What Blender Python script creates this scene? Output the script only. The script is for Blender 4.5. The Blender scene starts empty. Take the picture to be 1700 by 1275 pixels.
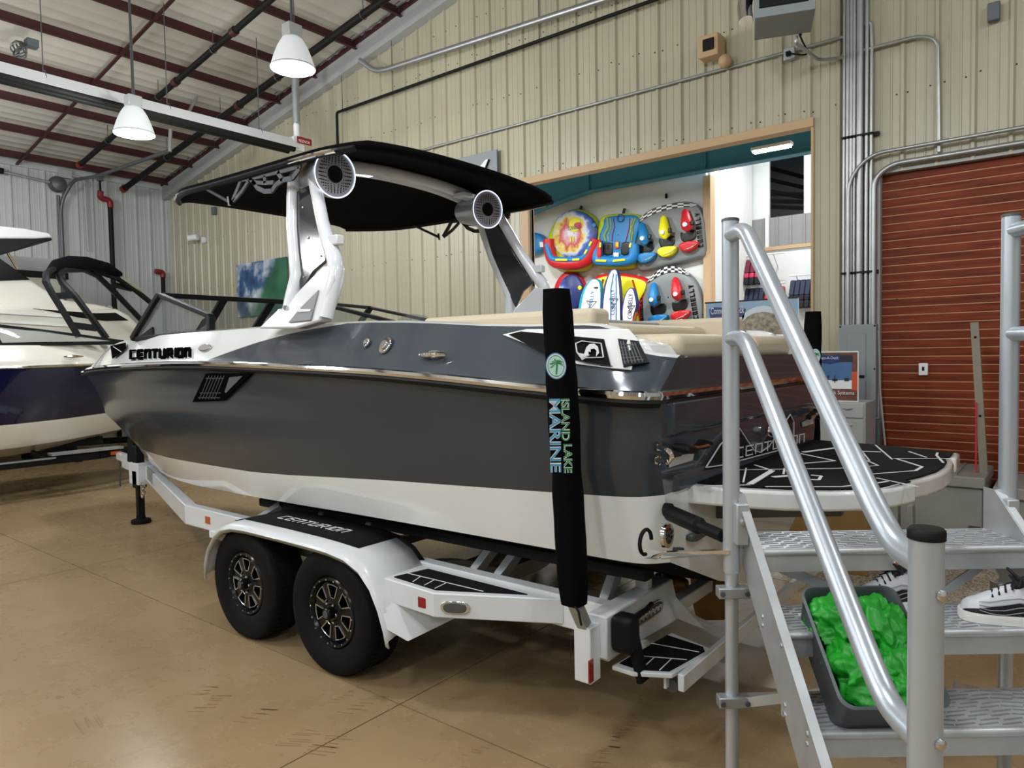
import bpy, bmesh, math, random
import numpy as np
from mathutils import Vector, Matrix
random.seed(7)
sc = bpy.context.scene
COL = sc.collection
# ---------------------------------------------------------------- camera
F, CX, CY, CAMH = 1179.0, 850.0, 637.5, 1.82
RW = np.array([[0.7841246, 0.01341958, -0.62045832],
               [0.62038464, -0.04349446, 0.78309076],
               [-0.01647775, -0.99896354, -0.04243038]])   # world = RW @ (right, down, forward)
XV = -RW[:, 2]          # blender camera z axis (backward) is -forward
cam_d = bpy.data.cameras.new('camera')
cam = bpy.data.objects.new('camera', cam_d); COL.objects.link(cam)
Rm = Matrix([[RW[i, 0], -RW[i, 1], -RW[i, 2]] for i in range(3)]).to_4x4()
cam.matrix_world = Matrix.Translation((0, 0, CAMH)) @ Rm
cam_d.sensor_width = 36.0; cam_d.lens = F / 1700 * 36; cam_d.clip_start = 0.05; cam_d.clip_end = 200
sc.camera = cam
# ---------------------------------------------------------------- world, exposure
wd = bpy.data.worlds.new('world'); sc.world = wd; wd.use_nodes = True
wd.node_tree.nodes['Background'].inputs[0].default_value = (0.80, 0.86, 0.95, 1)
wd.node_tree.nodes['Background'].inputs[1].default_value = 0.05
sc.view_settings.view_transform = 'Standard'; sc.view_settings.look = 'None'
sc.view_settings.exposure = 0.0; sc.view_settings.gamma = 1.0
sc.view_settings.use_curve_mapping = False
sc.cycles.max_bounces = 7; sc.cycles.glossy_bounces = 4; sc.cycles.transparent_max_bounces = 12
sc.cycles.sample_clamp_indirect = 6.0
sc.cycles.use_denoising = True
LAMP_W = 172.0          # watts of each high bay lamp

# ---------------------------------------------------------------- measuring helper: a picture point on a real plane
def U(px, py, x=None, y=None, z=None):
    d = RW @ np.array([(px - CX) / F, (py - CY) / F, 1.0])
    if x is not None: t = x / d[0]
    elif y is not None: t = y / d[1]
    else: t = (z - CAMH) / d[2]
    return Vector((t * d[0], t * d[1], CAMH + t * d[2]))
# ---------------------------------------------------------------- materials
MATS = {}
def srgb(c):
    if isinstance(c, str):
        c = [int(c[i:i+2], 16) / 255 for i in (0, 2, 4)]
    return [(v / 12.92 if v <= 0.04045 else ((v + 0.055) / 1.055) ** 2.4) for v in c]
def mat(name, col, rough=0.5, metal=0.0, noise=None, bump=None, coat=0.0, emit=None, alpha=1.0, trans=0.0, spec=0.5, stretch=None, col2=None, ior=1.45):
    """col: sRGB hex.  noise=(scale, amount) mottles the colour, bump=(scale, strength)."""
    m = bpy.data.materials.new(name); m.use_nodes = True
    nt = m.node_tree; b = nt.nodes['Principled BSDF']
    c = srgb(col)
    b.inputs['Base Color'].default_value = (*c, 1); b.inputs['Roughness'].default_value = rough
    b.inputs['Metallic'].default_value = metal; b.inputs['Coat Weight'].default_value = coat
    b.inputs['Coat Roughness'].default_value = 0.03
    b.inputs['Specular IOR Level'].default_value = spec; b.inputs['IOR'].default_value = ior
    if trans: b.inputs['Transmission Weight'].default_value = trans
    if alpha < 1: b.inputs['Alpha'].default_value = alpha
    if emit:
        b.inputs['Emission Color'].default_value = (*srgb(emit[0]), 1); b.inputs['Emission Strength'].default_value = emit[1]
    if noise or bump:
        tc = nt.nodes.new('ShaderNodeTexCoord'); mp = nt.nodes.new('ShaderNodeMapping')
        nt.links.new(tc.outputs['Object'], mp.inputs[0])
        if stretch: mp.inputs['Scale'].default_value = stretch
    if noise:
        n = nt.nodes.new('ShaderNodeTexNoise'); n.inputs['Scale'].default_value = noise[0]; n.inputs['Detail'].default_value = 5
        nt.links.new(mp.outputs[0], n.inputs['Vector'])
        r = nt.nodes.new('ShaderNodeValToRGB'); a = noise[1]
        r.color_ramp.elements[0].position = 0.3; r.color_ramp.elements[1].position = 0.7
        lo = srgb(col2) if col2 else [v * (1 - a) for v in c]
        hi = c if col2 else [min(1, v * (1 + a * 0.6)) for v in c]
        r.color_ramp.elements[0].color = (*lo, 1); r.color_ramp.elements[1].color = (*hi, 1)
        nt.links.new(n.outputs['Fac'], r.inputs[0]); nt.links.new(r.outputs[0], b.inputs['Base Color'])
    if bump:
        n2 = nt.nodes.new('ShaderNodeTexNoise'); n2.inputs['Scale'].default_value = bump[0]; n2.inputs['Detail'].default_value = 4
        nt.links.new(mp.outputs[0], n2.inputs['Vector'])
        bp = nt.nodes.new('ShaderNodeBump'); bp.inputs['Strength'].default_value = bump[1]; bp.inputs['Distance'].default_value = 0.01
        nt.links.new(n2.outputs['Fac'], bp.inputs['Height']); nt.links.new(bp.outputs[0], b.inputs['Normal'])
    MATS[name] = m
    return m
# ---------------------------------------------------------------- mesh builder
def MW(o):
    m = o.matrix_basis.copy(); p = o.parent
    while p: m = p.matrix_basis @ m; p = p.parent
    return m
class MB:
    def __init__(s): s.v = []; s.f = []; s.m = []
    def add(s, vs, fs, mi=0):
        o = len(s.v); s.v += [tuple(v) for v in vs]
        for f in fs: s.f.append([i + o for i in f]); s.m.append(mi)
        return s
    def box(s, c, d, rot=None, mi=0):
        x, y, z = d[0] / 2, d[1] / 2, d[2] / 2
        vs = [Vector(p) for p in ((-x,-y,-z),(x,-y,-z),(x,y,-z),(-x,y,-z),(-x,-y,z),(x,-y,z),(x,y,z),(-x,y,z))]
        if rot is not None: vs = [rot @ v for v in vs]
        c = Vector(c)
        return s.add([v + c for v in vs], [(3,2,1,0),(4,5,6,7),(0,1,5,4),(1,2,6,5),(2,3,7,6),(3,0,4,7)], mi)
    def bb(s, lo, hi, mi=0):
        return s.box([(a + b) / 2 for a, b in zip(lo, hi)], [abs(b - a) for a, b in zip(lo, hi)], None, mi)
    def beam(s, a, b, w, h, up=(0, 0, 1), mi=0):
        a, b = Vector(a), Vector(b); d = (b - a); L = d.length; d.normalize()
        side = d.cross(Vector(up)).normalized(); upv = side.cross(d).normalized()
        R = Matrix((d, side, upv)).transposed()
        return s.box((a + b) / 2, (L, w, h), R, mi)
    def prism(s, poly, off, mi=0, cap=True):
        """poly: 3D points of one face; off: extrusion vector"""
        off = Vector(off); n = len(poly); P = [Vector(p) for p in poly]
        fs = [(i, (i + 1) % n, n + (i + 1) % n, n + i) for i in range(n)]
        if cap: fs += [tuple(range(n - 1, -1, -1)), tuple(range(n, 2 * n))]
        return s.add(P + [p + off for p in P], fs, mi)
    def tube(s, path, r, seg=10, mi=0, closed=False, cap=True, flat=None):
        P = [Vector(p) for p in path]; n = len(P)
        if n < 2: return s
        rr = r if isinstance(r, (list, tuple)) else [r] * n
        T = []
        for i in range(n):
            a = P[(i - 1) % n] if (closed or i > 0) else P[i]; b = P[(i + 1) % n] if (closed or i < n - 1) else P[i]
            t = (b - a); T.append(t.normalized() if t.length > 1e-9 else Vector((0, 0, 1)))
        up = Vector((0, 0, 1)) if abs(T[0].z) < 0.9 else Vector((1, 0, 0))
        nrm = T[0].cross(up).normalized(); vs = []
        for i in range(n):
            if i: nrm = (nrm - T[i] * nrm.dot(T[i])).normalized()
            bn = T[i].cross(nrm)
            k = 1.0
            if 0 < i < n - 1 or closed:
                a = (P[i] - P[(i - 1) % n]).normalized(); c = T[i].dot(a); k = 1 / max(0.5, c)
            for j in range(seg):
                an = 2 * math.pi * j / seg
                vs.append(P[i] + (nrm * math.cos(an) + bn * math.sin(an) * (flat or 1)) * rr[i] * (k if k < 1.3 else 1.3))
        fs = []
        for i in range(n if closed else n - 1):
            for j in range(seg):
                a = i * seg + j; b = i * seg + (j + 1) % seg; c = ((i + 1) % n) * seg + (j + 1) % seg; d = ((i + 1) % n) * seg + j
                fs.append((a, b, c, d))
        if cap and not closed: fs += [tuple(range(seg - 1, -1, -1)), tuple((n - 1) * seg + j for j in range(seg))]
        return s.add(vs, fs, mi)
    def lathe(s, prof, c, axis=(0, 0, 1), seg=24, mi=0, xdir=None, cap=True):
        """prof: [(r, h)] along axis from c"""
        ax = Vector(axis).normalized(); u = Vector(xdir) if xdir else ax.orthogonal(); u = (u - ax * u.dot(ax)).normalized(); w = ax.cross(u); c = Vector(c)
        vs = []; n = len(prof)
        for r, h in prof:
            for j in range(seg):
                a = 2 * math.pi * j / seg; vs.append(c + ax * h + (u * math.cos(a) + w * math.sin(a)) * r)
        fs = [(i * seg + j, i * seg + (j + 1) % seg, (i + 1) * seg + (j + 1) % seg, (i + 1) * seg + j) for i in range(n - 1) for j in range(seg)]
        cap = cap and prof[0] != prof[-1]
        if cap and prof[0][0] > 1e-4: fs.append(tuple(range(seg - 1, -1, -1)))
        if cap and prof[-1][0] > 1e-4: fs.append(tuple((n - 1) * seg + j for j in range(seg)))
        return s.add(vs, fs, mi)
    def grid(s, rows, mi=0, wrap=False, fmat=None):
        """rows of equal numbers of 3D points joined into quads; fmat(i, j) gives the material slot"""
        n = len(rows); k = len(rows[0]); vs = [p for r in rows for p in r]; o = len(s.v); s.v += [tuple(v) for v in vs]
        for i in range(n - 1):
            for j in range(k if wrap else k - 1):
                s.f.append([o + i * k + j, o + i * k + (j + 1) % k, o + (i + 1) * k + (j + 1) % k, o + (i + 1) * k + j])
                s.m.append(fmat(i, j) if fmat else mi)
        return s
    def ball(s, c, r, seg=12, rings=8, mi=0, sq=(1, 1, 1)):
        c = Vector(c); vs = []
        for i in range(rings + 1):
            th = math.pi * i / rings
            for j in range(seg):
                ph = 2 * math.pi * j / seg
                vs.append(c + Vector((math.sin(th) * math.cos(ph) * r * sq[0], math.sin(th) * math.sin(ph) * r * sq[1], math.cos(th) * r * sq[2])))
        fs = [(i * seg + j, i * seg + (j + 1) % seg, (i + 1) * seg + (j + 1) % seg, (i + 1) * seg + j) for i in range(rings) for j in range(seg)]
        return s.add(vs, fs, mi)
    def build(s, name, mats, parent=None, smooth=40, bevel=0, bseg=2, sub=0, solid=0, weld=True, local=False):
        me = bpy.data.meshes.new(name); V = s.v
        if parent is not None and not local:
            inv = MW(parent).inverted(); V = [inv @ Vector(v) for v in V]
        me.from_pydata([tuple(v) for v in V], [], s.f)
        if not isinstance(mats, (list, tuple)): mats = [mats]
        for m in mats: me.materials.append(MATS[m] if isinstance(m, str) else m)
        me.polygons.foreach_set('material_index', s.m)
        bm = bmesh.new(); bm.from_mesh(me)
        if weld: bmesh.ops.remove_doubles(bm, verts=bm.verts, dist=1e-5)
        bmesh.ops.recalc_face_normals(bm, faces=bm.faces)
        bm.to_mesh(me); bm.free()
        if smooth:
            me.polygons.foreach_set('use_smooth', [True] * len(me.polygons)); me.set_sharp_from_angle(angle=math.radians(smooth))
        me.update()
        o = bpy.data.objects.new(name, me); COL.objects.link(o)
        if parent is not None: o.parent = parent
        if solid:
            md = o.modifiers.new('solid', 'SOLIDIFY'); md.thickness = solid; md.offset = 0
        if bevel:
            md = o.modifiers.new('bevel', 'BEVEL'); md.width = bevel; md.segments = bseg; md.limit_method = 'ANGLE'; md.angle_limit = math.radians(35)
            md.harden_normals = False
        if sub:
            md = o.modifiers.new('sub', 'SUBSURF'); md.levels = sub; md.render_levels = sub
        return o
def thing(name, label, cat, loc=(0, 0, 0), rz=0.0, group=None):
    o = bpy.data.objects.new(name, None); COL.objects.link(o); o.empty_display_size = 0.1
    o.location = loc; o.rotation_euler = (0, 0, rz)
    bpy.context.view_layer.update() if False else None
    o.matrix_basis = Matrix.Translation(loc) @ Matrix.Rotation(rz, 4, 'Z')
    return tag(o, label, cat, group)
def tag(o, label=None, cat=None, group=None, kind=None):
    if label: o['label'] = label
    if cat: o['category'] = cat
    if group: o['group'] = group
    if kind: o['kind'] = kind
    return o
def struct(o): o['kind'] = 'structure'; return o
def inst(o, name, parent, M):
    """another object sharing o's mesh, placed by matrix M (in parent space)"""
    c = bpy.data.objects.new(name, o.data); COL.objects.link(c); c.parent = parent; c.matrix_basis = M
    for md in o.modifiers:
        n = c.modifiers.new(md.name, md.type)
        if md.type == 'BEVEL': n.width = md.width; n.segments = md.segments; n.limit_method = 'ANGLE'; n.angle_limit = md.angle_limit
    return c
def copy_tree(o, parent=None, M=None):
    c = o.copy(); COL.objects.link(c); c.parent = parent
    if M is not None: c.matrix_basis = M
    for ch in list(o.children): copy_tree(ch, c)
    return c
def fillet(path, r, n=6):
    P = [Vector(p) for p in path]; out = [P[0]]
    for i in range(1, len(P) - 1):
        a, b, c = P[i - 1], P[i], P[i + 1]; d1 = (a - b); d2 = (c - b); l = min(r, d1.length * .49, d2.length * .49)
        p, q = b + d1.normalized() * l, b + d2.normalized() * l
        for k in range(n + 1):
            t = k / n; out.append(p * (1 - t) ** 2 + b * 2 * t * (1 - t) + q * t * t)
    return out + [P[-1]]
def lerp(a, b, t): return a + (b - a) * t
def interp(x, pts):
    """monotone smooth interpolation through (x, value) points sorted by x"""
    xs = [p[0] for p in pts]
    if x <= xs[0]: return pts[0][1]
    if x >= xs[-1]: return pts[-1][1]
    i = max(k for k in range(len(xs)) if xs[k] <= x); i = min(i, len(xs) - 2)
    def slope(k):
        if k == 0: return (pts[1][1] - pts[0][1]) / (xs[1] - xs[0])
        if k == len(xs) - 1: return (pts[-1][1] - pts[-2][1]) / (xs[-1] - xs[-2])
        a = (pts[k][1] - pts[k-1][1]) / (xs[k] - xs[k-1]); b = (pts[k+1][1] - pts[k][1]) / (xs[k+1] - xs[k])
        return 0 if a * b <= 0 else 2 * a * b / (a + b)
    h = xs[i+1] - xs[i]; t = (x - xs[i]) / h; m0, m1 = slope(i) * h, slope(i+1) * h
    return (2*t**3 - 3*t**2 + 1) * pts[i][1] + (t**3 - 2*t**2 + t) * m0 + (-2*t**3 + 3*t**2) * pts[i+1][1] + (t**3 - t**2) * m1
def text(s, name, m, parent, o, xd, yd, size, depth=0.002, width=None, shear=0, align='LEFT', weight=0.0):
    """flat lettering as a mesh: origin o, reading direction xd, up direction yd; width rescales the line"""
    cu = bpy.data.curves.new('text', 'FONT'); cu.body = s; cu.size = 1; cu.extrude = 0; cu.shear = shear; cu.offset = weight
    cu.resolution_u = 3; cu.align_x = 'LEFT'
    t = bpy.data.objects.new('text', cu); COL.objects.link(t)
    dg = bpy.context.evaluated_depsgraph_get(); me = bpy.data.meshes.new_from_object(t.evaluated_get(dg))
    bpy.data.objects.remove(t); bpy.data.curves.remove(cu)
    xs = [v.co.x for v in me.vertices]; ys = [v.co.y for v in me.vertices]
    x0, x1, y0, y1 = min(xs), max(xs), min(ys), max(ys)
    ky = size / (y1 - y0); kx = (width / (x1 - x0)) if width else ky
    xd, yd, o = Vector(xd).normalized(), Vector(yd).normalized(), Vector(o); nd = xd.cross(yd)
    ox = -(x1 - x0) * kx / 2 if align == 'CENTER' else 0
    inv = MW(parent).inverted() if parent is not None else Matrix()
    vs = [inv @ (o + xd * ((v.co.x - x0) * kx + ox) + yd * ((v.co.y - y0) * ky) + nd * depth) for v in me.vertices]
    fs = [list(p.vertices) for p in me.polygons]; bpy.data.meshes.remove(me)
    m2 = bpy.data.meshes.new(name); m2.from_pydata([tuple(v) for v in vs], [], fs); m2.materials.append(MATS[m]); m2.update()
    ob = bpy.data.objects.new(name, m2); COL.objects.link(ob); ob.parent = parent
    return ob
STROKES = {'C': [[(1,1),(0,1),(0,0),(1,0)]], 'E': [[(1,1),(0,1),(0,0),(1,0)], [(0,.5),(.9,.5)]], 'N': [[(0,0),(0,1),(1,1),(1,0)]], 'T': [[(-.05,1),(1.05,1)], [(.5,1),(.5,0)]],
           'U': [[(0,1),(0,0),(1,0),(1,1)]], 'R': [[(0,0),(0,1),(1,1),(1,.42),(0,.42)], [(.62,.42),(1,0)]], 'I': [[(.5,0),(.5,1)]], 'O': [[(0,0),(0,1),(1,1),(1,0),(0,0)]],
           'L': [[(0,1),(0,0),(1,0)]], 'Y': [[(0,1),(.5,.45),(1,1)], [(.5,.45),(.5,0)]], 'A': [[(0,0),(0,1),(1,1),(1,0)], [(0,.45),(1,.45)]]}
def blocktext(s, name, m, parent, o, xd, yd, h, width, sw, depth, slant=0.0):
    """square techno lettering: every stroke a bar; one mesh for the word"""
    xd, yd, o = Vector(xd).normalized(), Vector(yd).normalized(), Vector(o); nd = xd.cross(yd).normalized()
    n = sum(.45 if c == 'I' else 1 for c in s); cw = width / n; mb = MB(); cx = 0
    for c in s:
        w = cw * (.45 if c == 'I' else 1); g = w * .72 - sw
        for st in STROKES[c]:
            P = []
            for (u, v) in st:
                uu = (w * .5 if c == 'I' else sw / 2 + u * g); vv = sw / 2 + v * (h - sw)
                P.append(o + xd * (cx + uu + slant * vv) + yd * vv)
            for a, b in zip(P, P[1:]):
                d = (b - a).normalized() * sw / 2; mb.beam(a - d, b + d, depth, sw, yd if abs((b - a).normalized().dot(yd)) < .9 else xd)
        cx += w
    return mb.build(name, m, parent, smooth=0)
# ---------------------------------------------------------------- palette
mat('wall_cream', 'B0A992', 0.34, noise=(1.2, 0.10), stretch=(1, 1, 0.15))
mat('wall_white', 'B9BCBA', 0.34, noise=(1.2, 0.10), stretch=(1, 1, 0.15))
mat('dark_screw', '3A342C', 0.5)
mat('tan_trim', 'B89A74', 0.5)
mat('tan_post', 'C0A07C', 0.5)
mat('teal_steel', '3A7F98', 0.5)
mat('white_paint', 'DEDEDC', 0.55, noise=(2.0, 0.04))
mat('ceiling_vinyl', 'BDB7AC', 0.5, noise=(0.8, 0.06), bump=(2.5, 0.35), stretch=(0.3, 1, 1))
mat('red_steel', '3E1A1A', 0.5)
mat('rod_red', '3A1818', 0.5)
mat('rake_white', 'A9AAA8', 0.5)
mat('black_pipe', '161614', 0.55, spec=.2)
mat('red_fitting', '7A2020', 0.45)
mat('galv', 'B4B8B9', 0.4, metal=0.7, noise=(9, 0.15))
mat('emt', 'A9ABAA', 0.38, metal=0.75, noise=(6, 0.1))
mat('steel_dark', '5C5F60', 0.45, metal=0.5)
mat('black_metal', '101113', 0.5, spec=.25)
mat('black_plastic', '0E0E0E', 0.5, spec=.25)
mat('black_rubber', '111112', 0.75, noise=(30, 0.2), spec=.2)
mat('white_metal', 'E4E6E6', 0.25, coat=0.3)
mat('enamel_grey', '858C8E', 0.45)
mat('enamel_dark', '5E6468', 0.5)
mat('chrome', 'E2E2E0', 0.06, metal=1.0)
mat('white_gel', 'E9EAE8', 0.12, coat=0.6)
mat('graphite_gel', '383C41', 0.18, coat=0.12)
mat('slate_gel', '3F464E', 0.16, coat=0.3)
mat('navy_gel', '0E1436', 0.10, coat=0.8)
mat('cream_gel', 'E6E2D6', 0.2, coat=0.4)
mat('black_gloss', '0A0B0C', 0.22, spec=0.35)
mat('glass_smoke', '8A9290', 0.03, alpha=0.28, spec=0.6)
mat('red_reflector', '8E0F14', 0.2, coat=0.5)
mat('amber_reflector', 'B8501A', 0.2, coat=0.5)
mat('white_print', 'E6E8E8', 0.5)
mat('black_print', '0E0E0E', 0.5)
# ================================================================ THE HALL
WY = 8.30            # inner face of the back wall
WX = -16.85          # inner face of the left wall
DOOR_L, DOOR_R, DOOR_T = -6.205, -2.307, 4.27      # opening to the showroom
RD_L, RD_T = -1.625, 3.63                          # roll-up door
XR, YF = 7.0, -9.0                                 # walls behind and beside the viewer
def roof_z(x): return 5.95 + 0.182 * (x + 16.9)
# floor: concrete slabs with sawn joints
def concrete(name, base, dark, light):
    m = bpy.data.materials.new(name); m.use_nodes = True; nt = m.node_tree; b = nt.nodes['Principled BSDF']; L = nt.links.new
    tc = nt.nodes.new('ShaderNodeNewGeometry')
    def noise(s, d=6, r=0.6):
        n = nt.nodes.new('ShaderNodeTexNoise'); n.inputs['Scale'].default_value = s; n.inputs['Detail'].default_value = d; n.inputs['Roughness'].default_value = r
        L(tc.outputs['Position'], n.inputs['Vector']); return n
    def ramp(src, p0, p1, c0, c1):
        r = nt.nodes.new('ShaderNodeValToRGB'); e = r.color_ramp.elements
        e[0].position, e[1].position = p0, p1; e[0].color = (*c0, 1); e[1].color = (*c1, 1); L(src, r.inputs[0]); return r
    n1 = noise(0.55); r1 = ramp(n1.outputs['Fac'], 0.32, 0.70, srgb(dark), srgb(base))
    n2 = noise(1.7, 8, 0.7); r2 = ramp(n2.outputs['Fac'], 0.30, 0.85, (0, 0, 0), (1, 1, 1))
    mx = nt.nodes.new('ShaderNodeMixRGB'); mx.inputs[2].default_value = (*srgb(light), 1)
    ms = nt.nodes.new('ShaderNodeMath'); ms.operation = 'MULTIPLY'; ms.inputs[1].default_value = 0.45
    L(r2.outputs[0], ms.inputs[0]); L(ms.outputs[0], mx.inputs[0]); L(r1.outputs[0], mx.inputs[1])
    # small dark specks and scuffs
    n3 = noise(9.0, 3, 0.5); r3 = ramp(n3.outputs['Fac'], 0.70, 0.76, (0, 0, 0), (1, 1, 1))
    n4 = noise(0.9, 2, 0.5); r4 = ramp(n4.outputs['Fac'], 0.55, 0.68, (0, 0, 0), (1, 1, 1))
    mm = nt.nodes.new('ShaderNodeMath'); mm.operation = 'MULTIPLY'; L(r3.outputs[0], mm.inputs[0]); L(r4.outputs[0], mm.inputs[1])
    mx2 = nt.nodes.new('ShaderNodeMixRGB'); mx2.inputs[2].default_value = (*srgb('5A4630'), 1)
    L(mm.outputs[0], mx2.inputs[0]); L(mx.outputs[0], mx2.inputs[1]); L(mx2.outputs[0], b.inputs['Base Color'])
    rr = ramp(n2.outputs['Fac'], 0.3, 0.75, (0.22,) * 3, (0.36,) * 3); L(rr.outputs[0], b.inputs['Roughness'])
    bp = nt.nodes.new('ShaderNodeBump'); bp.inputs['Strength'].default_value = 0.05; bp.inputs['Distance'].default_value = 0.02
    L(n2.outputs['Fac'], bp.inputs['Height']); L(bp.outputs[0], b.inputs['Normal'])
    b.inputs['Specular IOR Level'].default_value = 0.22
    MATS[name] = m
concrete('concrete_tan', 'A48B67', '917957', 'AF9877')
mat('joint_dark', '4E3D2A', 0.9)
def aggregate():
    m = bpy.data.materials.new('aggregate'); m.use_nodes = True; nt = m.node_tree; b = nt.nodes['Principled BSDF']; L = nt.links.new
    g = nt.nodes.new('ShaderNodeNewGeometry'); v = nt.nodes.new('ShaderNodeTexVoronoi'); v.inputs['Scale'].default_value = 95
    L(g.outputs['Position'], v.inputs['Vector']); r = nt.nodes.new('ShaderNodeValToRGB'); e = r.color_ramp.elements
    e[0].color = (*srgb('5E5448'), 1); e[1].color = (*srgb('C9BDA8'), 1); e.new(0.5).color = (*srgb('978A76'), 1)
    sp = nt.nodes.new('ShaderNodeSeparateColor'); L(v.outputs['Color'], sp.inputs[0]); L(sp.outputs[0], r.inputs[0]); L(r.outputs[0], b.inputs['Base Color'])
    bp = nt.nodes.new('ShaderNodeBump'); bp.inputs['Strength'].default_value = 0.4; bp.inputs['Distance'].default_value = 0.004
    L(v.outputs['Distance'], bp.inputs['Height']); L(bp.outputs[0], b.inputs['Normal']); b.inputs['Roughness'].default_value = 0.55
    MATS['aggregate'] = m
aggregate()
AGG_Y = 5.65
fl = struct(MB().bb((WX - .3, YF, -0.2), (XR, 20.0, -0.012)).build('floor', 'joint_dark'))
gx = [WX - .1, -15.07, -10.96, -6.85, -2.74, 1.37, 5.48, XR]; gy = [YF, -5.75, -1.64, 2.47, AGG_Y]
for i in range(len(gx) - 1):
    for j in range(len(gy) - 1):
        MB().bb((gx[i] + .004, gy[j] + .004, -.05), (gx[i+1] - .004, gy[j+1] - .004, 0)).build('slab', 'concrete_tan', fl)
for i in range(len(gx) - 1):
    left = gx[i+1] <= -6.8
    MB().bb((gx[i] + .004, AGG_Y + .004, -.05), (gx[i+1] - .004, 20.0, 0)).build('slab', 'concrete_tan' if left else 'aggregate', fl)

# ribbed metal sheets
def profile(x0, x1, phase):
    """(x, depth) of ribbed sheet between x0 and x1; a tall rib each 0.3048 m, two low ones between"""
    p = 0.3048; pts = []
    k0 = math.floor((x0 - phase) / p) - 1; k1 = math.ceil((x1 - phase) / p) + 1
    for k in range(k0, k1 + 1):
        c = phase + k * p
        pts += [(c - .033, 0), (c - .013, .032), (c + .013, .032), (c + .033, 0)]
        for q in (.105, .200): pts += [(c + q - .012, 0), (c + q - .006, .006), (c + q + .006, .006), (c + q + .012, 0)]
    out = []
    for (a, da), (b, db) in zip(pts, pts[1:]):
        if b <= x0 or a >= x1: continue
        for x, d in ((a, da), (b, db)):
            xx = min(max(x, x0), x1); dd = d if xx == x else lerp(da, db, (xx - a) / (b - a))
            if not out or xx > out[-1][0] + 1e-6: out.append((xx, dd))
    return out
def sheet(parent, m, x0, x1, z0, ztop, phase, to3d):
    pr = profile(x0, x1, phase)
    a = [to3d(x, d, z0) for x, d in pr]; b = [to3d(x, d, ztop(x)) for x, d in pr]
    return MB().grid([a, b]).build('wall_panel', m, parent, smooth=0, weld=False)
PH = -6.29
wb = struct(MB().bb((WX - .2, WY + .012, 0), (DOOR_L, WY + .1, 5.6)).bb((DOOR_L, WY + .012, DOOR_T), (DOOR_R, WY + .1, 5.6))
            .bb((DOOR_R, WY + .012, 0), (RD_L, WY + .1, 5.6)).bb((RD_L, WY + .012, RD_T), (XR, WY + .2, 5.6))
            .prism([(WX - .2, WY + .012, 5.6), (XR, WY + .012, 5.6), (XR, WY + .012, roof_z(XR) + .05), (WX - .2, WY + .012, roof_z(WX - .2) + .05)], (0, .19, 0)).build('wall_back', 'wall_cream', smooth=0))
f3 = lambda x, d, z: (x, WY + .01 - d, z)
x = PH - .1524 - 12 * .9144
while x < XR:
    a, b = max(x, WX), min(x + .9144, XR)
    if b - a > .02:
        cuts = sorted({a, b, *[c for c in (DOOR_L, DOOR_R, RD_L) if a < c < b]})
        for c, d in zip(cuts, cuts[1:]):
            mid = (c + d) / 2
            z0 = DOOR_T if DOOR_L < mid < DOOR_R else (RD_T if mid > RD_L else 0.0)
            sheet(wb, 'wall_cream', c, d, z0, lambda q: roof_z(q), PH, f3)
    x += .9144
# screws: rows of dark heads beside the ribs
sm = MB(); rs = random.Random(3)
for z in (1.2, 2.3, 3.4, 4.45, 5.6, 6.35, 6.9):
    k = 0; x = PH - 35 * .3048
    while x < 5:
        if z < roof_z(x) - .35 and not (DOOR_L < x < DOOR_R and z < DOOR_T) and not (x > RD_L and z < RD_T):
            for q in (.05, .26):
                if rs.random() < .75: sm.lathe([(.010, 0), (.008, .006), (0, .008)], (x + q + rs.uniform(-.02, .02), WY + .009, z + rs.uniform(-.03, .03)), (0, -1, 0), 6)
        x += .3048
tag(sm.build('wall_screws', 'dark_screw', wb, smooth=0), kind='stuff')
# left wall
wl = struct(MB().bb((WX - .2, YF, 0), (WX - .012, WY, 6.1)).build('wall_left', 'wall_white', smooth=0))
g3 = lambda y, d, z: (WX - .01 + d, y, z)
y = WY - 6 * .9144
while y < WY - .01:
    sheet(wl, 'wall_white', y, min(y + .9144, WY), 0, lambda q: 5.96, WY - .15, g3); y += .9144
sheet(wl, 'wall_white', YF, WY - 6 * .9144, 0, lambda q: 5.96, WY - .15, g3)
struct(MB().bb((XR, YF, 0), (XR + .2, WY, 10.5)).build('wall_right', 'wall_white'))
struct(MB().bb((WX - .2, YF - .2, 0), (XR, YF, 10.5)).build('wall_front', 'wall_white'))
# roof: vinyl faced blanket between purlins
ce = struct(MB().prism([(WX - .2, YF, roof_z(WX - .2)), (XR, YF, roof_z(XR)), (XR, WY, roof_z(XR)), (WX - .2, WY, roof_z(WX - .2))], (0, 0, .15)).build('ceiling', 'ceiling_vinyl', smooth=0))
PUR = [-16.52 + 1.128 * k for k in range(0, 21)]
def wave(x0, x1):
    rows = []
    n = 40
    for i in range(n + 1):
        t = i / n; xx = lerp(x0, x1, t); z = roof_z(xx) - .02 - .035 * math.sin(math.pi * t) ** .6 + .022 * abs(math.sin(5 * math.pi * t)) ** .7
        rows.append([(xx, yy, z) for yy in (YF, WY)])
    return MB().grid(rows)
for a, b in zip(PUR, PUR[1:]): wave(a, b).build('roof_panel', 'ceiling_vinyl', ce, smooth=60)
for k, xx in enumerate(PUR):
    zz = roof_z(xx) - .02
    o = MB().prism([(xx - .004, YF, zz), (xx - .004, YF, zz - .15), (xx + .05, YF, zz - .145), (xx + .05, YF, zz - .14), (xx + .004, YF, zz - .14), (xx + .004, YF, zz)], (0, WY - YF, 0)).build('purlin', 'red_steel', ce, smooth=0)
# bridging rods across the purlins
for yy in (5.22, 1.0):
    MB().beam((WX, yy, roof_z(WX) - .16), (3, yy, roof_z(3) - .16), .05, .03).build('bridging', 'rod_red', ce, smooth=0)
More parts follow.
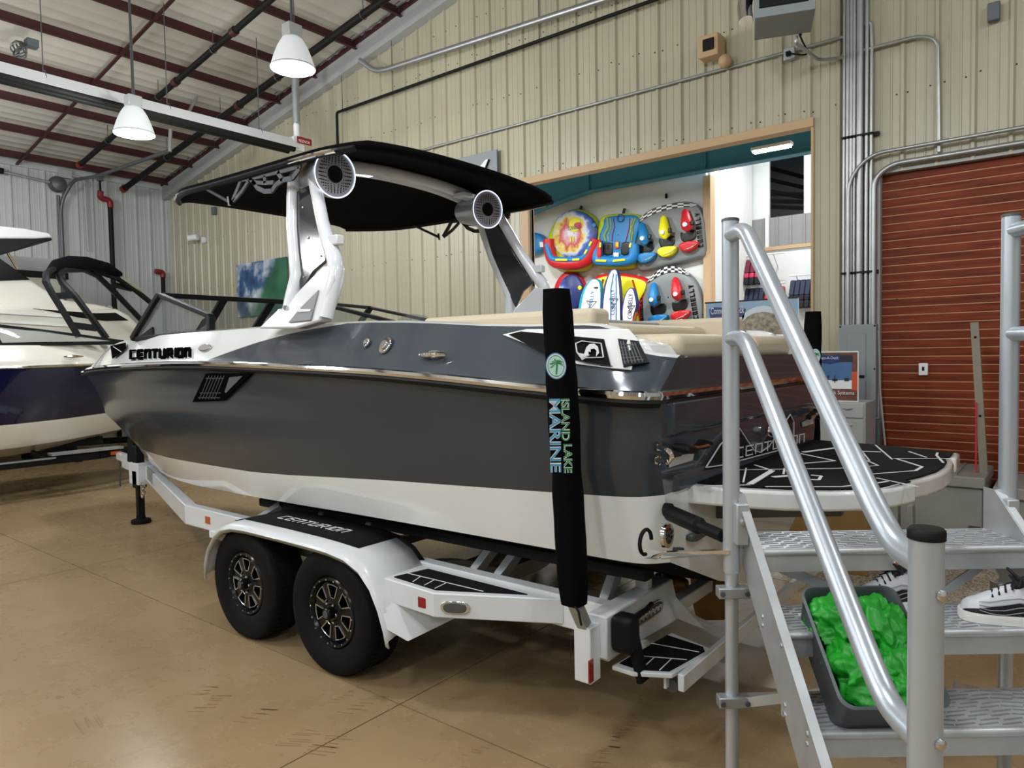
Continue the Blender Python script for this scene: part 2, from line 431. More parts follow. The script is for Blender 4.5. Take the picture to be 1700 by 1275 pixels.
# rake trim and red rake angle at the back wall
def rake(name, m, up, h, d0, d1):
    return MB().prism([(WX, WY - d0, roof_z(WX) - up), (XR, WY - d0, roof_z(XR) - up), (XR, WY - d0, roof_z(XR) - up - h), (WX, WY - d0, roof_z(WX) - up - h)], (0, d0 - d1, 0)).build(name, m, smooth=0)
struct(rake('trim_1', 'rake_white', .06, .34, .16, 0))
struct(rake('trim_2', 'red_steel', .0, .10, .20, .0))
rk = MB()
for k in range(40):
    xx = WX + .25 + k * .42; rk.beam((xx, WY - .205, roof_z(xx) - .10), (xx + .03, WY - .205, roof_z(xx) + .0), .012, .012)
for q, up in ((.03, .02), (.07, -.02)): rk.tube([(WX, WY - .22 - q, roof_z(WX) - up - .03), (XR, WY - .22 - q, roof_z(XR) - up - .03)], .011, 6)
tag(rk.build('rake_cable_run', 'steel_dark'), 'thin cable run clipped along the red rake angle', 'cable run')
struct(MB().bb((WX - .01, YF, 5.78), (WX + .05, WY, 5.96)).build('trim_3', 'wall_white'))
struct(MB().bb((WX, WY - .05, 0), (WX + .05, WY + .02, 5.9)).build('trim_4', 'wall_white'))
# showroom opening trim
fr = MB().bb((DOOR_L - .13, WY - .035, DOOR_T - .01), (DOOR_R + .03, WY + .12, DOOR_T + .09)); struct(fr.build('trim_5', 'tan_trim', bevel=.004))
struct(MB().bb((DOOR_L - .13, WY - .035, 0), (DOOR_L + .0, WY + .12, DOOR_T - .011)).build('trim_6', 'tan_post', bevel=.004))
struct(MB().bb((DOOR_R - .0, WY - .02, 0), (DOOR_R + .03, WY + .12, DOOR_T - .011)).build('trim_7', 'tan_trim', bevel=.004))
# ---------------------------------------------------------------- roll-up door
def wood():
    m = bpy.data.materials.new('door_wood'); m.use_nodes = True; nt = m.node_tree; b = nt.nodes['Principled BSDF']; L = nt.links.new
    g = nt.nodes.new('ShaderNodeNewGeometry'); mp = nt.nodes.new('ShaderNodeMapping'); mp.inputs['Scale'].default_value = (1.1, 1, 22)
    L(g.outputs['Position'], mp.inputs[0]); n = nt.nodes.new('ShaderNodeTexNoise'); n.inputs['Scale'].default_value = 1.6; n.inputs['Detail'].default_value = 6
    L(mp.outputs[0], n.inputs['Vector']); r = nt.nodes.new('ShaderNodeValToRGB'); e = r.color_ramp.elements
    e[0].position, e[1].position = .3, .72; e[0].color = (*srgb('5A200C'), 1); e[1].color = (*srgb('863A1A'), 1)
    L(n.outputs['Fac'], r.inputs[0]); L(r.outputs[0], b.inputs['Base Color']); b.inputs['Roughness'].default_value = .55; b.inputs['Specular IOR Level'].default_value = .2
    MATS['door_wood'] = m
wood()
mat('door_joint', 'B98660', .6)
dr = struct(MB().bb((RD_L - .02, WY + .083, 0), (XR, WY + .16, RD_T + .02)).build('door_1', 'door_joint'))
SP = 0.0868; n = int(RD_T / SP)
zt = RD_T
first = None
for k in range(n):
    z1 = RD_T - k * SP; z0 = z1 - SP + .011
    c = .0 if k > 1 else .0
    sl = MB().prism([(RD_L + .01, WY + .080, z0), (RD_L + .01, WY + .076, z0 + .003), (RD_L + .01, WY + .076, z1 - .003), (RD_L + .01, WY + .080, z1), (RD_L + .01, WY + .1, z1), (RD_L + .01, WY + .1, z0)], (XR - RD_L - .02, 0, 0))
    sl.build('door_slat', 'door_wood', dr, smooth=0)
# ---------------------------------------------------------------- high bay lamps
mat('lamp_shell', 'B8BDBA', .35, metal=.2)
mat('lamp_glow', 'FFFFFF', .5, emit=('F4F8FF', 14.0))
mat('lamp_glass', 'C9CECB', .3, emit=('F4F8FF', .35))
def lamp(x, y, z, label, light=True):
    t = thing('high_bay_lamp', label, 'lamp', (x, y, z), 0, 'high bay lamps under the roof')
    MB().lathe([(.075, .36), (.12, .325), (.165, .25), (.205, .15), (.237, .05), (.25, .0)], (x, y, z), cap=False).build('reflector', 'lamp_glass', t, solid=.006)
    MB().lathe([(.235, .012), (.18, -.015), (.09, -.028), (0, -.03)], (x, y, z), cap=False).build('lens', 'lamp_glow', t)
    MB().lathe([(.252, -.004), (.258, .006), (.252, .016), (.246, .006), (.252, -.004)], (x, y, z), seg=32).build('rim', 'lamp_shell', t)
    MB().bb((x - .075, y - .09, z + .35), (x + .075, y + .09, z + .50)).build('ballast_box', 'lamp_shell', t, bevel=.01)
    zr = roof_z(x)
    MB().tube([(x, y, z + .5), (x, y, zr - .1)], .016, 8).tube([(x + .05, y, z + .5), (x + .02, y, zr - .1)], .006, 5).build('stem', 'steel_dark', t)
    if light:
        ld = bpy.data.lights.new('high_bay_light', 'POINT'); ld.shadow_soft_size = .2; ld.energy = LAMP_W; ld.color = (.93, .97, 1.0)
        lo = bpy.data.objects.new('high_bay_light', ld); COL.objects.link(lo); lo.parent = t; lo.location = (0, 0, -.25)
    return t
lamp(-7.16, 5.04, 5.17, 'white bell-shaped high bay lamp hanging above the tan-walled gable, larger of the two')
lamp(-9.9, 4.45, 4.84, 'white bell-shaped high bay lamp glowing below the long white tube heater')
for k, (x, y) in enumerate(((-13.2, 2.2), (-13.2, -2.5), (-9.6, -.8), (-9.6, -5), (-5.6, -.4), (-5.6, -4.6), (-1.9, 2.0), (-1.6, -1.0), (-1.6, -5.2), (2.6, 3.4), (2.6, -.8), (2.6, -5.2))):
    lamp(x, y, 5.3 if x < 2 else 6.0, 'white bell-shaped high bay lamp hanging from the roof outside the view')

# tyre scuffs and scrapes on the slabs
mat('scuff', '86694A', .6)
sk = MB(); rk_ = random.Random(11)
for (px, py, n_, ln_, ang) in ((130, 1148, 9, .05, .3), (155, 1200, 5, .16, -.1), (355, 1165, 8, .10, .6), (345, 1145, 6, .08, .6), (430, 1185, 7, .10, .5), (500, 1225, 7, .12, .5), (580, 1150, 9, .06, .5), (605, 1168, 8, .10, .5), (545, 1235, 8, .13, .5), (1015, 1240, 14, .06, .5), (1035, 1215, 12, .05, .5), (795, 1243, 5, .05, .3), (330, 1110, 5, .03, .2), (60, 970, 3, .02, .1)):
    c = U(px, py, z=0)
    for k in range(n_):
        a = ang + rk_.uniform(-.1, .1); o = Vector((math.cos(ang + 1.2), math.sin(ang + 1.2), 0)) * (k - n_ / 2) * .026 + Vector((rk_.uniform(-.02, .02), rk_.uniform(-.02, .02), 0))
        L = ln_ * rk_.uniform(.5, 1.1); sk.box((c.x + o.x, c.y + o.y, .0004), (L, rk_.uniform(.003, .008), .0004), Matrix.Rotation(a, 3, 'Z'))
tag(sk.build('scuff_marks', 'scuff', fl, smooth=0), kind='stuff')
# ================================================================ THE GREY AND WHITE WAKE BOAT
YC = 3.88
mat('black_satin', '0D0D0E', .6, spec=0.0)
mat('carpet_black', '101012', .85, noise=(60, .3))
mat('eva_black', '111112', .8, noise=(40, .3), spec=.15)
mat('vinyl_beige', 'CDBFA6', .5, bump=(60, .05))
mat('vinyl_grey', '8C8D90', .5)
mat('canvas_black', '08080A', .9, spec=.08)
mat('tower_white', 'E4E6EA', .15, coat=.5)
mat('tower_panel', '2A2D31', .10, coat=.3)
mat('bracket_grey', '3C3D40', .5)
mat('speaker_grey', 'B9BDC6', .3, metal=.5)
mat('speaker_grille', 'C2C9D4', .35, metal=.4)
mat('led_ring', 'E8EEFF', .4, emit=('DDE6FF', 1.6))
mat('black_frame', '101112', .5, spec=.25)
boat = thing('wake_boat', 'large graphite grey and white wake boat with black canopy sitting on the white trailer', 'boat', (-5.2, YC, 0))
RUB = [(-9.74, .02), (-9.72, .20), (-9.66, .27), (-9.45, .335), (-9.05, .385), (-8.93, .43), (-8.82, .54), (-8.5, .66), (-8, .82), (-7, 1.02), (-6, 1.15), (-5, 1.225), (-4, 1.26), (-3, 1.27), (-1.55, 1.27), (-1.45, 1.25), (-1.40, 1.215), (-1.37, 1.16)]
ZR = [(-9.74, 1.660), (-9.2, 1.675), (-8.6, 1.695), (-8, 1.72), (-7, 1.75), (-6, 1.768), (-5.2, 1.775), (-4.2, 1.758), (-3, 1.72), (-2.4, 1.685), (-1.9, 1.65), (-1.37, 1.62)]
STEM = [(-9.74, 1.60), (-9.70, 1.52), (-9.5, 1.41), (-9.3, 1.36), (-9.12, 1.30), (-9.02, 1.16), (-8.9, 1.0), (-8.6, .82), (-8.2, .70), (-7.5, .60), (-6, .53), (-1.37, .52)]
BC = [(-8.8, .0), (-8.6, .04), (-8, .28), (-7, .60), (-6, .85), (-5, 1.0), (-4, 1.12), (-1.55, 1.16), (-1.45, 1.14), (-1.37, 1.06)]
ZC = [(-8.8, .95), (-8.6, .825), (-8, .735), (-7, .715), (-6, .75), (-5, .80), (-4, .85), (-3, .875), (-1.37, .90)]
BB = [(-8.8, .0), (-8.6, .09), (-8, .38), (-7, .72), (-6, .96), (-5, 1.10), (-4, 1.18), (-1.55, 1.215), (-1.45, 1.195), (-1.37, 1.11)]
ZB = [(-8.8, .95), (-8.6, .86), (-8, .885), (-7, .935), (-6, .975), (-5.2, 1.005), (-4.4, 1.03), (-3.7, 1.075), (-3, 1.12), (-2.3, 1.155), (-1.37, 1.205)]
BN = [(-9.72, .05), (-9.6, .17), (-9.3, .22), (-9.05, .24), (-8.95, .27), (-8.8, .36), (-8.6, .45), (-8, .63), (-7, .90), (-6, 1.08), (-5, 1.18), (-4, 1.23), (-1.55, 1.25), (-1.45, 1.23), (-1.37, 1.145)]
ZN = [(-9.72, 1.60), (-9.6, 1.50), (-9.3, 1.44), (-9.05, 1.40), (-8.95, 1.32), (-8.6, 1.22), (-8, 1.26), (-7, 1.34), (-6, 1.40), (-5, 1.43), (-3, 1.43), (-1.37, 1.40)]
ZT = [(-9.74, 1.70), (-9.4, 1.75), (-9.0, 1.79), (-8.7, 1.86), (-8.3, 1.925), (-7.7, 1.98), (-7, 2.015), (-6, 2.03), (-4.5, 2.03), (-3.3, 2.02), (-2.7, 1.99), (-2.2, 1.955), (-1.75, 1.945), (-1.62, 1.92), (-1.50, 1.82), (-1.37, 1.79)]
def hull_section(x):
    zs = interp(x, STEM); b = interp(x, RUB); zr = interp(x, ZR)
    pts = [(0.0, zs)]
    c = (interp(x, BC), max(interp(x, ZC), zs + .002)); B = (interp(x, BB), max(interp(x, ZB), zs + .004)); n = (interp(x, BN), max(interp(x, ZN), zs + .008))
    pts += [(lerp(0, c[0], .5), lerp(zs, c[1], .42)), c, (c[0] + .35 * (B[0] - c[0]) + .004, lerp(c[1], B[1], .35)), B]
    m = (lerp(B[0], n[0], .5) + .012, lerp(B[1], n[1], .5)); pts += [m, n]
    r = (b, zr)
    for t in (.3, .65): pts.append((lerp(n[0], r[0], t) - .02 * math.sin(math.pi * t), lerp(n[1], r[1], t)))
    pts += [(b - .005, zr - .03), r]
    return pts
HX = [-9.74, -9.72, -9.70, -9.65, -9.6, -9.5, -9.4, -9.3, -9.2, -9.1, -9.05, -9.0, -8.95, -8.9, -8.8, -8.7, -8.6, -8.45, -8.3, -8.1, -7.9, -7.6, -7.3, -7, -6.6, -6.2, -5.8, -5.4, -5, -4.5, -4, -3.5, -3, -2.5, -2, -1.7, -1.55, -1.5, -1.45, -1.42, -1.40, -1.385, -1.37]
rows = []
for x in HX:
    s = hull_section(x)
    near = [(x, YC - b, z) for b, z in reversed(s)]; far = [(x, YC + b, z) for b, z in s[1:]]
    rows.append(near + far)
K = len(rows[0])
def hm(i, j):
    k = j if j < 10 else K - 2 - j       # 0 = topmost strip on either side
    if k >= 8: return 0                  # bottom
    if k >= 6: return 1                  # white band
    return 2
mat('hull_bottom', '141517', .85, spec=.08)
hull = MB().grid(rows, fmat=hm)
hull.build('hull', ['hull_bottom', 'white_gel', 'graphite_gel'], boat, smooth=28)
# deck side panels, lip and cockpit liner
def dedge(v, x):
    b, zr, zt = interp(x, RUB), interp(x, ZR) + .03, interp(x, ZT)
    k = min(1.0, b / .6); zz = lerp(zr, zt, v)
    return (b - .012 - (.17 * v ** 1.25 + .02 * math.sin(math.pi * v)) * k, zz)
def vb(x):   # where white turns to slate, 0 at the rail, 1 at the top
    return min(1.0, max(0.0, interp(x, [(-4.95, 0), (-4.70, .28), (-4.35, .60), (-3.95, .84), (-3.5, 1.0)])))
def liner(x):
    if x < -8.35: return 0
    if x > -1.78: return 1
    return 2
DX = [x for x in HX if x < -8.3] + [-8.352, -8.35, -8.34, -8.1, -7.8, -7.5, -7.2, -7, -6.7, -6.4, -6.1, -5.8, -5.5, -5.2, -4.95] + [-4.95 + .0725 * k for k in range(1, 21)] + [-3.3, -3.0, -2.7, -2.4, -2.1, -1.9, -1.8, -1.785, -1.78, -1.77, -1.7, -1.62, -1.58, -1.54, -1.50, -1.46, -1.43, -1.41, -1.39, -1.37]
DX = sorted(set(round(x, 4) for x in DX))
drows = []
for x in DX:
    v = vb(x); half = [dedge(t * v, x) for t in (0, .15, .35, .6, .85, 1)] + [dedge(lerp(v, 1, t), x) for t in (.2, .45, .7, .9, 1)]
    bt, zt = half[-1]; kk = min(1.0, interp(x, RUB) / .6)
    half.append((bt - .03 * kk, zt + .012)); half.append((bt - .10 * kk, zt + .008))
    l = liner(x)
    if l == 0: half += [(bt * .80, zt + .012), (bt * .7, zt + .016), (bt * .35, zt + .03), (0, zt + .035)]
    elif l == 1: half += [(bt - .12, zt - .01), (bt - .16, zt - .04), (.3, zt - .04), (0, zt - .04)]
    else: half += [(bt - .12, zt - .03), (bt - .16, 1.30), (.3, 1.25), (0, 1.25)]
    drows.append([(x, YC - b, z) for b, z in half] + [(x, YC + b, z) for b, z in reversed(half[:-1])])
KD = len(drows[0])
def dm(i, j):
    k = j if j < KD // 2 else KD - 2 - j
    if k < 5 or DX[i] < -9.0: return 1
    if k < 12 or liner((DX[i] + DX[i+1]) / 2) != 2: return 0
    return 2
dk = MB().grid(drows, fmat=dm)
# the top of the slate side carries a thin white cap only where the panel is white; aft of the change it is slate up to the lip
dk.build('deck', ['white_gel', 'slate_gel', 'vinyl_grey'], boat, smooth=32)
# rub rail
for s, nm in ((-1, 0), (1, 1)):
    MB().tube([(x, YC + s * (interp(x, RUB) + .008), interp(x, ZR) + .012) for x in HX[1:]], .021, 8).build('rub_rail', 'chrome', boat)
    MB().tube([(x, YC + s * (interp(x, RUB) + .002), interp(x, ZR) - .018) for x in HX[1:]], .020, 8).build('rub_rail_seat', 'black_plastic', boat)
MB().tube([(-1.362, YC - 1.17, 1.632), (-1.352, YC - .8, 1.632), (-1.352, YC + .8, 1.632), (-1.362, YC + 1.17, 1.632)], .021, 8).build('rub_rail', 'chrome', boat)
# points on the near deck side (a leaning surface) found from the picture
def onside(px, py, off=.004, x_hint=None):
    d = RW @ np.array([(px - CX) / F, (py - CY) / F, 1.0])
    best = None
    for k in range(400):
        t = 2 + k * .025; p = np.array([0, 0, CAMH]) + t * d
        b, zr, zt = interp(p[0], RUB), interp(p[0], ZR) + .03, interp(p[0], ZT)
        v = min(1.0, max(0.0, (p[2] - zr) / max(.01, zt - zr)))
        if p[1] >= YC - dedge(v, p[0])[0]: 
            lo, hi = t - .025, t
            for _ in range(20):
                mid = (lo + hi) / 2; p = np.array([0, 0, CAMH]) + mid * d
                v = min(1.0, max(0.0, (p[2] - interp(p[0], ZR) - .03) / max(.01, interp(p[0], ZT) - interp(p[0], ZR) - .03)))
                if p[1] >= YC - dedge(v, p[0])[0]: hi = mid
                else: lo = mid
            return Vector((p[0], p[1] - off, p[2] + off * .4))
    return None
def onhull(px, py, off=.004):
    """near hull side below the rail"""
    d = RW @ np.array([(px - CX) / F, (py - CY) / F, 1.0])
    def bh(x, z):
        s = hull_section(x)
        for (b0, z0), (b1, z1) in zip(s[2:], s[3:]):
            if z0 <= z <= z1: return lerp(b0, b1, (z - z0) / max(1e-6, z1 - z0))
        return s[-1][0] if z > s[-1][1] else s[2][0]
    lo = 2.0
    for k in range(400):
        t = 2 + k * .025; p = np.array([0, 0, CAMH]) + t * d
        if p[1] >= YC - bh(p[0], p[2]):
            lo, hi = t - .025, t
            for _ in range(20):
                mid = (lo + hi) / 2; p = np.array([0, 0, CAMH]) + mid * d
                if p[1] >= YC - bh(p[0], p[2]): hi = mid
                else: lo = mid
            return Vector((p[0], p[1] - off, p[2]))
    return None
def mirror_y(p): return Vector((p[0], 2 * YC - p[1], p[2]))
def patch(pix, fn, name, m, parent, depth=.01, both=True, off=.004, bevel=0):
    """a thin plate whose outline is taken on the boat's own surface; a mirrored one on the other side"""
    P = [fn(*q, off) for q in pix]
    o = None
    for side in ((0, 1) if both else (0,)):
        Q = P if side == 0 else [mirror_y(p) for p in P]
        n = (Q[1] - Q[0]).cross(Q[-1] - Q[0]).normalized()
        if (n.y > 0) == (side == 0): n = -n
        ob = MB().prism(Q, n * depth).build(name, m, parent, smooth=30, bevel=bevel)
        if side == 0: o = ob
    return o
# bow emblem plates, name, clam cleat, vents, badge
bow_badge = patch([(188, 576), (213, 571), (213, 580), (191, 597)], onside, 'bow_badge', 'black_satin', boat, .008, off=.02)
pa, pb = onside(194, 577, .026), onside(208, 586, .026); MB().beam(pa + Vector((0, -.008, 0)), pb + Vector((0, -.008, 0)), .003, .005).build('badge_stripe', 'white_print', bow_badge, smooth=0)
ce_a, ce_b = onside(219, 596, .012), onside(322, 592, .012); up = (onside(222, 585, .012) - ce_a); up = Vector((up.x * .0 , up.y, up.z))
xd = (ce_b - ce_a)
def bow_word(name, m, off, dx, dz, depth):
    mb = MB(); n = 8.45; sx = 219.0
    for ch in 'CENTURION':
        wpx = 103.0 * (.45 if ch == 'I' else 1) / n; yb = lerp(596.5, 592.5, (sx - 219) / 103)
        o0, o1, o2 = onside(sx, yb, off), onside(sx + wpx, yb - .4, off), onside(sx + wpx / 2, yb - 14, off)
        xd_ = (o1 - o0); yd_ = (o2 - lerp(o0, o1, .5)); h_ = yd_.length; w_ = xd_.length; sw = .016
        xd_.normalize(); yd_.normalize(); g_ = w_ * .74 - sw
        for stk_ in STROKES[ch]:
            P = [o0 + Vector((dx, 0, dz)) + xd_ * (w_ * .5 if ch == 'I' else sw / 2 + u_ * g_) + yd_ * (sw / 2 + v_ * (h_ - sw)) for u_, v_ in stk_]
            for a_, b_ in zip(P, P[1:]):
                d_ = (b_ - a_).normalized() * sw / 2; mb.beam(a_ - d_, b_ + d_, depth, sw, yd_ if abs((b_ - a_).normalized().dot(yd_)) < .9 else xd_)
        sx += wpx
    return mb.build(name, m, boat, smooth=0)
bow_word('bow_lettering', 'black_satin', .016, 0, 0, .014)
bow_word('bow_lettering_edge', 'chrome', .009, .012, -.012, .008)
mat('badge_chrome', 'C8C8C4', .15, metal=.9)
def oval(c, r, ex, ey, depth, seg=20):
    n = ex.cross(ey).normalized(); 
    if n.y > 0: n = -n
    return [c + ex * math.cos(a) * r[0] + ey * math.sin(a) * r[1] for a in [2 * math.pi * k / seg for k in range(seg)]], n * depth
exx = Vector((1, 0, 0)); eyy = Vector((0, .5, .86)).normalized()
pc = onside(343, 579); ring, n = oval(pc, (.085, .032), exx, eyy, .02); MB().prism(ring, n).build('bow_cleat', 'badge_chrome', boat, bevel=.008)
# hull vent below the rail
V0 = [(345, 620), (421, 620), (374, 665), (323, 667)]
vent = patch(V0, onhull, 'hull_vent', 'black_satin', boat, .014)
vm = MB()
for k in range(7):
    t0 = .14 + k * .055
    a = Vector((lerp(345, 323, .12) + (40 - 0) * (k / 7) * 1.0, 0, 0))
for k in range(6):
    x0 = 350 + k * 5.0
    a = onhull(x0 + 2, 624, .021); b = onhull(x0 - 14, 662, .021); vm.beam(a, b, .006, .006, (0, 1, 0))
for k in range(5):
    y0 = 628 + k * 8; a = onhull(350 - (y0 - 620) * .4, y0, .021); b = onhull(378 - (y0 - 620) * .2, y0, .021); vm.beam(a, b, .006, .006, (0, 1, 0))
vm.build('vent_mesh', 'steel_dark', vent, smooth=0)
patch([(386, 626), (408, 624), (380, 652), (378, 650)], lambda a, b, o: onhull(a, b, .020), 'vent_lens', 'enamel_dark', vent, .004, both=False)
# drain fittings and cleat on the slate side
for (px, py, rx, ry) in ((612, 571, .020, .030), (643, 575, .042, .055)):
    c = onside(px, py); ring, n = oval(c, (rx, ry), exx, eyy, .02); f = MB().prism(ring, n).build('fuel_fitting', 'chrome', boat, bevel=.006)
    ring, n = oval(c + Vector((0, -.018, .006)), (rx * .55, ry * .55), exx, eyy, .012); MB().prism(ring, n).build('cap', 'badge_chrome', f, bevel=.004)
c = onside(724, 591); cl = MB(); cl.tube([c + Vector((-.095, -.02, .004)), c + Vector((-.04, -.03, .006)), c + Vector((.04, -.03, .006)), c + Vector((.095, -.02, .004))], [.008, .014, .014, .008], 8)
ring, n = oval(c, (.055, .022), exx, eyy, .02); cl.prism(ring, n); cl.build('side_cleat', 'chrome', boat)
# white quarter with black inlay and hexagon grille
patch([(836, 557), (876, 548), (1046, 548), (1062, 566), (1050, 616), (1018, 613), (960, 606)], onside, 'quarter_panel', 'white_gel', boat, .008, off=.005, bevel=.004)
inl = patch([(848, 558), (868, 553), (1006, 566), (1017, 610), (975, 604), (905, 588)], onside, 'quarter_inlay', 'black_gloss', boat, .007, off=.012)
w = MB(); hx = [onside(*q, .021) for q in ((960, 573), (970, 569), (1002, 573), (1006, 596), (970, 597), (962, 587))]
for a, b in zip(hx, hx[1:] + hx[:1]): w.beam(a, b, .004, .004, (0, 1, 0))
w.build('inlay_line', 'white_print', inl, smooth=0)
HEL = [(974, 592), (978, 580), (983, 575), (991, 574), (997, 579), (999, 589), (994, 595), (995, 586), (991, 582), (985, 583), (985, 588), (981, 587), (982, 593), (977, 595)]
patch(HEL, onside, 'helmet_emblem', 'white_print', inl, .003, both=False, off=.021)
gr = patch([(1029, 567), (1063, 571), (1081, 606), (1038, 612)], onside, 'quarter_grille', 'black_plastic', boat, .014, off=.014)
g = MB()
for k in range(6):
    t = (k + .5) / 6
    a = onside(lerp(1032, 1042, t), lerp(573, 608, t), .032); b = onside(lerp(1062, 1076, t), lerp(575, 603, t), .032); g.beam(a, b, .004, .004, (0, 1, 0))
    a = onside(lerp(1034, 1062, t), lerp(571, 574, t), .032); b = onside(lerp(1041, 1076, t), lerp(609, 605, t), .032); g.beam(a, b, .004, .004, (0, 1, 0))
g.build('grille_mesh', 'enamel_dark', gr, smooth=0)
# ---------------------------------------------------------------- windshield
DZ = 2.03
ws = MB()
A0, A1 = U(222, 563, y=2.98), U(266, 490, y=3.02)
B1, B0 = U(350, 525, y=2.92), U(350, 550, y=2.90)
f = .028
def frame(path, name, r=.025, m='black_frame'): return MB().tube(path, r, 6, flat=.8).build(name, m, boat, smooth=60)
for s in (0, 1):
    q = (lambda p: p) if s == 0 else mirror_y
    fr = MB().beam(q(A0), q(A1), .05, .07, (0, 1, 0)).beam(q(A1), q(B1), .04, .05, (0, 1, 0)).beam(q(B1), q(B0), .04, .06, (0, 1, 0)).beam(q(B0), q(A0), .04, .03, (0, 1, 0)).build('windshield_side_frame', 'black_frame', boat, smooth=0, bevel=.008)
    MB().prism([q(A0), q(A1), q(B1), q(B0)], (0, .008, 0)).build('side_glass', 'glass_smoke', fr, smooth=0)
    # gussets at both lower corners
    g1 = [U(232, 558, y=2.955), U(252, 543, y=2.955), U(255, 560, y=2.955)]
    g2 = [U(350, 523, y=2.915), U(336, 530, y=2.915), U(322, 552, y=2.915), U(350, 550, y=2.915)]
    for gg in (g1, g2): MB().prism([q(p) for p in gg], (0, .02, 0)).build('gusset', 'black_frame', fr, smooth=0)
A1f, A0f = mirror_y(A1), mirror_y(A0)
MB().beam(A1, A1f, .05, .045).build('windshield_top_rail', 'black_frame', boat, bevel=.008)
MB().beam(A0, A0f, .04, .03).build('windshield_foot_rail', 'black_frame', boat, bevel=.008)
MB().prism([A0, A1, A1f, A0f], (.008, 0, .004)).build('front_glass', 'glass_smoke', boat, smooth=0)
for yy in (3.62, 4.14):
    a = lerp(A0, A0f, (yy - A0.y) / (A0f.y - A0.y)); b = lerp(A1, A1f, (yy - A1.y) / (A1f.y - A1.y))
    MB().beam(a, b, .075, .045, (1, 0, 0)).build('windshield_post', 'black_frame', boat, bevel=.01)
# longer far side screen seen through the tower
Y2 = 4.88
S0, S1, S2, S3 = U(545, 504, y=Y2), U(615, 511, y=Y2), U(735, 537, y=Y2), U(597, 537, y=Y2)
fs = MB().beam(S0, S1, .035, .05, (0, 1, 0)).beam(S1, S2, .03, .035, (0, 1, 0)).beam(S1, S3, .03, .07, (0, 1, 0)).build('windshield_far_rail', 'black_frame', boat, bevel=.006)
MB().prism([U(655, 536, y=4.7), U(668, 525, y=4.7), U(685, 521, y=4.7), U(705, 524, y=4.7), U(722, 538, y=4.7)], (0, .02, 0)).build('helm_screen', 'glass_smoke', boat)
# ---------------------------------------------------------------- tower
def onleg(px, py, dy=0.0):
    """leaning plane of the near tower leg"""
    k, y0 = .209, 2.70 + dy
    d = RW @ np.array([(px - CX) / F, (py - CY) / F, 1.0])
    t = (y0 + k * (CAMH - 2.0)) / (d[1] - k * d[2]); return Vector((t * d[0], t * d[1], CAMH + t * d[2]))
legF = [onleg(*p) for p in ((478, 522), (484, 492), (493, 458), (489, 420), (486, 380), (486, 330), (488, 300), (497, 282), (515, 268))]
legR = [onleg(*p) for p in ((541, 528), (550, 485), (557, 452), (556, 432), (546, 405), (536, 370), (526, 320), (519, 285), (524, 266))]
pan = [onleg(*p) for p in ((492, 318), (500, 313), (515, 306), (523, 350), (535, 402), (541, 432), (520, 450), (498, 486), (493, 420), (490, 370))]
bas = [onleg(*p) for p in ((437, 546), (472, 512), (482, 515), (500, 488), (545, 442), (563, 440), (561, 466), (540, 534), (500, 546))]
rec = [onleg(*p, -.045) for p in ((480, 536), (500, 512), (531, 481), (518, 532))]
rec2 = [onleg(*p, -.05) for p in ((492, 512), (498, 518), (517, 517), (519, 513), (501, 513), (496, 506))]
for s in (0, 1):
    q = (lambda p: p) if s == 0 else mirror_y; sg = 1 if s == 0 else -1
    MB().tube([q(p) for p in legF], .042, 12).build('tower_tube', 'tower_white', boat)
    MB().tube([q(p) for p in legR], [.046] * 3 + [.05, .048] + [.042] * 4, 12).build('tower_tube', 'tower_white', boat)
    lp = MB().prism([q(p + Vector((0, .0, 0))) for p in pan], (0, .03 * sg, 0)).build('tower_leg_panel', 'tower_panel', boat, smooth=30, bevel=.006)
    for c in ((503, 345), (512, 395), (505, 460), (533, 425)):
        MB().lathe([(.008, 0), (.006, .006), (0, .007)], q(onleg(*c, -.001)), (0, -sg, 0), 8).build('panel_bolt', 'chrome', lp)
    tb = MB().prism([q(p - Vector((0, .045, 0))) for p in bas], (0, .10 * sg, 0)).build('tower_base', 'tower_white', boat, smooth=30, bevel=.015)
    MB().prism([q(p - Vector((0, .012, 0))) for p in rec], (0, .01 * sg, 0)).build('base_recess', 'vinyl_grey', tb, bevel=.004)
    MB().prism([q(p - Vector((0, .012, 0))) for p in rec2], (0, .006 * sg, 0)).build('base_emblem', 'white_print', tb, smooth=0)
    MB().lathe([(.018, 0), (.016, .012), (0, .014)], q(onleg(475, 511, -.05)), (0, -sg, 0), 12).build('pivot_bolt', 'chrome', tb)
    # tow hook block
    c = q(onleg(552, 400)); MB().box(c + Vector((.035, 0, 0)), (.09, .06, .062)).build('board_rack_mount', 'tower_white', boat, bevel=.008)
# cross tubes of the tower arch
def arch(x, z0, zc, half, y=YC):
    return [(x, YC + half * math.sin(t * math.pi / 2) if False else YC + half * t, zc - (zc - z0) * abs(t) ** 2.4) for t in [k / 12 for k in range(-12, 13)]]
T1, T2 = legF[-1], legR[-1]
MB().tube(arch(T1.x - .12, T1.z - .03, 3.195, YC - T1.y), .045, 12).build('tower_crossbar', 'tower_white', boat)
MB().tube(arch(T2.x - .05, T2.z - .03, 3.18, YC - T2.y), .045, 12).build('tower_crossbar', 'tower_white', boat)
MB().bb((T2.x - .02, YC + .40, 3.09), (T2.x + .10, YC + .58, 3.13)).build('tower_mount_plate', 'tower_white', boat, bevel=.01)
MB().beam((T1.x - .05, 3.36, 3.13), (T1.x - .05, 3.50, 3.14), .05, .02).build('tower_light_bar', 'led_ring', boat, bevel=.004)
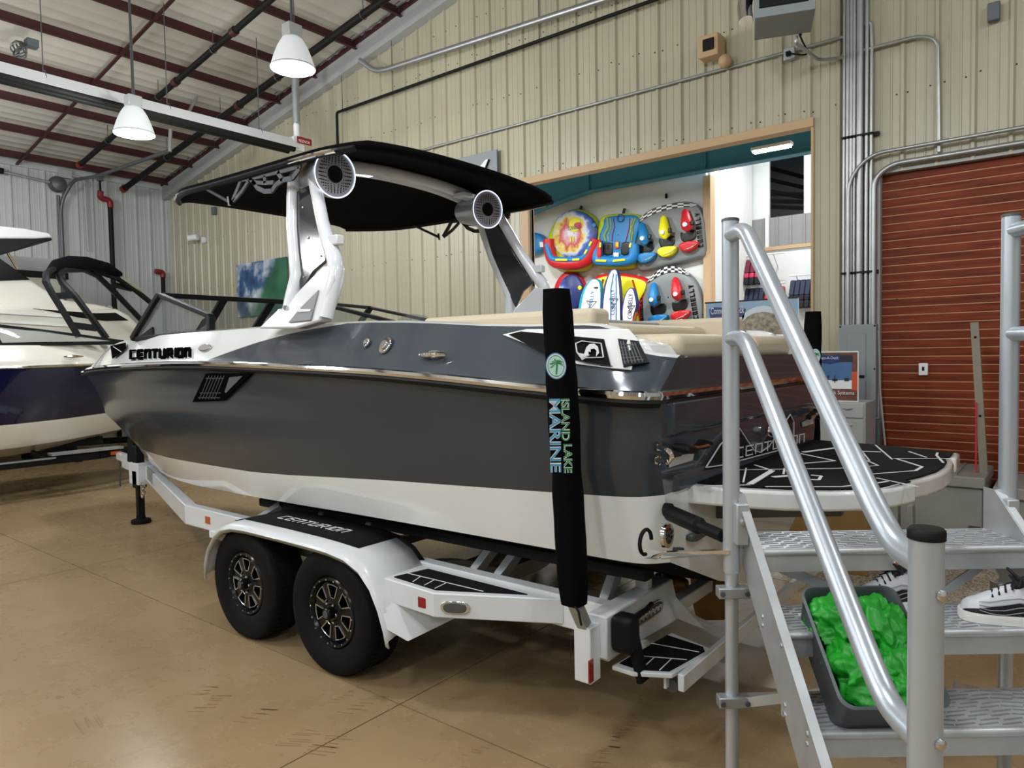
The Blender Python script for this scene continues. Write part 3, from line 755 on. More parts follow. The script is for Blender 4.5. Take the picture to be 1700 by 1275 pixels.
# tower speakers facing aft
for s, yy in ((0, 2.985), (1, 4.53)):
    sx, sz = -3.82, 3.015
    ax = Vector((1, -.12 if s == 0 else -.22, -.10)).normalized(); c0 = Vector((sx, yy, sz)) - ax * .34
    sp = MB().lathe([(.085, 0), (.10, .01), (.150, .30), (.155, .335), (.148, .345)], c0, ax, 32).build('tower_speaker', 'speaker_grey', boat)
    fc = c0 + ax * .345
    MB().lathe([(.150, .000), (.154, .005), (.150, .010), (.146, .005), (.150, .000)], fc, ax, 40).build('light_ring', 'led_ring', sp)
    MB().lathe([(.140, -.006), (.118, .002), (.060, -.012), (.058, -.012)], fc, ax, 40, cap=False).build('grille', 'speaker_grille', sp)
    MB().lathe([(.056, .004), (.05, .012), (.02, .002), (0, .0)], fc, ax, 24).build('horn', 'black_plastic', sp)
    hm_ = MB(); u = ax.orthogonal().normalized(); w_ = ax.cross(u)
    for rr, nn in ((.070, 16), (.082, 20), (.094, 24), (.106, 28), (.118, 32)):
        for k in range(nn):
            a = 2 * math.pi * (k + (.5 if int(rr * 1000) % 24 < 12 else 0)) / nn
            hm_.box(fc + (u * math.cos(a) + w_ * math.sin(a)) * rr + ax * (.001 - .006 * (1 - (rr - .06) / .06)), (.009, .009, .006), Matrix.Rotation(a, 3, ax))
    tag(hm_.build('grille_holes', 'black_plastic', sp, smooth=0), kind='stuff')
# ---------------------------------------------------------------- canopy
BX0, BX1, BH = -5.92, -3.44, 1.09
cr = []
NXc, NYc = 22, 20
for i in range(NXc + 1):
    u = i / NXc; x = lerp(BX0, BX1, u); row = []
    for j in range(NYc + 1):
        t = -1 + 2 * j / NYc
        h = BH * (1 - .20 * max(0, (.26 - u) / .26) ** 2 - .05 * max(0, (u - .85) / .15) ** 2)
        z = interp(u, [(0, 3.17), (.35, 3.135), (1, 3.12)]) + interp(u, [(0, .02), (.4, .10), (.75, .125), (1, .045)]) * (1 - abs(t) ** 2.5) - .02 * max(0, (abs(t) - .85) / .15) ** 2
        xx = x - .03 * (1 - t * t) * (1 - u) + .03 * (1 - t * t) * u
        row.append((xx, YC + t * h, z))
    cr.append(row)
can = MB().grid(cr).build('canopy', 'canvas_black', boat, smooth=80, solid=.045)
for s in (-1, 1):
    yb = YC + s * (BH - .01)
    MB().tube([cr[i][0 if s < 0 else -1] + () if False else Vector(cr[i][0 if s < 0 else -1]) + Vector((0, 0, -.018)) for i in range(0, NXc + 1)], .022, 8).build('canopy_rail', 'black_metal', can)
    MB().tube([Vector(cr[i][0 if s < 0 else -1]) + Vector((0, s * .022, -.02)) for i in range(0, 4)], .012, 8).build('rail_trim', 'chrome', can)
    MB().tube([Vector(cr[i][0 if s < 0 else -1]) + Vector((0, s * .028, -.022)) for i in range(17, NXc)], .016, 8).build('rail_trim', 'chrome', can)
# bracket plates with openings: built as a net of bars
def bracket(side):
    yb = 2.80
    q = (lambda p: p) if side == 0 else mirror_y
    b = MB()
    top = [U(*p, y=yb) for p in ((398, 302), (440, 291), (500, 272))]
    bot = [U(*p, y=yb) for p in ((385, 333), (392, 331), (410, 304), (425, 318), (450, 317), (462, 302), (487, 296), (500, 272))]
    pts = lambda L: [q(U(a, b_, y=yb)) for a, b_ in L]
    for L, w in (([(401, 298), (420, 295), (440, 290), (470, 283), (500, 275)], .034), ([(401, 298), (394, 316), (387, 333)], .03), ([(413, 301), (402, 318), (388, 334)], .024),
                 ([(420, 300), (428, 312), (440, 318), (452, 317), (460, 306), (470, 299), (486, 296), (498, 280)], .032), ([(423, 303), (441, 304), (455, 303)], .026), ([(440, 292), (441, 304)], .03), ([(462, 286), (470, 299)], .035), ([(415, 296), (425, 306)], .03)):
        P = pts(L)
        for a, c in zip(P, P[1:]): b.beam(a, c, .014, w, (0, 0, 1) if abs((c - a).normalized().z) < .8 else (1, 0, 0))
    o = b.build('canopy_bracket', 'bracket_grey', boat, smooth=0)
    MB().tube([q(U(327, 305, y=yb)), q(U(380, 335, y=yb))], .012, 8).build('canopy_strut', 'bracket_grey', o)
    MB().tube([q(U(379, 327, y=yb)), q(U(381, 341, y=yb))], .012, 6).build('strut_pin', 'chrome', o)
bracket(0); bracket(1)
MB().tube([(-3.75, YC - .35, 3.22), (-3.75, YC - .35, 3.28)], .05, 10).build('stern_light', 'black_plastic', boat)
# ---------------------------------------------------------------- stern of the wake boat
XT = -1.37
def tr(px, py, dx=0.0): return U(px, py, x=XT + dx)
sec = hull_section(XT); dsec = [dedge(v, XT) for v in (0, .3, .6, .85, 1)]
up_ = [(b, z) for b, z in sec if z >= 1.2] ; lo_ = [(b, z) for b, z in sec if z <= 1.206]
def cap(pts, x, zcut=None): return [(x, YC - b, z) for b, z in pts] + [(x, YC + b, z) for b, z in reversed(pts)]
tra = MB()
tra.add(cap(up_, XT), [tuple(range(2 * len(up_)))], 1)
tra.add(cap(lo_[1:], XT) , [tuple(range(2 * len(lo_[1:])))], 0)
tra.add(cap([lo_[1]], XT) + [(XT, YC, lo_[0][1])], [(0, 1, 2)], 0)
tra.add(cap(dsec, XT), [tuple(range(2 * len(dsec)))], 1)
tra.build('transom', ['white_gel', 'slate_gel'], boat, smooth=0)
# raised upper band and lower bulge give the transom its recess
MB().prism([(XT - .02, YC - 1.10, 1.60), (XT + .03, YC - 1.06, 1.60), (XT + .02, YC - 1.06, 1.46), (XT - .02, YC - 1.10, 1.43)], (0, 2.14, 0)).build('transom_band', 'slate_gel', boat, bevel=.01)
MB().prism([(XT - .02, YC - 1.08, 1.20), (XT + .02, YC - 1.0, 1.205), (XT + .02, YC - 1.0, 1.25), (XT - .02, YC - 1.04, 1.30)], (0, 2.0, 0)).build('transom_shelf', 'slate_gel', boat, bevel=.008)
# name plate on the transom
NP = [(1172, 776), (1196, 738), (1226, 709), (1252, 748), (1262, 751), (1277, 741), (1312, 688), (1318, 700), (1318, 741), (1200, 772)]
np_ = MB().prism([tr(*p, .012) for p in NP], (.01, 0, 0)).build('transom_plate', 'black_gloss', boat, smooth=0)
e = MB(); Q = [tr(*p, .026) for p in NP]
for a, b in zip(Q, Q[1:] + Q[:1]): e.beam(a, b, .004, .006, (1, 0, 0))
e.build('plate_outline', 'white_print', np_, smooth=0)
ta, tb = tr(1221, 762, .03), tr(1338, 733, .03)
blocktext('CENTURION', 'transom_lettering', 'white_print', np_, ta, Vector((0, tb.y - ta.y, tb.z - ta.z)), (0, 0, 1), .055, (tb - ta).length, .006, .004, .15)
# tow eye, stern eyes, handle, warning sticker
for s in (0, 1):
    q = (lambda p: p) if s == 0 else mirror_y
    c = tr(1094, 755, .01); c2 = tr(1112, 768, .0)
    U1 = [q(tr(1094, 742, .01)), q(tr(1108, 747, .09)), q(tr(1117, 757, .11)), q(tr(1110, 768, .09)), q(tr(1091, 764, .01))]
    MB().tube(fillet(U1, .03), .011, 8).build('stern_eye', 'chrome', boat)
    MB().lathe([(.022, 0), (.02, .012), (0, .014)], q(tr(1094, 742, 0)), (1, 0, 0), 12).build('eye_flange', 'chrome', boat)
    MB().lathe([(.022, 0), (.02, .012), (0, .014)], q(tr(1091, 764, 0)), (1, 0, 0), 12).build('eye_flange', 'chrome', boat)
    MB().tube([q(tr(1117, 741, .02)), q(tr(1135, 745, .06)), q(tr(1152, 747, .06))], [.02, .026, .024], 8, flat=.7).build('platform_latch', 'black_plastic', boat)
    MB().tube([q(tr(1150, 745, .06)), q(tr(1174, 740, .06))], .014, 8).build('latch_bar', 'chrome', boat)
    MB().prism([q(tr(*p, .05)) for p in ((1150, 741), (1160, 729), (1176, 733), (1178, 738))], (.02, 0, 0)).build('latch_stop', 'black_plastic', boat)
    st = MB().prism([q(tr(*p, .005)) for p in ((1112, 759), (1152, 752), (1149, 764), (1110, 776))], (.003, 0, 0)).build('warning_sticker', 'white_print', boat, smooth=0)
    MB().prism([q(tr(*p, .009)) for p in ((1120, 756), (1132, 754), (1131, 757), (1119, 760))], (.001, 0, 0)).build('sticker_band', 'red_reflector', st, smooth=0)
MB().lathe([(.035, 0), (.03, .02), (.02, .05), (.03, .06), (0, .065)], tr(1278, 716, .02), (1, 0, 0), 16).build('tow_eye', 'chrome', boat)
# lower transom hardware below the platform
c = tr(1105, 889, .002); th = MB().lathe([(.055, 0), (.052, .015), (.035, .018), (.032, .004), (.0, .004)], c, (1, 0, 0), 28).build('exhaust_outlet', 'chrome', boat)
w = MB()
for k in range(4):
    a = k * math.pi / 4; w.beam(c + Vector((.012, math.cos(a) * .035, math.sin(a) * .035)), c - Vector((-.012, math.cos(a) * .035, math.sin(a) * .035)), .008, .008, (1, 0, 0))
w.build('outlet_vane', 'steel_dark', th, smooth=0)
MB().prism([tr(*p, .002) for p in ((1139, 887), (1163, 878), (1164, 888), (1148, 898), (1139, 898))], (.03, 0, 0)).build('underwater_light', 'steel_dark', boat, bevel=.006)
for (px, py) in ((1118, 911), (1123, 911), (1128, 911)): MB().lathe([(.008, 0), (.008, .02), (0, .022)], tr(px, py), (1, 0, 0), 8).build('drain_plug', 'steel_dark', boat)
p1_, p2_ = tr(1104, 848, .02), U(1200, 890, x=-1.02)
MB().lathe([(.03, 0), (.03, .03), (0, .032)], tr(1104, 846, 0), (1, 0, 0), 12).build('actuator_mount', 'black_plastic', boat)
MB().tube([p1_, lerp(p1_, p2_, .1), lerp(p1_, p2_, .11), lerp(p1_, p2_, .62), lerp(p1_, p2_, .64), p2_], [.014, .018, .034, .034, .024, .024], 14).build('surf_actuator', 'black_plastic', boat)
MB().prism([tr(1068, 927, .0), tr(1082, 912, .0), tr(1100, 917, .1), U(1210, 914, x=-.98), U(1210, 920, x=-.98), tr(1088, 930, .1)], (.0, .03, 0)).build('surf_tab', 'chrome', boat, smooth=0)
MB().tube([tr(1072, 920, .02) + Vector((0, .05 * math.cos(a), .05 * math.sin(a) + .05)) for a in [k * math.pi / 8 for k in range(0, 13)]], .008, 6).build('tab_hose', 'black_rubber', boat)
# running gear
mat('bronze', '7A5A2C', .45, metal=.45, noise=(8, .3))
MB().prism([U(*p, y=3.87) for p in ((1143, 938), (1202, 938), (1202, 1030), (1170, 1030), (1154, 1022), (1150, 1005))], (0, .03, 0)).build('rudder', 'bronze', boat, smooth=20, bevel=.006)
hb = U(1112, 965, y=3.88); pr = MB().lathe([(.035, -.09), (.05, -.05), (.05, .07), (.03, .11), (0, .12)], hb, (1, 0, 0), 16).build('propeller', 'bronze', boat)
for k in range(4):
    a = math.pi / 4 + k * math.pi / 2; u = Vector((0, math.cos(a), math.sin(a))); v = Vector((0, -math.sin(a), math.cos(a)))
    rows_ = []
    for i in range(6):
        r = .04 + i * .032; wd_ = [.04, .07, .085, .085, .065, .02][i]
        rows_.append([hb + u * r + v * (wd_ * s_) + Vector((.055 * s_ * (1 - i * .1), 0, 0)) for s_ in (-1, -.4, .3, 1)])
    MB().grid(rows_).build('blade', 'bronze', pr, smooth=60, solid=.008)
MB().tube([hb + Vector((-.09, 0, .0)), (-3.2, YC, .66)], .018, 8).build('propeller_shaft', 'steel_dark', boat)
# swim platform
PZ = 1.21
PO = [(-1.40, 3.00), (-1.15, 3.03), (-.97, 3.085), (-.80, 3.18), (-.685, 3.28), (-.60, 3.42), (-.545, 3.585), (-.575, 3.60), (-.53, 3.75), (-.49, 3.95), (-.48, 4.15), (-.49, 4.35), (-.525, 4.53), (-.50, 4.545), (-.505, 4.755), (-.62, 4.80), (-.90, 4.90), (-1.12, 4.945), (-1.40, 4.98)]
plat = MB().prism([(x, y, PZ - .085) for x, y in PO], (0, 0, .085)).build('swim_platform', 'white_gel', boat, smooth=30, bevel=.014, bseg=3)
cxp, cyp = -1.0, 3.98
pad = MB().prism([(lerp(x, cxp, .055) - .0, lerp(y, cyp, .055), PZ) for x, y in PO], (0, 0, .008)).build('platform_mat', 'eva_black', plat, smooth=30, bevel=.003)
ln = MB()
def pz(px, py): return U(px, py, z=PZ + .0105)
ZK = lambda a, b: (1080 + a * .3176, 660 + b * .3176)
for w_, L in ((.030, [(635, 382), (520, 452)]), (.012, [(545, 352), (632, 380)]), (.008, [(500, 368), (485, 442)]), (.008, [(280, 462), (520, 456)]),
              (.03, [(640, 415), (760, 405)]), (.010, [(700, 370), (695, 400)]), (.014, [(840, 405), (893, 410), (880, 430), (830, 428)]), (.010, [(600, 465), (1000, 466), (1090, 455)]),
              (.006, [(430, 378), (980, 370), (1190, 355)]), (.010, [(1190, 355), (1120, 325)]), (.012, [(780, 292), (965, 330), (700, 352)]), (.03, [(800, 285), (975, 262)]),
              (.008, [(1080, 250), (1145, 330)]), (.012, [(1090, 280), (1205, 284)]), (.010, [(1175, 248), (1262, 322)]), (.007, [(1270, 318), (1600, 318)]), (.014, [(1280, 318), (1420, 362), (1385, 382)]), (.009, [(1385, 382), (1150, 400)]),
              (.012, [(1350, 282), (1440, 312)]), (.012, [(1500, 288), (1495, 302), (1530, 340)]), (.008, [(1180, 420), (1400, 466)]), (.012, [(1240, 438), (1160, 450)]), (.005, [(1300, 452), (1190, 480)])):
    P = [pz(*ZK(*p)) for p in L]
    for a, b in zip(P, P[1:]): ln.beam(a, b, w_, .002)
ln.build('mat_groove_lines', 'white_print', pad, smooth=0)
for yy in (3.35, 4.45): MB().beam((-1.40, yy, 1.02), (-.80, yy, 1.11), .05, .06).build('platform_bracket', 'steel_dark', boat, bevel=.005)
# cushions
def cushion(lo, hi, name='cushion', m='vinyl_beige', bev=.05): return MB().bb(lo, hi).build(name, m, boat, smooth=60, bevel=bev, bseg=4)
for (y0, y1) in ((3.12, 3.74), (3.75, 4.12), (4.13, 4.80)):
    cushion((-1.98, y0, 1.77), (-1.455, y1, 1.905), 'sun_pad')
cushion((-2.28, 3.05, 1.45), (-2.0, 4.72, 1.985), 'aft_backrest')
cushion((-2.95, 2.90, 1.90), (-1.80, 3.07, 2.035), 'side_bolster', bev=.03); cushion((-3.75, 4.69, 1.90), (-1.80, 4.88, 2.045), 'side_bolster', bev=.03)
cushion((-4.6, 3.0, 1.25), (-2.4, 3.5, 1.65), 'lounge_seat'); cushion((-4.6, 4.25, 1.25), (-2.4, 4.7, 1.65), 'lounge_seat')
cushion((-8.1, 3.45, 1.27), (-7.0, 3.75, 1.6), 'bow_seat'); cushion((-8.1, 4.0, 1.27), (-7.0, 4.3, 1.6), 'bow_seat')
MB().bb((-5.6, 4.15, 1.27), (-4.9, 4.75, 2.0)).build('helm_console', 'white_gel', boat, bevel=.04); MB().bb((-5.6, 2.95, 1.27), (-4.9, 3.5, 1.98)).build('port_console', 'white_gel', boat, bevel=.04)
MB().bb((-1.47, 3.10, 1.755), (-1.43, 4.80, 1.785)).build('sun_pad_base', 'black_plastic', boat, bevel=.004)
MB().prism([(-1.66, 2.86, 1.78), (-1.44, 2.86, 1.78), (-1.50, 2.86, 1.86), (-1.62, 2.86, 1.87)], (0, .24, 0)).build('aft_corner_moulding', 'white_gel', boat, bevel=.015)
cushion((-2.5, 3.1, 1.95), (-2.32, 4.66, 2.03), 'walkthrough_pad', 'vinyl_grey', .03)

# ================================================================ THE TRAILER
trl = thing('boat_trailer', 'white tandem axle boat trailer with black wheels under the grey wake boat', 'trailer', (-3.75, YC, 0))
mat('trailer_white', 'DDE0E2', .3, coat=.3, noise=(3, .05))
mat('galv_leg', '8E9192', .45, metal=.5)
RY, RZ0, RZ1 = 2.80, .49, .648
def my(y): return 2 * YC - y
for s in (0, 1):
    q = (lambda y: y) if s == 0 else my; sg = 1 if s == 0 else -1
    MB().beam((-5.60, q(RY + .04), (RZ0 + RZ1) / 2), (-1.66, q(RY + .04), (RZ0 + RZ1) / 2), .08, RZ1 - RZ0).build('frame_rail', 'trailer_white', trl, bevel=.008)
    MB().prism([(-5.60, q(RY), RZ0), (-5.60, q(RY), RZ1), (-8.12, q(3.62), RZ1), (-8.12, q(3.62), RZ0)], (.02, .085 * sg, 0)).build('tongue_rail', 'trailer_white', trl, bevel=.006)
    a = MB().bb((-5.28, q(RY - .004), .545), (-5.21, q(RY + .006), .60)).build('side_reflector', 'amber_reflector', trl)
    # step behind the fender
    SPp = [(-2.90, q(2.515)), (-2.50, q(2.495)), (-1.92, q(2.80)), (-2.90, q(2.80))]
    sp = MB().prism([(x, y, .505) for x, y in SPp], (0, 0, .125)).build('step', 'trailer_white', trl, smooth=20, bevel=.006)
    PP = [(-2.85, q(2.55)), (-2.52, q(2.53)), (-2.10, q(2.745)), (-2.80, q(2.755))]
    pd = MB().prism([(x, y, .63) for x, y in PP], (0, 0, .006)).build('step_mat', 'eva_black', sp, smooth=0)
    L = MB()
    for a, b in (((-2.83, 2.63), (-2.30, 2.645)), ((-2.70, 2.545), (-2.73, 2.63)), ((-2.61, 2.54), (-2.63, 2.635)), ((-2.53, 2.535), (-2.545, 2.64))): L.beam((a[0], q(a[1]), .637), (b[0], q(b[1]), .637), .005, .002)
    L.build('mat_line', 'white_print', pd, smooth=0)
    rf = U(703, 1001, y=2.50); MB().box((rf.x, q(2.503), rf.z), (.075, .012, .055), Matrix.Rotation(.05 * sg, 3, 'Z')).build('red_reflector', 'red_reflector', sp, bevel=.003)
    # oval marker lamp on the slanted face
    nx, ny = Vector((.305, -.58)).normalized() if False else (.465, -.885)
    cl_ = Vector((-2.40, q(2.546), .565)); tx = Vector((.885, .465 * sg, 0)); nn = Vector((.465, -.885 * sg, 0))
    ring = [cl_ + tx * (.075 * math.copysign(abs(math.cos(a)) ** .7, math.cos(a))) + Vector((0, 0, .033 * math.copysign(abs(math.sin(a)) ** .8, math.sin(a)))) for a in [2 * math.pi * k / 24 for k in range(24)]]
    ml = MB().prism(ring, nn * .012).build('marker_lamp', 'chrome', sp, bevel=.003)
    MB().prism([cl_ + (p - cl_) * .8 + nn * .008 for p in ring], nn * .01).build('lens', 'steel_dark', ml, bevel=.003)
    # fender: a strip arched over both wheels
    prof = [(-4.60, .37), (-4.585, .47), (-4.545, .57), (-4.47, .66), (-4.37, .725), (-4.25, .755), (-4.10, .765), (-3.75, .768), (-3.40, .766), (-3.25, .762), (-3.10, .745), (-2.98, .70), (-2.89, .62), (-2.83, .52), (-2.79, .42), (-2.77, .35)]
    rws = [[(x + (0 if 1 else 0), q(2.43), z - .05), (x, q(2.415), z - .03), (x, q(2.43), z - .008), (x, q(2.47), z + .004), (x, q(2.80), z + .004)] for x, z in prof]
    fd = MB().grid(rws).build('fender', 'trailer_white', trl, smooth=40, solid=.012)
    MB().prism([(-2.775, q(2.43), .40), (-2.70, q(2.50), .335), (-2.62, q(2.78), .39), (-2.60, q(2.79), .52), (-2.80, q(2.79), .55), (-2.82, q(2.43), .5)], (-.012, 0, 0)).build('mud_skirt', 'trailer_white', fd, smooth=20)
    MB().prism([(-4.62, q(2.47), .60), (-4.42, q(2.47), .60), (-4.42, q(2.80), .60), (-4.62, q(2.80), .60)], (0, 0, .05)).build('front_step', 'trailer_white', fd, bevel=.005)
    mt = MB().grid([[(x, q(2.50 if -4.25 < x < -3.2 else 2.52), z + .014), (x, q(2.83), z + .014)] for x, z in prof[4:11]]).build('fender_mat', 'eva_black', fd, smooth=40, solid=.006)
    MB().grid([[(x, q(2.795), z - .02), (x, q(2.835), z + .012)] for x, z in prof[3:]]).build('fender_edge', 'black_rubber', fd, smooth=40, solid=.01)
    blocktext('CENTURION', 'fender_lettering', 'white_print', fd, (-4.02 if s == 0 else -3.25, q(2.61), .788), (1 if s == 0 else -1, 0, 0), (0, sg, 0), .07, .68, .007, .003, .2)
    # wheels
    for wx in (-4.20, -3.31):
        wc = Vector((wx, q(2.495), .360)); axd = Vector((0, -sg, 0))
        R0 = .360
        wh = MB().lathe([(.208, .010), (.218, .02), (.24, .032), (.305, .042), (.342, .035), (.356, .018), (.360, -.01), (.360, -.18), (.352, -.20), (.315, -.225), (.22, -.215), (.208, -.2)], wc, axd, 56, cap=False).build('tire', 'black_rubber', trl, smooth=50)
        tr_ = MB()
        for k in range(56):
            a = 2 * math.pi * k / 56; rd = Vector((math.cos(a), 0, math.sin(a))); tg = Vector((-math.sin(a), 0, math.cos(a)))
            for yy, ln_ in ((-.03, .05), (-.165, .05)):
                tr_.box(wc + rd * (R0 + .001) + axd * yy, (.024, ln_, .006), Matrix((tg, axd, rd)).transposed())
        tag(tr_.build('tread_blocks', 'black_rubber', wh, smooth=0), kind='stuff')
        rim = MB().lathe([(.205, -.19), (.205, .012), (.198, .020), (.185, .018), (.178, .004), (.168, -.015), (.162, -.06), (.10, -.07), (.0, -.07)], wc, axd, 48, cap=False).build('rim', 'black_gloss', trl)
        # seven spokes with milled edges, beadlock bolts, hub
        for k in range(7):
            a = 2 * math.pi * k / 7 + .2; rd = Vector((math.cos(a), 0, math.sin(a))); tg = Vector((-math.sin(a), 0, math.cos(a)))
            P = [wc + rd * .05 - tg * .022 + axd * .0, wc + rd * .17 - tg * .030 + axd * .0, wc + rd * .17 + tg * .030 + axd * .0, wc + rd * .05 + tg * .022 + axd * .0]
            spk = MB().prism(P, axd * -.03).build('spoke', 'black_gloss', rim, smooth=0)
            ed = MB()
            for sgn in (-1, 1):
                ed.beam(wc + rd * .085 + tg * sgn * .020 + axd * .003, wc + rd * .158 + tg * sgn * .027 + axd * .003, .006, .006, axd)
            a2 = a + math.pi / 7
            rr = .158; a3, a4 = a + .19, a + 2 * math.pi / 7 - .19
            pts_ = [wc + Vector((math.cos(b), 0, math.sin(b))) * rr + axd * .004 for b in [lerp(a3, a4, t / 6) for t in range(7)]]
            ed.tube(pts_, .0034, 5)
            r2 = .082; pts_ = [wc + Vector((math.cos(b), 0, math.sin(b))) * r2 + axd * .004 for b in [lerp(a + .25, a + 2 * math.pi / 7 - .25, t / 3) for t in range(4)]]
            ed.tube(pts_, .0034, 5)
            ed.build('milled_edge', 'badge_chrome', spk, smooth=0)
        bm_ = MB()
        for k in range(18):
            a = 2 * math.pi * k / 18; bm_.lathe([(.006, 0), (.005, .005), (0, .006)], wc + Vector((math.cos(a), 0, math.sin(a))) * .188 + axd * .017, axd, 6)
        tag(bm_.build('beadlock_bolts', 'badge_chrome', rim, smooth=0), kind='stuff')
        MB().lathe([(.075, -.03), (.072, .0), (.05, .008), (.034, .01), (.034, .05), (.028, .056), (0, .057)], wc, axd, 24).build('hub_cap', 'black_gloss', rim)
        MB().lathe([(.022, .0), (.020, .002), (0, .002)], wc + axd * .057, axd, 16).build('hub_emblem', 'steel_dark', rim)
        for k in range(6):
            a = 2 * math.pi * k / 6; MB().lathe([(.009, 0), (.009, .022), (.005, .026), (0, .026)], wc + Vector((math.cos(a), 0, math.sin(a))) * .055 + axd * .004, axd, 6).build('lug_nut', 'chrome', rim)
    # bunk, legs
    MB().beam((-4.85, q(3.04), .725), (-1.55, q(2.98), .775), .09, .06).build('bunk_board', 'carpet_black', trl, bevel=.01)
    for bx, lean in ((-4.55, .16), (-4.05, -.02), (-3.55, 0), (-2.53, .05), (-2.36, .05), (-1.75, 0)):
        MB().beam((bx - lean, q(2.90), .62), (bx, q(3.0), .74), .06, .05, (1, 0, 0)).build('bunk_leg', 'galv_leg', trl, bevel=.004)
    # axle torsion tubes
    # guide pole with sleeve
    MB().box((-1.675, q(2.62), .497), (.085, .085, .25)).build('guide_post', 'trailer_white', trl, bevel=.005)
    MB().beam((-1.675, q(2.60), .62), (-1.69 + (0 if s == 0 else .225), q(2.53), .76), .05, .05, (1, 0, 0)).build('guide_bracket', 'galv', trl, bevel=.004)
    if s == 0: MB().box((-1.632, q(2.58), .435), (.006, .035, .10)).build('rear_reflector', 'red_reflector', trl)
    gx0 = 0 if s == 0 else .225
    b0, b1 = Vector((-1.685 + gx0, q(2.535), .735)), Vector((-1.69 + gx0, q(2.44), 2.085))
    rw = []; rn = random.Random(5)
    for i in range(15):
        t = i / 14; c = lerp(b0, b1, t); wv = .056 * (.86 if i in (0, 14) else 1) + rn.uniform(-.003, .003)
        rw.append([c + Vector((math.copysign(abs(math.cos(a)) ** .55, math.cos(a)) * wv, math.copysign(abs(math.sin(a)) ** .55, math.sin(a)) * wv, 0)) for a in [2 * math.pi * k / 20 for k in range(20)]])
    sl = MB().grid(rw, wrap=True); sl.add(rw[0], [tuple(range(20))]); sl.add(rw[-1], [tuple(range(20))])
    gp = sl.build('guide_sleeve', 'canvas_black', trl, smooth=50)
    # printed badge and name reading down the aft faces of the sleeve
    MB().tube([(-1.66, q(2.50), .745), (-1.62, q(2.47), .73), (-1.60, q(2.46), .68)], .005, 5).build('draw_cord', 'black_rubber', gp)
    if s == 0:
        # camera-facing corner direction of the sleeve: aft-outboard
        nd = Vector((.60, -.80, 0)).normalized(); xd_ = Vector((0, 0, -1)) ; yd_ = nd.cross(xd_).normalized()
    else:
        nd = Vector((.75, -.66, 0)).normalized()
    tang = Vector((-nd.y, nd.x, 0))
    def onsl(z, u, o=.002):
        c = lerp(b0, b1, (z - b0.z) / (b1.z - b0.z)); return c + nd * (.064 + o) + tang * u
    cz = 1.767
    for r, m_, o_ in ((.052, 'logo_blue', .002), (.048, 'white_print', .004), (.042, 'logo_green', .005), (.039, 'logo_pale', .006)):
        ring = [onsl(cz + r * 1.05 * math.sin(a), -.022 + r * .82 * math.cos(a), o_) for a in [2 * math.pi * k / 28 for k in range(28)]]
        (globals().setdefault('logo_first', None))
        if m_ not in MATS: mat(m_, {'logo_blue': '4C9BC8', 'logo_green': '2C8C46', 'logo_pale': 'BFE3DE'}[m_], .6)
        MB().add(ring, [tuple(range(28))]).build('sleeve_badge', m_, gp, smooth=0)
    pm = MB()
    for k in range(7):
        a = math.pi * (.02 + k * .17); l = .030 + .004 * (k % 2)
        base = onsl(cz + .008, -.018, .008)
        pm.prism([onsl(cz + .010 + math.sin(a) * t * l - (t ** 2) * .014, -.020 + math.cos(a) * t * l, .008) for t in (0, .5, 1)] + [onsl(cz + .010 + math.sin(a + .35) * t * l - (t ** 2) * .010, -.020 + math.cos(a + .35) * t * l, .008) for t in (.7, .4)], nd * .0005)
    pm.prism([onsl(cz + .012, -.020, .008), onsl(cz - .034, -.026, .008), onsl(cz - .034, -.020, .008), onsl(cz + .012, -.014, .008)], nd * .0005)
    pm.build('palm_print', 'logo_green', gp, smooth=0)
    if s == 0:
        for dz, m_, wt in ((0, 'white_print', .035), (.0012, None, .0)):
            text('ISLAND', 'sleeve_lettering', m_ or 'logo_green', gp, onsl(1.632, -.010, .004 + dz), (0, 0, -1), tang, .036, 0, .175, weight=wt)
            text('LAKE', 'sleeve_lettering', m_ or 'logo_green', gp, onsl(1.443, -.010, .004 + dz), (0, 0, -1), tang, .036, 0, .121, weight=wt)
            text('MARINE', 'sleeve_lettering', m_ or 'logo_blue', gp, onsl(1.632, -.058, .004 + dz), (0, 0, -1), tang, .046, 0, .305, weight=wt)
for wx in (-4.20, -3.31): MB().beam((wx, 2.75, .342), (wx, my(2.75), .342), .07, .07).build('axle', 'steel_dark', trl, bevel=.006)
# cross members dip under the keel
for xx in (-4.75, -3.0, -2.05):
    P = fillet([(xx, 2.84, .56), (xx, 3.25, .50), (xx, 3.6, .33), (xx, my(3.6), .33), (xx, my(3.25), .50), (xx, my(2.84), .56)], .2)
    b = MB()
    rw = [[p + Vector((dx, 0, dz)) for dx, dz in ((-.04, -.05), (.04, -.05), (.04, .05), (-.04, .05))] for p in P]
    MB().grid(rw, wrap=True).build('cross_member', 'galv_leg', trl, smooth=40)
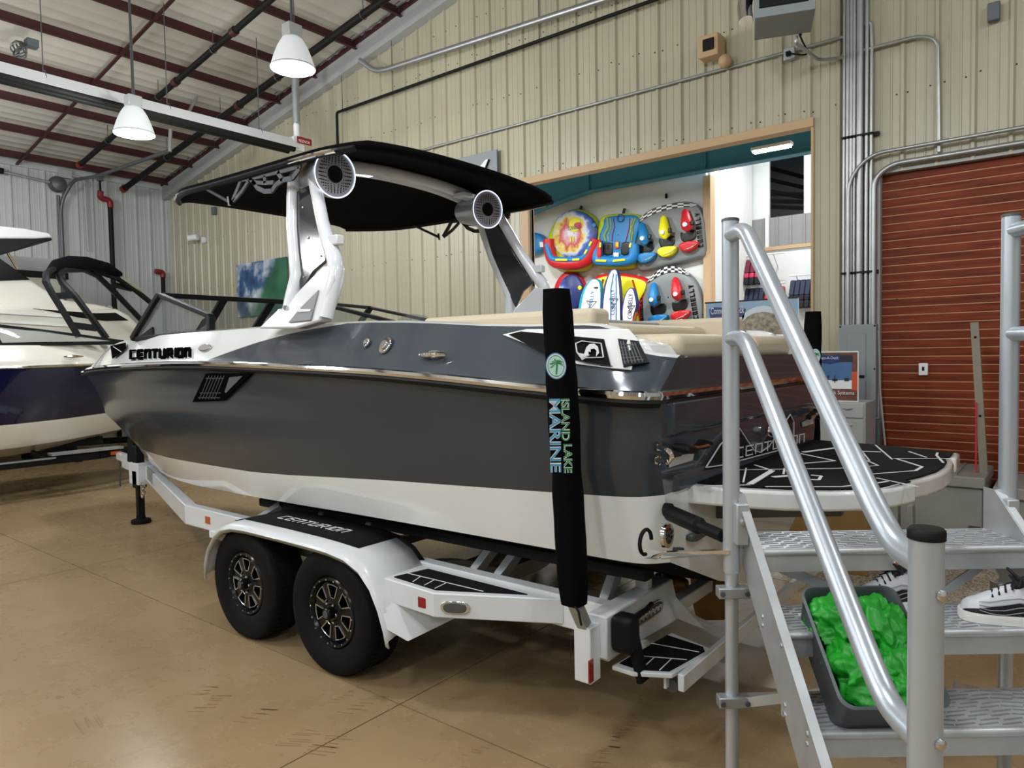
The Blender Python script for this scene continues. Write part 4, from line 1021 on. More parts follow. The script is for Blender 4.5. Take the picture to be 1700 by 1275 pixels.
# rear lamp box, step, channel, rollers, stanchion
for s in (0, 1):
    q = (lambda y: y) if s == 0 else my; sg = 1 if s == 0 else -1
    MB().prism([(-1.70, q(2.66), .655), (-1.70, q(2.66), .46), (-1.70, q(3.42), .42), (-1.70, q(3.32), .655)], (.10, 0, 0)).build('lamp_box', 'trailer_white', trl, bevel=.008)
    MB().prism([(-1.60, q(3.22), .655), (-1.42, q(3.30), .44), (-1.60, q(3.36), .44)], (-.08, .02 * sg, 0)).build('lamp_box_gusset', 'trailer_white', trl, smooth=0)
    rg = [(-1.598, q(2.90) + sg * (.17 * math.copysign(abs(math.cos(a)) ** .35, math.cos(a)) + .12), .565 + .038 * math.copysign(abs(math.sin(a)) ** .7, math.sin(a))) for a in [2 * math.pi * k / 28 for k in range(28)]]
    lb = MB().prism(rg, (.012, 0, 0)).build('tail_lamp', 'chrome', trl, bevel=.003)
    MB().prism([Vector((-1.588, lerp(q(2.90) + .12 * sg, p[1], .92), lerp(.565, p[2], .72))) for p in rg], (.006, 0, 0)).build('lens', 'steel_dark', lb)
    for k in range(8): MB().lathe([(.018, 0), (.014, .005), (0, .006)], (-1.582, q(2.885 + k * .038), .565), (1, 0, 0), 10).build('diode', 'badge_chrome', lb)
    RS = [(-1.61, q(2.72)), (-1.50, q(2.715)), (-1.355, q(2.80)), (-1.31, q(3.15)), (-1.56, q(3.22))]
    rs_ = MB().prism([(x, y, .395) for x, y in RS], (0, 0, .02)).build('rear_step', 'trailer_white', trl, smooth=0, bevel=.004)
    RM = [(-1.59, q(2.755)), (-1.49, q(2.75)), (-1.375, q(2.815)), (-1.335, q(3.10)), (-1.36, q(3.14)), (-1.56, q(3.17))]
    rm_ = MB().prism([(x, y, .415) for x, y in RM], (0, 0, .005)).build('step_mat', 'eva_black', rs_, smooth=0)
    L = MB()
    for a, b in (((-1.575, 2.86), (-1.36, 2.96)), ((-1.575, 3.03), (-1.35, 3.07)), ((-1.48, 2.755), (-1.49, 2.90)), ((-1.41, 2.79), (-1.42, 2.93))): L.beam((a[0], q(a[1]), .4215), (b[0], q(b[1]), .4215), .005, .002)
    L.build('mat_line', 'white_print', rm_, smooth=0)
    MB().box((-1.40, q(2.845), .365), (.012, .05, .07)).box((-1.40, q(2.895), .365), (.012, .005, .07)).build('roller_bracket', 'trailer_white', trl)
    MB().lathe([(.03, -.02), (.032, -.015), (.032, .015), (.03, .02)], (-1.385, q(2.87), .335), (0, 1, 0), 18).build('roller', 'steel_dark', trl)
    MB().box((-1.66, q(3.12), .76), (.07, .05, .22)).build('stanchion', 'trailer_white', trl, bevel=.006)
    MB().box((-1.62, q(3.14), .845), (.34, .10, .05)).build('stanchion_pad', 'carpet_black', trl, bevel=.012)
MB().beam((-1.315, 2.80, .385), (-1.315, my(2.80), .385), .03, .075).build('rear_channel', 'trailer_white', trl, bevel=.004)
MB().beam((-1.65, 2.7, .47), (-1.65, my(2.7), .47), .07, .07).build('rear_cross_beam', 'trailer_white', trl, bevel=.006)
# strap winder hanging on the near lamp box
sw_ = MB().box((-1.545, 2.73, .575), (.11, .10, .17)).build('tie_down_winder', 'black_plastic', trl, bevel=.03, bseg=4)
MB().box((-1.50, 2.76, .46), (.03, .07, .20), Matrix.Rotation(-.25, 3, 'Y')).build('strap', 'black_rubber', sw_, bevel=.006)
MB().tube([(-1.535, 2.78, .62), (-1.52, 2.88, .64), (-1.53, 2.95, .645)], .012, 8).build('strap_hook', 'black_plastic', sw_)
# tongue, coupler, jack
MB().beam((-8.0, 3.66, .57), (-9.25, 3.90, .57), .09, .16).build('tongue_beam', 'trailer_white', trl, bevel=.006)
MB().beam((-9.2, 3.90, .60), (-9.55, 3.955, .60), .09, .10).build('coupler', 'white_metal', trl, bevel=.02)
MB().tube([(-9.5, 3.93, .55), (-9.5, 3.93, .22)], .012, 6).build('safety_chain', 'steel_dark', trl)
MB().bb((-8.28, 3.52, .44), (-8.05, 3.70, .68)).build('tongue_plate', 'trailer_white', trl, bevel=.006)
jk = MB().box((-8.17, 3.58, .66), (.095, .095, .42)).build('tongue_jack', 'black_metal', trl, bevel=.01)
MB().box((-8.15, 3.575, .50), (.12, .11, .20)).build('jack_collar', 'black_metal', jk, bevel=.01)
MB().box((-8.16, 3.58, .24), (.07, .07, .44)).build('jack_leg', 'black_metal', jk, bevel=.006)
MB().lathe([(.10, 0), (.105, .012), (.10, .04), (.05, .05), (.045, .09), (0, .09)], (-8.16, 3.58, .0), (0, 0, 1), 20).build('jack_foot', 'black_rubber', jk)
for k in range(5):
    c = Vector((-8.02, 3.54, .44 - k * .025)); MB().tube([c + Vector((.02 * math.cos(a), .012 * (k % 2) * 2, .035 * math.sin(a))) for a in [2 * math.pi * j / 10 for j in range(10)]], .008, 5, closed=True).build('chain_link', 'chrome', jk)
MB().beam((-7.85, 3.53, .60), (-7.45, 3.40, .60), .012, .13).build('license_plate_holder', 'galv', trl)
MB().box((-8.62, 3.74, .83), (.16, .10, .42), Matrix.Rotation(.1, 3, 'Y')).build('winch_stand', 'black_metal', trl, bevel=.01)
# ================================================================ ALUMINIUM BOARDING STAIR
LA = math.atan2(.6204, .7841)
def LW(u, v, z): return Vector((u * .7842 - v * .6205, u * .6205 + v * .7842, z))
st = thing('boarding_stair', 'freestanding aluminium boarding stair with tube handrails at the swim platform', 'stair', LW(1.31, 2.1, 0), LA)
def alu(name, col, rough, stretch):
    return mat(name, col, rough, metal=.6, noise=(7, .14), bump=(25, .04), stretch=stretch)
alu('alu_tube', 'C4CCD4', .34, (1, 1, .3)); alu('alu_plate', 'C4C7C9', .42, (1, 1, 1)); alu('alu_tread', 'D6DADD', .45, (1, 1, 1))
mat('slot_dark', '7E838A', .7)
def tubeL(P, r, name, parent=st, m='alu_tube', fr=0, n=14):
    P = [LW(*p) for p in P]
    return MB().tube(fillet(P, fr, 8) if fr else P, r, n).build(name, m, parent, smooth=50)
UL, UR = .80, 1.82
TRD = [(2.40, 1.135), (2.20, .926), (2.00, .716), (1.80, .506), (1.60, .296)]
for u, sg in ((UL, 1), (UR, -1)):
    post = tubeL([(u, 2.60, .02), (u, 2.60, 1.16)], .024, 'lower_leg')
    up_post = tubeL([(u, 2.60, 1.0), (u, 2.60, 2.292)], .0305, 'tall_post')
    MB().lathe([(.0315, -.006), (.0315, .003), (.026, .006), (0, .006)], LW(u, 2.6, 2.292), (0, 0, 1), 20).build('post_cap', 'steel_dark', up_post)
    # sleeve bracket with bolt
    a = LW(u + .022 * sg, 2.565, 1.19); R = Matrix.Rotation(LA, 3, 'Z')
    br = MB().box(a, (.045, .06, .15), R).build('post_bracket', 'alu_plate', st, bevel=.005)
    MB().lathe([(.013, 0), (.013, .010), (.008, .013), (0, .013)], LW(u + .022 * sg, 2.535, 1.20), LW(0, -1, 0), 6).build('bolt', 'galv', br)
    # near post
    np2 = tubeL([(u, 1.367, .42), (u, 1.367, 1.463)], .0315, 'short_post')
    MB().lathe([(.034, -.012), (.034, .004), (.030, .009), (0, .010)], LW(u, 1.367, 1.460), (0, 0, 1), 24).build('rubber_cap', 'black_plastic', np2)
    for zz in (1.345, 1.055): MB().lathe([(.012, 0), (.011, .006), (.005, .009), (0, .009)], LW(u + .012, 1.337, zz), LW(.35, -1, 0), 10).build('screw', 'chrome', np2)
    # rails
    tubeL([(u, 2.60, 2.235), (u, 2.44, 2.235), (u, 1.55, 1.455), (u, 1.47, 1.40), (u, 1.37, 1.395)], .027, 'handrail', fr=.07)
    tubeL([(u, 2.60, 1.862), (u, 2.44, 1.862), (u, 1.57, 1.10), (u, 1.49, 1.045), (u, 1.37, 1.04)], .027, 'handrail', fr=.07)
    # stringer plate with flange and rivets
    us = u + .045 * sg
    poly = [(2.66, 1.29), (2.60, 1.29), (1.40, .285), (1.40, .05), (1.52, .05), (2.66, 1.06)]
    sp = MB().prism([LW(us, v, z) for v, z in poly], LW(us + .005 * sg, 0, 0) - LW(us, 0, 0)).build('stringer', 'alu_plate', st, smooth=0)
    fl_ = MB(); fl_.beam(LW(us - .012 * sg, 2.60, 1.29), LW(us - .012 * sg, 1.40, .285), .028, .005); fl_.build('flange', 'alu_plate', sp, smooth=0)
    for (v, z) in TRD:
        for dv, dz in ((.03, -.02), (.20, -.02), (.03, -.05), (.20, -.05)):
            MB().lathe([(.009, 0), (.007, .004), (0, .005)], LW(us, v + dv, z + dz), LW(-sg, 0, 0), 8).build('rivet', 'galv', sp)
    # leg clamps and diagonal braces
    for zz in (.93, .52):
        cb = MB().box(LW(u + .0 * sg, 2.585, zz), (.115, .05, .04), R).build('leg_clamp', 'galv', st, bevel=.004)
        for du in (-.045, .045): MB().lathe([(.010, 0), (.010, .008), (0, .009)], LW(u + du, 2.56, zz), LW(0, -1, 0), 6).build('bolt', 'steel_dark', cb)
# treads with slotted decks
for k, (v, z) in enumerate(TRD):
    u0, u1 = UL + .05, UR - .05
    td = MB().box(LW((u0 + u1) / 2, v + .13, z - .012), (u1 - u0, .25, .022), R).build('tread', 'alu_tread', st, bevel=.003)
    ns = MB().tube([LW(u0, v + .008, z - .010), LW(u1, v + .008, z - .010)], .014, 10); ns.box(LW((u0 + u1) / 2, v + .012, z - .05), (u1 - u0, .016, .055), R)
    ns.build('tread_nose', 'alu_plate', td, smooth=50)
    MB().box(LW((u0 + u1) / 2, v + .24, z - .045), (u1 - u0, .014, .06), R).build('tread_rear_channel', 'alu_plate', td)
    sl = MB(); nr = 9
    for j in range(nr):
        vv = v + .035 + j * .0245; n_ = 13
        for i in range(n_):
            uu = u0 + .05 + i * (u1 - u0 - .10) / (n_ - 1) + (.02 if j % 2 else -.0); d = 1 if (i // 3) % 2 == 0 else -1
            sl.box(LW(uu, vv, z - .0002), (.062, .0065, .0016), Matrix.Rotation(LA + .16 * d, 3, 'Z'))
    tag(sl.build('deck_slots', 'slot_dark', td, smooth=0), kind='stuff')
for u, sg in ((UL, 1), (UR, -1)):
    MB().beam(LW(u + .04 * sg, 2.57, .52), LW(u + .38 * sg, 2.30, .70), .006, .035).build('brace', 'alu_plate', st)
    MB().beam(LW(u + .06 * sg, 2.55, 1.07), LW(u + .40 * sg, 2.40, .95), .006, .035).build('brace', 'alu_plate', st)
    MB().lathe([(.05, 0), (.05, .01), (.03, .02), (.026, .05)], LW(u, 2.6, 0), (0, 0, 1), 16).build('leg_foot', 'black_rubber', st)
MB().beam(LW(UL, 2.6, .52), LW(UR, 2.6, .52), .03, .03).build('cross_tie', 'alu_plate', st)
stk = MB().box(LW(1.34, 2.402, 1.083), (.09, .002, .014), R).build('warning_sticker', 'white_print', st); MB().box(LW(1.315, 2.4005, 1.083), (.03, .002, .012), R).build('sticker_band', 'amber_reflector', stk)
# ---------------------------------------------------------------- storage bin and its bags
mat('bin_grey', '4A5052', .45, bump=(140, .12))
mat('bin_green', '2E4440', .5)
RB = Vector((1.075, 2.125, .925))   # middle of the rim in stair coordinates
tilt = math.atan2(.21, .35); ca, sa = math.cos(tilt), math.sin(tilt)
def BN_(a, b, c):    # a across, b up the slope, c out of the rim
    u = RB.x + a + .06 * b; v = RB.y + b * ca - c * sa; z = RB.z + b * sa + c * ca
    return LW(u, v, z)
def rr(hw, hl, c, r=.04, n=5):
    out = []
    for cx_, cy_, a0 in ((hw - r, hl - r, 0), (-hw + r, hl - r, 90), (-hw + r, -hl + r, 180), (hw - r, -hl + r, 270)):
        for k in range(n + 1):
            a = math.radians(a0 + 90 * k / n); out.append(BN_(cx_ + r * math.cos(a), cy_ + r * math.sin(a), c))
    return out
bin_ = thing('storage_bin', 'dark grey plastic storage bin tipped across two stair treads', 'bin', LW(1.075, 2.1, .72))
ro = [rr(.138, .195, -.150), rr(.150, .210, -.01), rr(.158, .218, 0.0), rr(.150, .210, 0.004), rr(.143, .203, -.01), rr(.131, .188, -.128)]
b_ = MB().grid(ro, wrap=True); b_.add(ro[0], [tuple(range(24))]); b_.add(ro[-1], [tuple(range(24))]); b_.build('bin_body', 'bin_grey', bin_, smooth=40)
MB().prism([BN_(a, -.207, c) for a, c in ((-.03, -.045), (.05, -.045), (.05, -.03), (-.03, -.03))], BN_(0, -.003, 0) - BN_(0, 0, 0)).build('hand_slot', 'black_plastic', bin_)
MB().prism([BN_(a, .200, c) for a, c in ((-.05, -.055), (.05, -.055), (.05, -.035), (-.05, -.035))], BN_(0, -.004, 0) - BN_(0, 0, 0)).build('hand_slot', 'white_print', bin_)
def bagmat():
    m = mat('bag_green', '189022', .38); b = m.node_tree.nodes['Principled BSDF']; b.inputs['Transmission Weight'].default_value = 0.0
    b.inputs['Subsurface Weight'].default_value = .15; b.inputs['Subsurface Radius'].default_value = (.02, .05, .02)
bagmat()
from mathutils import noise as mn
def bag(c, r, seed, label):
    bm = bmesh.new(); bmesh.ops.create_icosphere(bm, subdivisions=5, radius=1.0)
    for v in bm.verts:
        p = v.co.normalized(); q = p * 1.9 + Vector((seed * 3.1, seed * 1.7, 0))
        n = 0
        for o, am in ((.75, .30), (1.5, .15), (3.0, .05)):
            w = mn.noise(q * o + Vector((mn.noise(q * o * .7) * .9, 0, seed))); n += am * (1 - 2.2 * abs(w))
        v.co = p * (1 + n * .9 - .08)
    vs = [v.co.copy() for v in bm.verts]; fs = [[v.index for v in f.verts] for f in bm.faces]; bm.free()
    o_ = MB(); o_.add([BN_(c[0] + p.x * r[0], c[1] + p.y * r[1], c[2] + p.z * r[2]) for p in vs], fs)
    ob = o_.build('plastic_bag', 'bag_green', None, smooth=70, weld=False)
    return tag(ob, label, 'bag', 'crumpled green bags in the bin')
bag((-.045, .105, -.045), (.088, .085, .065), 1, 'crumpled green plastic bag at the back left of the grey bin')
bag((.065, .080, -.045), (.075, .105, .070), 2, 'crumpled green plastic bag at the back right of the grey bin, tallest of them')
bag((-.035, -.075, -.050), (.090, .100, .062), 3, 'crumpled green plastic bag at the front left of the grey bin')
bag((.065, -.085, -.050), (.070, .100, .058), 4, 'crumpled green plastic bag at the front right of the bin behind the rail')
# ---------------------------------------------------------------- running shoes
mat('shoe_silver', 'C9CCD2', .4); mat('shoe_white', 'E2E1DC', .55); mat('shoe_black', '141416', .7, bump=(200, .3)); mat('shoe_line', '8A8F98', .5)
def shoe(u0, v0, z0, yaw, label):
    t = thing('running_shoe', label, 'shoe', LW(u0, v0, z0), LA + yaw, 'running shoes on the stair tread')
    L = .30; St = [0, .03, .08, .15, .25, .38, .52, .66, .80, .92, 1.0]
    W = [.010, .030, .041, .048, .050, .047, .042, .038, .037, .034, .020]
    Ht = [.030, .055, .066, .074, .090, .112, .130, .118, .112, .115, .105]
    def ring(i, k0, k1, n=9):
        x, w, h = St[i] * L, W[i], Ht[i]; out = []
        for j in range(n):
            a = math.pi * j / (n - 1); yy = -w * math.copysign(abs(math.cos(a)) ** .6, math.cos(a)) * (1 - .35 * max(0, math.sin(a)) ** 2)
            out.append((x, yy, .022 + (h - .022) * math.sin(a) ** .8))
        return out
    rows_ = [ring(i, 0, 1) for i in range(len(St))]
    MB().grid(rows_, fmat=lambda i, j: 1 if j in (0, 7) else (0 if i < 8 else 1)).build('upper', ['shoe_silver', 'shoe_black'], t, smooth=60, local=True)
    s0 = [[(St[i] * L * 1.03 - .004, sg * (W[i] + .005), z) for sg, z in ((-1, .0), (-1.04, .022), (-1, .030), (1, .030), (1.04, .022), (1, .0))] for i in range(len(St))]
    b = MB().grid(s0, wrap=True); b.add(s0[0], [tuple(range(6))]); b.add(s0[-1], [tuple(range(6))]); so = b.build('sole', 'shoe_white', t, smooth=50, local=True)
    MB().grid([[(x, y * .97, z - .002) for x, y, z in (r[0], r[5])] for r in s0]).build('outsole', 'shoe_black', so, smooth=0, local=True, solid=.006)
    for sg in (-1, 1):
        wl_ = MB()
        for h in (.042, .054, .066, .078):
            wl_.tube([(St[i] * L, sg * (W[i] * (1.01 - .5 * max(0, (h - .05)) / .1) + .001), min(h + .010 * math.sin(St[i] * 9 + h * 40), Ht[i] * .92)) for i in range(3, 9)], .0016, 5)
        wl_.build('wave_line', 'shoe_line', t, local=True)
        for k in range(6): MB().lathe([(.006, 0), (.004, .003)], (.02 + k * .045, sg * (.042 if 0 < k < 5 else .03), .008), (0, sg, 0), 6).build('air_window', 'shoe_black', so, local=True)
    MB().prism([(.135, -.022, .118), (.185, -.026, .150), (.185, .026, .150), (.135, .022, .118)], (.016, 0, -.012)).build('tongue', 'shoe_black', t, bevel=.005, local=True)
    for k in range(5):
        x = .085 + k * .018; z = .095 + k * .010; MB().tube([(x, -.03, z - .012), (x + .006, 0, z + .003), (x, .03, z - .012)], .0032, 6).build('lace', 'shoe_black', t, local=True)
    MB().tube([(.16, -.02, .14), (.13, -.035, .16), (.15, -.05, .13), (.165, -.02, .145), (.14, .03, .165), (.17, .04, .13)], .0035, 6).build('bow', 'shoe_black', t, local=True)
    MB().tube([(.285, 0, .10), (.305, 0, .125), (.275, 0, .14)], .006, 6).build('heel_loop', 'shoe_black', t, local=True)
    return t
shoe(1.15, 2.40, .9265, .10, 'silver and black running shoe behind the grey bin, partly hidden by the short post')
shoe(1.47, 2.32, .9265, -.36, 'silver and black running shoe at the right end of the tread')
# ================================================================ BOATS AT THE LEFT WALL
nb = thing('runabout_boat', 'navy blue and white runabout with a black tower on its black trailer', 'boat', (-11.7, 2.5, 0))
NXc_, NB = -11.72, 1.22
def nbr(y, f=1.0): return NB * f * (1 - max(0, (y - 2.6) / 3.7) ** 2.2)
nst = [-2.0, -1.0, 0, 1, 2, 2.6, 3.2, 3.8, 4.3, 4.8, 5.3, 5.7, 6.0, 6.25]
def nsec(y):
    t = max(0, (y - 2.6) / 3.65); b = nbr(y); rise = .30 * t ** 2
    return [(0, .50 + .9 * t ** 3), (b * .55 * (1 - .5 * t), .56 + rise + .5 * t ** 3), (b * (.86 - .35 * t), .70 + rise), (b * (.88 - .33 * t) + .02, .765 + rise), (b * (.93 - .25 * t), .92 + rise * .8), (b * (.95 - .2 * t), 1.02 + rise * .7), (b * (.98 - .1 * t), 1.38 + rise * .3), (b, 1.735 + .05 * t)]
rows = [[(NXc_ + b, y, z) for b, z in reversed(nsec(y))] + [(NXc_ - b, y, z) for b, z in nsec(y)[1:]] for y in nst]
KK = len(rows[0])
def nm(i, j):
    k = j if j < KK // 2 else KK - 2 - j
    return 1 if k < 2 else 0
h = MB().grid(rows, fmat=nm); h.add(rows[0], [tuple(range(KK))], 0); h.build('hull', ['cream_gel', 'navy_gel'], nb, smooth=30)
dr_ = []
for y in nst:
    t = max(0, (y - 2.6) / 3.65); b = nbr(y); zt = 2.03 + .02 * t
    dr_.append([(NXc_ + b, y, 1.74 + .05 * t), (NXc_ + b - .01, y, 1.80 + .05 * t), (NXc_ + b * .985, y, 1.83 + .05 * t), (NXc_ + b * .96, y, 1.90 + .05 * t), (NXc_ + b * .93, y, zt), (NXc_ + b * .6, y, zt + .04), (NXc_, y, zt + .06), (NXc_ - b * .93, y, zt), (NXc_ - b, y, 1.74 + .05 * t)])
MB().grid(dr_).build('deck', 'cream_gel', nb, smooth=30)
MB().tube([(NXc_ + nbr(y) + .01, y, 1.745 + .05 * max(0, (y - 2.6) / 3.65)) for y in nst], .022, 8).build('rub_rail', 'chrome', nb)
ob = U(122, 592, x=-10.58); MB().tube([ob + Vector((0, -.12, 0)), ob, ob + Vector((0, .12, 0))], [.01, .025, .01], 8).build('cleat', 'chrome', nb)
# windshield
bx = -10.66
WSb = [U(-60, 574, x=bx), U(60, 571, x=bx), U(205, 569, x=bx)]; WSt = [U(-60, 530, x=bx - .1), U(0, 541, x=bx - .1), U(70, 549, x=bx - .1), U(140, 558, x=bx - .05), U(205, 567, x=bx)]
ws_ = MB(); 
for a, b in zip(WSb, WSb[1:]): ws_.beam(a, b, .04, .05)
for a, b in zip(WSt, WSt[1:]): ws_.beam(a, b, .04, .035)
ws_.beam(U(0, 572, x=bx), U(-20, 538, x=bx - .1), .04, .05); ws_ = ws_.build('windshield_frame', 'black_frame', nb, smooth=0)
MB().prism([WSb[0], WSb[1], WSb[2], WSt[4], WSt[3], WSt[2], WSt[1], WSt[0]], (-.008, 0, 0)).build('windshield_glass', 'glass_smoke', ws_, smooth=0)
# tower
def tw(px, py, x): return U(px, py, x=x)
near1 = [tw(131, 560, -10.75), tw(110, 525, -10.8), tw(88, 490, -10.85), tw(76, 468, -10.9), tw(77, 455, -11.0), tw(88, 447, -11.15)]
near2 = [tw(177, 562, -10.75), tw(150, 525, -10.8), tw(125, 492, -10.85), tw(104, 470, -10.95), tw(98, 458, -11.1)]
cross1 = [tw(88, 447, -11.15), tw(115, 445, -11.6), tw(140, 448, -12.1), tw(162, 458, -12.5), tw(190, 485, -12.75), tw(236, 533, -12.8)]
cross2 = [tw(98, 458, -11.1), tw(105, 448, -11.3), tw(150, 447, -12.3), tw(195, 462, -12.6), tw(225, 482, -12.75), tw(262, 512, -12.8)]
t1 = MB().tube(near1 + cross1[1:], .045, 8).build('tower_tube', 'black_metal', nb); t2 = MB().tube(near2 + cross2[1:], .045, 8).build('tower_tube', 'black_metal', nb)
for (a, b) in ((tw(88, 492, -10.85), tw(122, 490, -10.85)), (tw(120, 540, -10.77), tw(160, 545, -10.77)), (tw(186, 472, -12.7), tw(218, 480, -12.75))):
    MB().beam(a, b, .04, .09).build('tower_gusset', 'black_metal', nb)
MB().tube([tw(82, 452, -11.1), tw(95, 441, -11.3), tw(115, 436, -11.6), tw(145, 437, -12.0), tw(175, 445, -12.4), tw(198, 456, -12.65)], [.05, .09, .10, .10, .10, .06], 12).build('canvas_sock', 'canvas_black', nb)
MB().tube([tw(198, 460, -12.6), tw(233, 483, -12.75)], .03, 8).build('rack_arm', 'chrome', nb)
# its trailer
nt_ = thing('cradle_trailer', 'black low trailer carrying the navy runabout', 'trailer', (-11.7, 2.5, 0))
for sx in (1, -1):
    x_ = NXc_ + sx * 1.05
    MB().beam((x_, -2.0, .50), (x_, 4.15, .50), .06, .10).build('frame_rail', 'black_metal', nt_, bevel=.006)
    MB().beam((x_, 4.15, .50), (NXc_ + sx * .15, 6.0, .52), .06, .10).build('tongue_rail', 'black_metal', nt_, bevel=.006)
    MB().beam((x_ + .035 * sx, -2.0, .535), (x_ + .035 * sx, 3.6, .535), .01, .022).build('rail_stripe', 'galv', nt_)
    MB().beam((NXc_ + sx * .55, -1.5, .60), (NXc_ + sx * .50, 4.4, .66), .12, .10).build('bunk_board', 'carpet_black', nt_)
    for y in (-.6, .9, 2.4, 3.5): MB().beam((x_ - .1 * sx, y, .52), (NXc_ + sx * .55, y, .58), .05, .05).build('bunk_leg', 'black_metal', nt_)
    for y in (1.2, 2.1):
        c = Vector((NXc_ + sx * 1.10, y, .33)); MB().lathe([(.18, .10), (.22, .11), (.30, .10), (.33, .07), (.33, -.07), (.30, -.10), (.18, -.10)], c, (sx, 0, 0), 32).build('tire', 'black_rubber', nt_)
        MB().lathe([(.18, .095), (.16, .05), (.05, .06), (0, .07)], c, (sx, 0, 0), 20, cap=False).build('wheel', 'steel_dark', nt_)
st_ = MB().bb((-10.78, 3.55, .565), (-10.60, 4.45, .595)).build('step_plate', 'galv', nt_); MB().bb((-10.62, 4.28, .49), (-10.60, 4.42, .535)).build('side_marker', 'amber_reflector', nt_)
for y in (-.5, 1.65, 3.9): MB().beam((NXc_ - 1.05, y, .47), (NXc_ + 1.05, y, .47), .07, .07).build('cross_member', 'black_metal', nt_)
# white cabin cruiser behind
cb = thing('cabin_cruiser', 'white cabin cruiser with hardtop behind the navy runabout', 'boat', (-15.0, 3.5, 0))
CXn, CXf = -14.0, -16.3
def cpoly(P, x0, x1, name, m, bev=.05, par=cb):
    return MB().prism([U(a, b, x=x0) for a, b in P], (x1 - x0, 0, 0)).build(name, m, par, smooth=30, bevel=bev, bseg=3)
def cloft(P0, P1, x0, x1, name, m):   # taper from near outline to far outline
    a = [U(p, q, x=x0) for p, q in P0]; n = len(a)
    b = [Vector((x1, p.y, p.z)) for p in [U(p, q, x=x0) for p, q in P1]]
    o = MB(); o.add(a + b, [tuple(range(n)), tuple(range(2 * n - 1, n - 1, -1))] + [(i, (i + 1) % n, n + (i + 1) % n, n + i) for i in range(n)])
    return o.build(name, m, cb, smooth=30, bevel=.05, bseg=3)
hull_p = [(-200, 500), (0, 505), (60, 505), (150, 515), (195, 512), (215, 522), (240, 545), (246, 560), (230, 600), (180, 690), (-200, 690)]
cpoly(hull_p, CXn, CXf, 'hull', 'cream_gel', .10)
cab = [(-200, 440), (0, 455), (52, 464), (75, 480), (110, 498), (160, 505), (195, 513), (150, 518), (-200, 512)]
cpoly(cab, CXn - .15, CXf + .15, 'cabin', 'cream_gel', .08)
cpoly([(55, 512), (75, 514), (160, 520), (192, 519), (214, 532), (175, 533), (130, 527), (80, 516)], CXn + .012, CXn - .02, 'hull_window', 'black_gloss', .004)
cpoly([(-60, 400), (0, 429), (50, 464), (0, 466), (-60, 466)], CXn - .12, CXn - .2, 'windshield', 'black_gloss', .01)
cpoly([(-150, 378), (0, 375), (40, 379), (83, 387), (87, 394), (60, 396), (-150, 396)], CXn + .1, CXf + .4, 'hardtop', 'white_gel', .03)
cpoly([(-150, 396), (86, 395), (87, 399), (60, 402), (20, 418), (0, 424), (-150, 424)], CXn + .05, CXf + .5, 'hardtop_liner', 'black_plastic', .01)
MB().tube([U(2, 402, x=CXn - .1), U(29, 446, x=CXn - .1)], .025, 8).build('hardtop_strut', 'chrome', cb); MB().tube([U(2, 402, x=CXf + .4), U(29, 446, x=CXf + .4)], .025, 8).build('hardtop_strut', 'chrome', cb)
for k, yy in enumerate((515, 530)): 
    a, b = U(-60, yy + 1, x=CXn + .02), U(120, yy + 12, x=CXn + .02); MB().beam(a, b, .03, .02).build('hull_moulding', 'white_gel', cb)
for px in (160, 172, 182):
    a = U(px, 511, x=CXn - .2); MB().tube([a + Vector((0, -.05, 0)), a + Vector((0, 0, .04)), a + Vector((0, .05, 0))], .012, 6).build('deck_cleat', 'chrome', cb)
MB().tube([U(197, 482, x=CXn - .4), U(197, 519, x=CXn - .4)], .014, 6).build('flag_staff', 'chrome', cb)
for y in (1.0, 3.0, 5.0): MB().bb((-15.6, y - .3, 0), (-14.6, y + .3, .95)).build('keel_block', 'black_metal', cb)
# ================================================================ PIPES, CABLES AND FIXTURES
def on_wall(px, py, d=.06): return U(px, py, y=WY - d)
# wall conduit, sprinkler branch, grey pipe
tag(MB().tube([(-8.6, WY - .05, 5.133), (-1.97, WY - .05, 5.125)], .017, 8).build('wall_conduit', 'emt'), 'thin grey conduit running level along the cream wall above the opening', 'conduit')
tag(MB().tube(fillet([(-10.36, WY - .12, 4.6), (-10.36, WY - .12, 6.165), (3.0, WY - .12, 6.165)], .05), .024, 10).build('sprinkler_branch', 'black_pipe'), 'dark sprinkler pipe dropping behind the canopy from the cream wall', 'pipe')
for x in (-10.2, -8.9, -5.9, -3.0):
    tag(MB().tube([(x, WY - .12, 6.18), (x, WY - .12, roof_z(x) - .1)], .006, 5).build('pipe_hanger', 'steel_dark'), {-10.2: 'thin hanger rod at the corner of the dark sprinkler pipe', -8.9: 'thin hanger rod second from the sprinkler pipe corner', -5.9: 'thin hanger rod above the middle of the sprinkler pipe', -3.0: 'thin hanger rod at the right of the sprinkler pipe'}[x], 'rod', 'hangers of the wall sprinkler pipe')
gp_ = fillet([U(597, 100, y=8.05), U(622, 118, y=8.13), U(640, 116, y=8.13), U(1000, 0, y=8.13), U(1200, -60, y=8.13)], .2)
tag(MB().tube(gp_, .045, 10).build('grey_duct_pipe', 'emt'), 'thick grey conduit rising along the wall from the white rake beam', 'pipe')
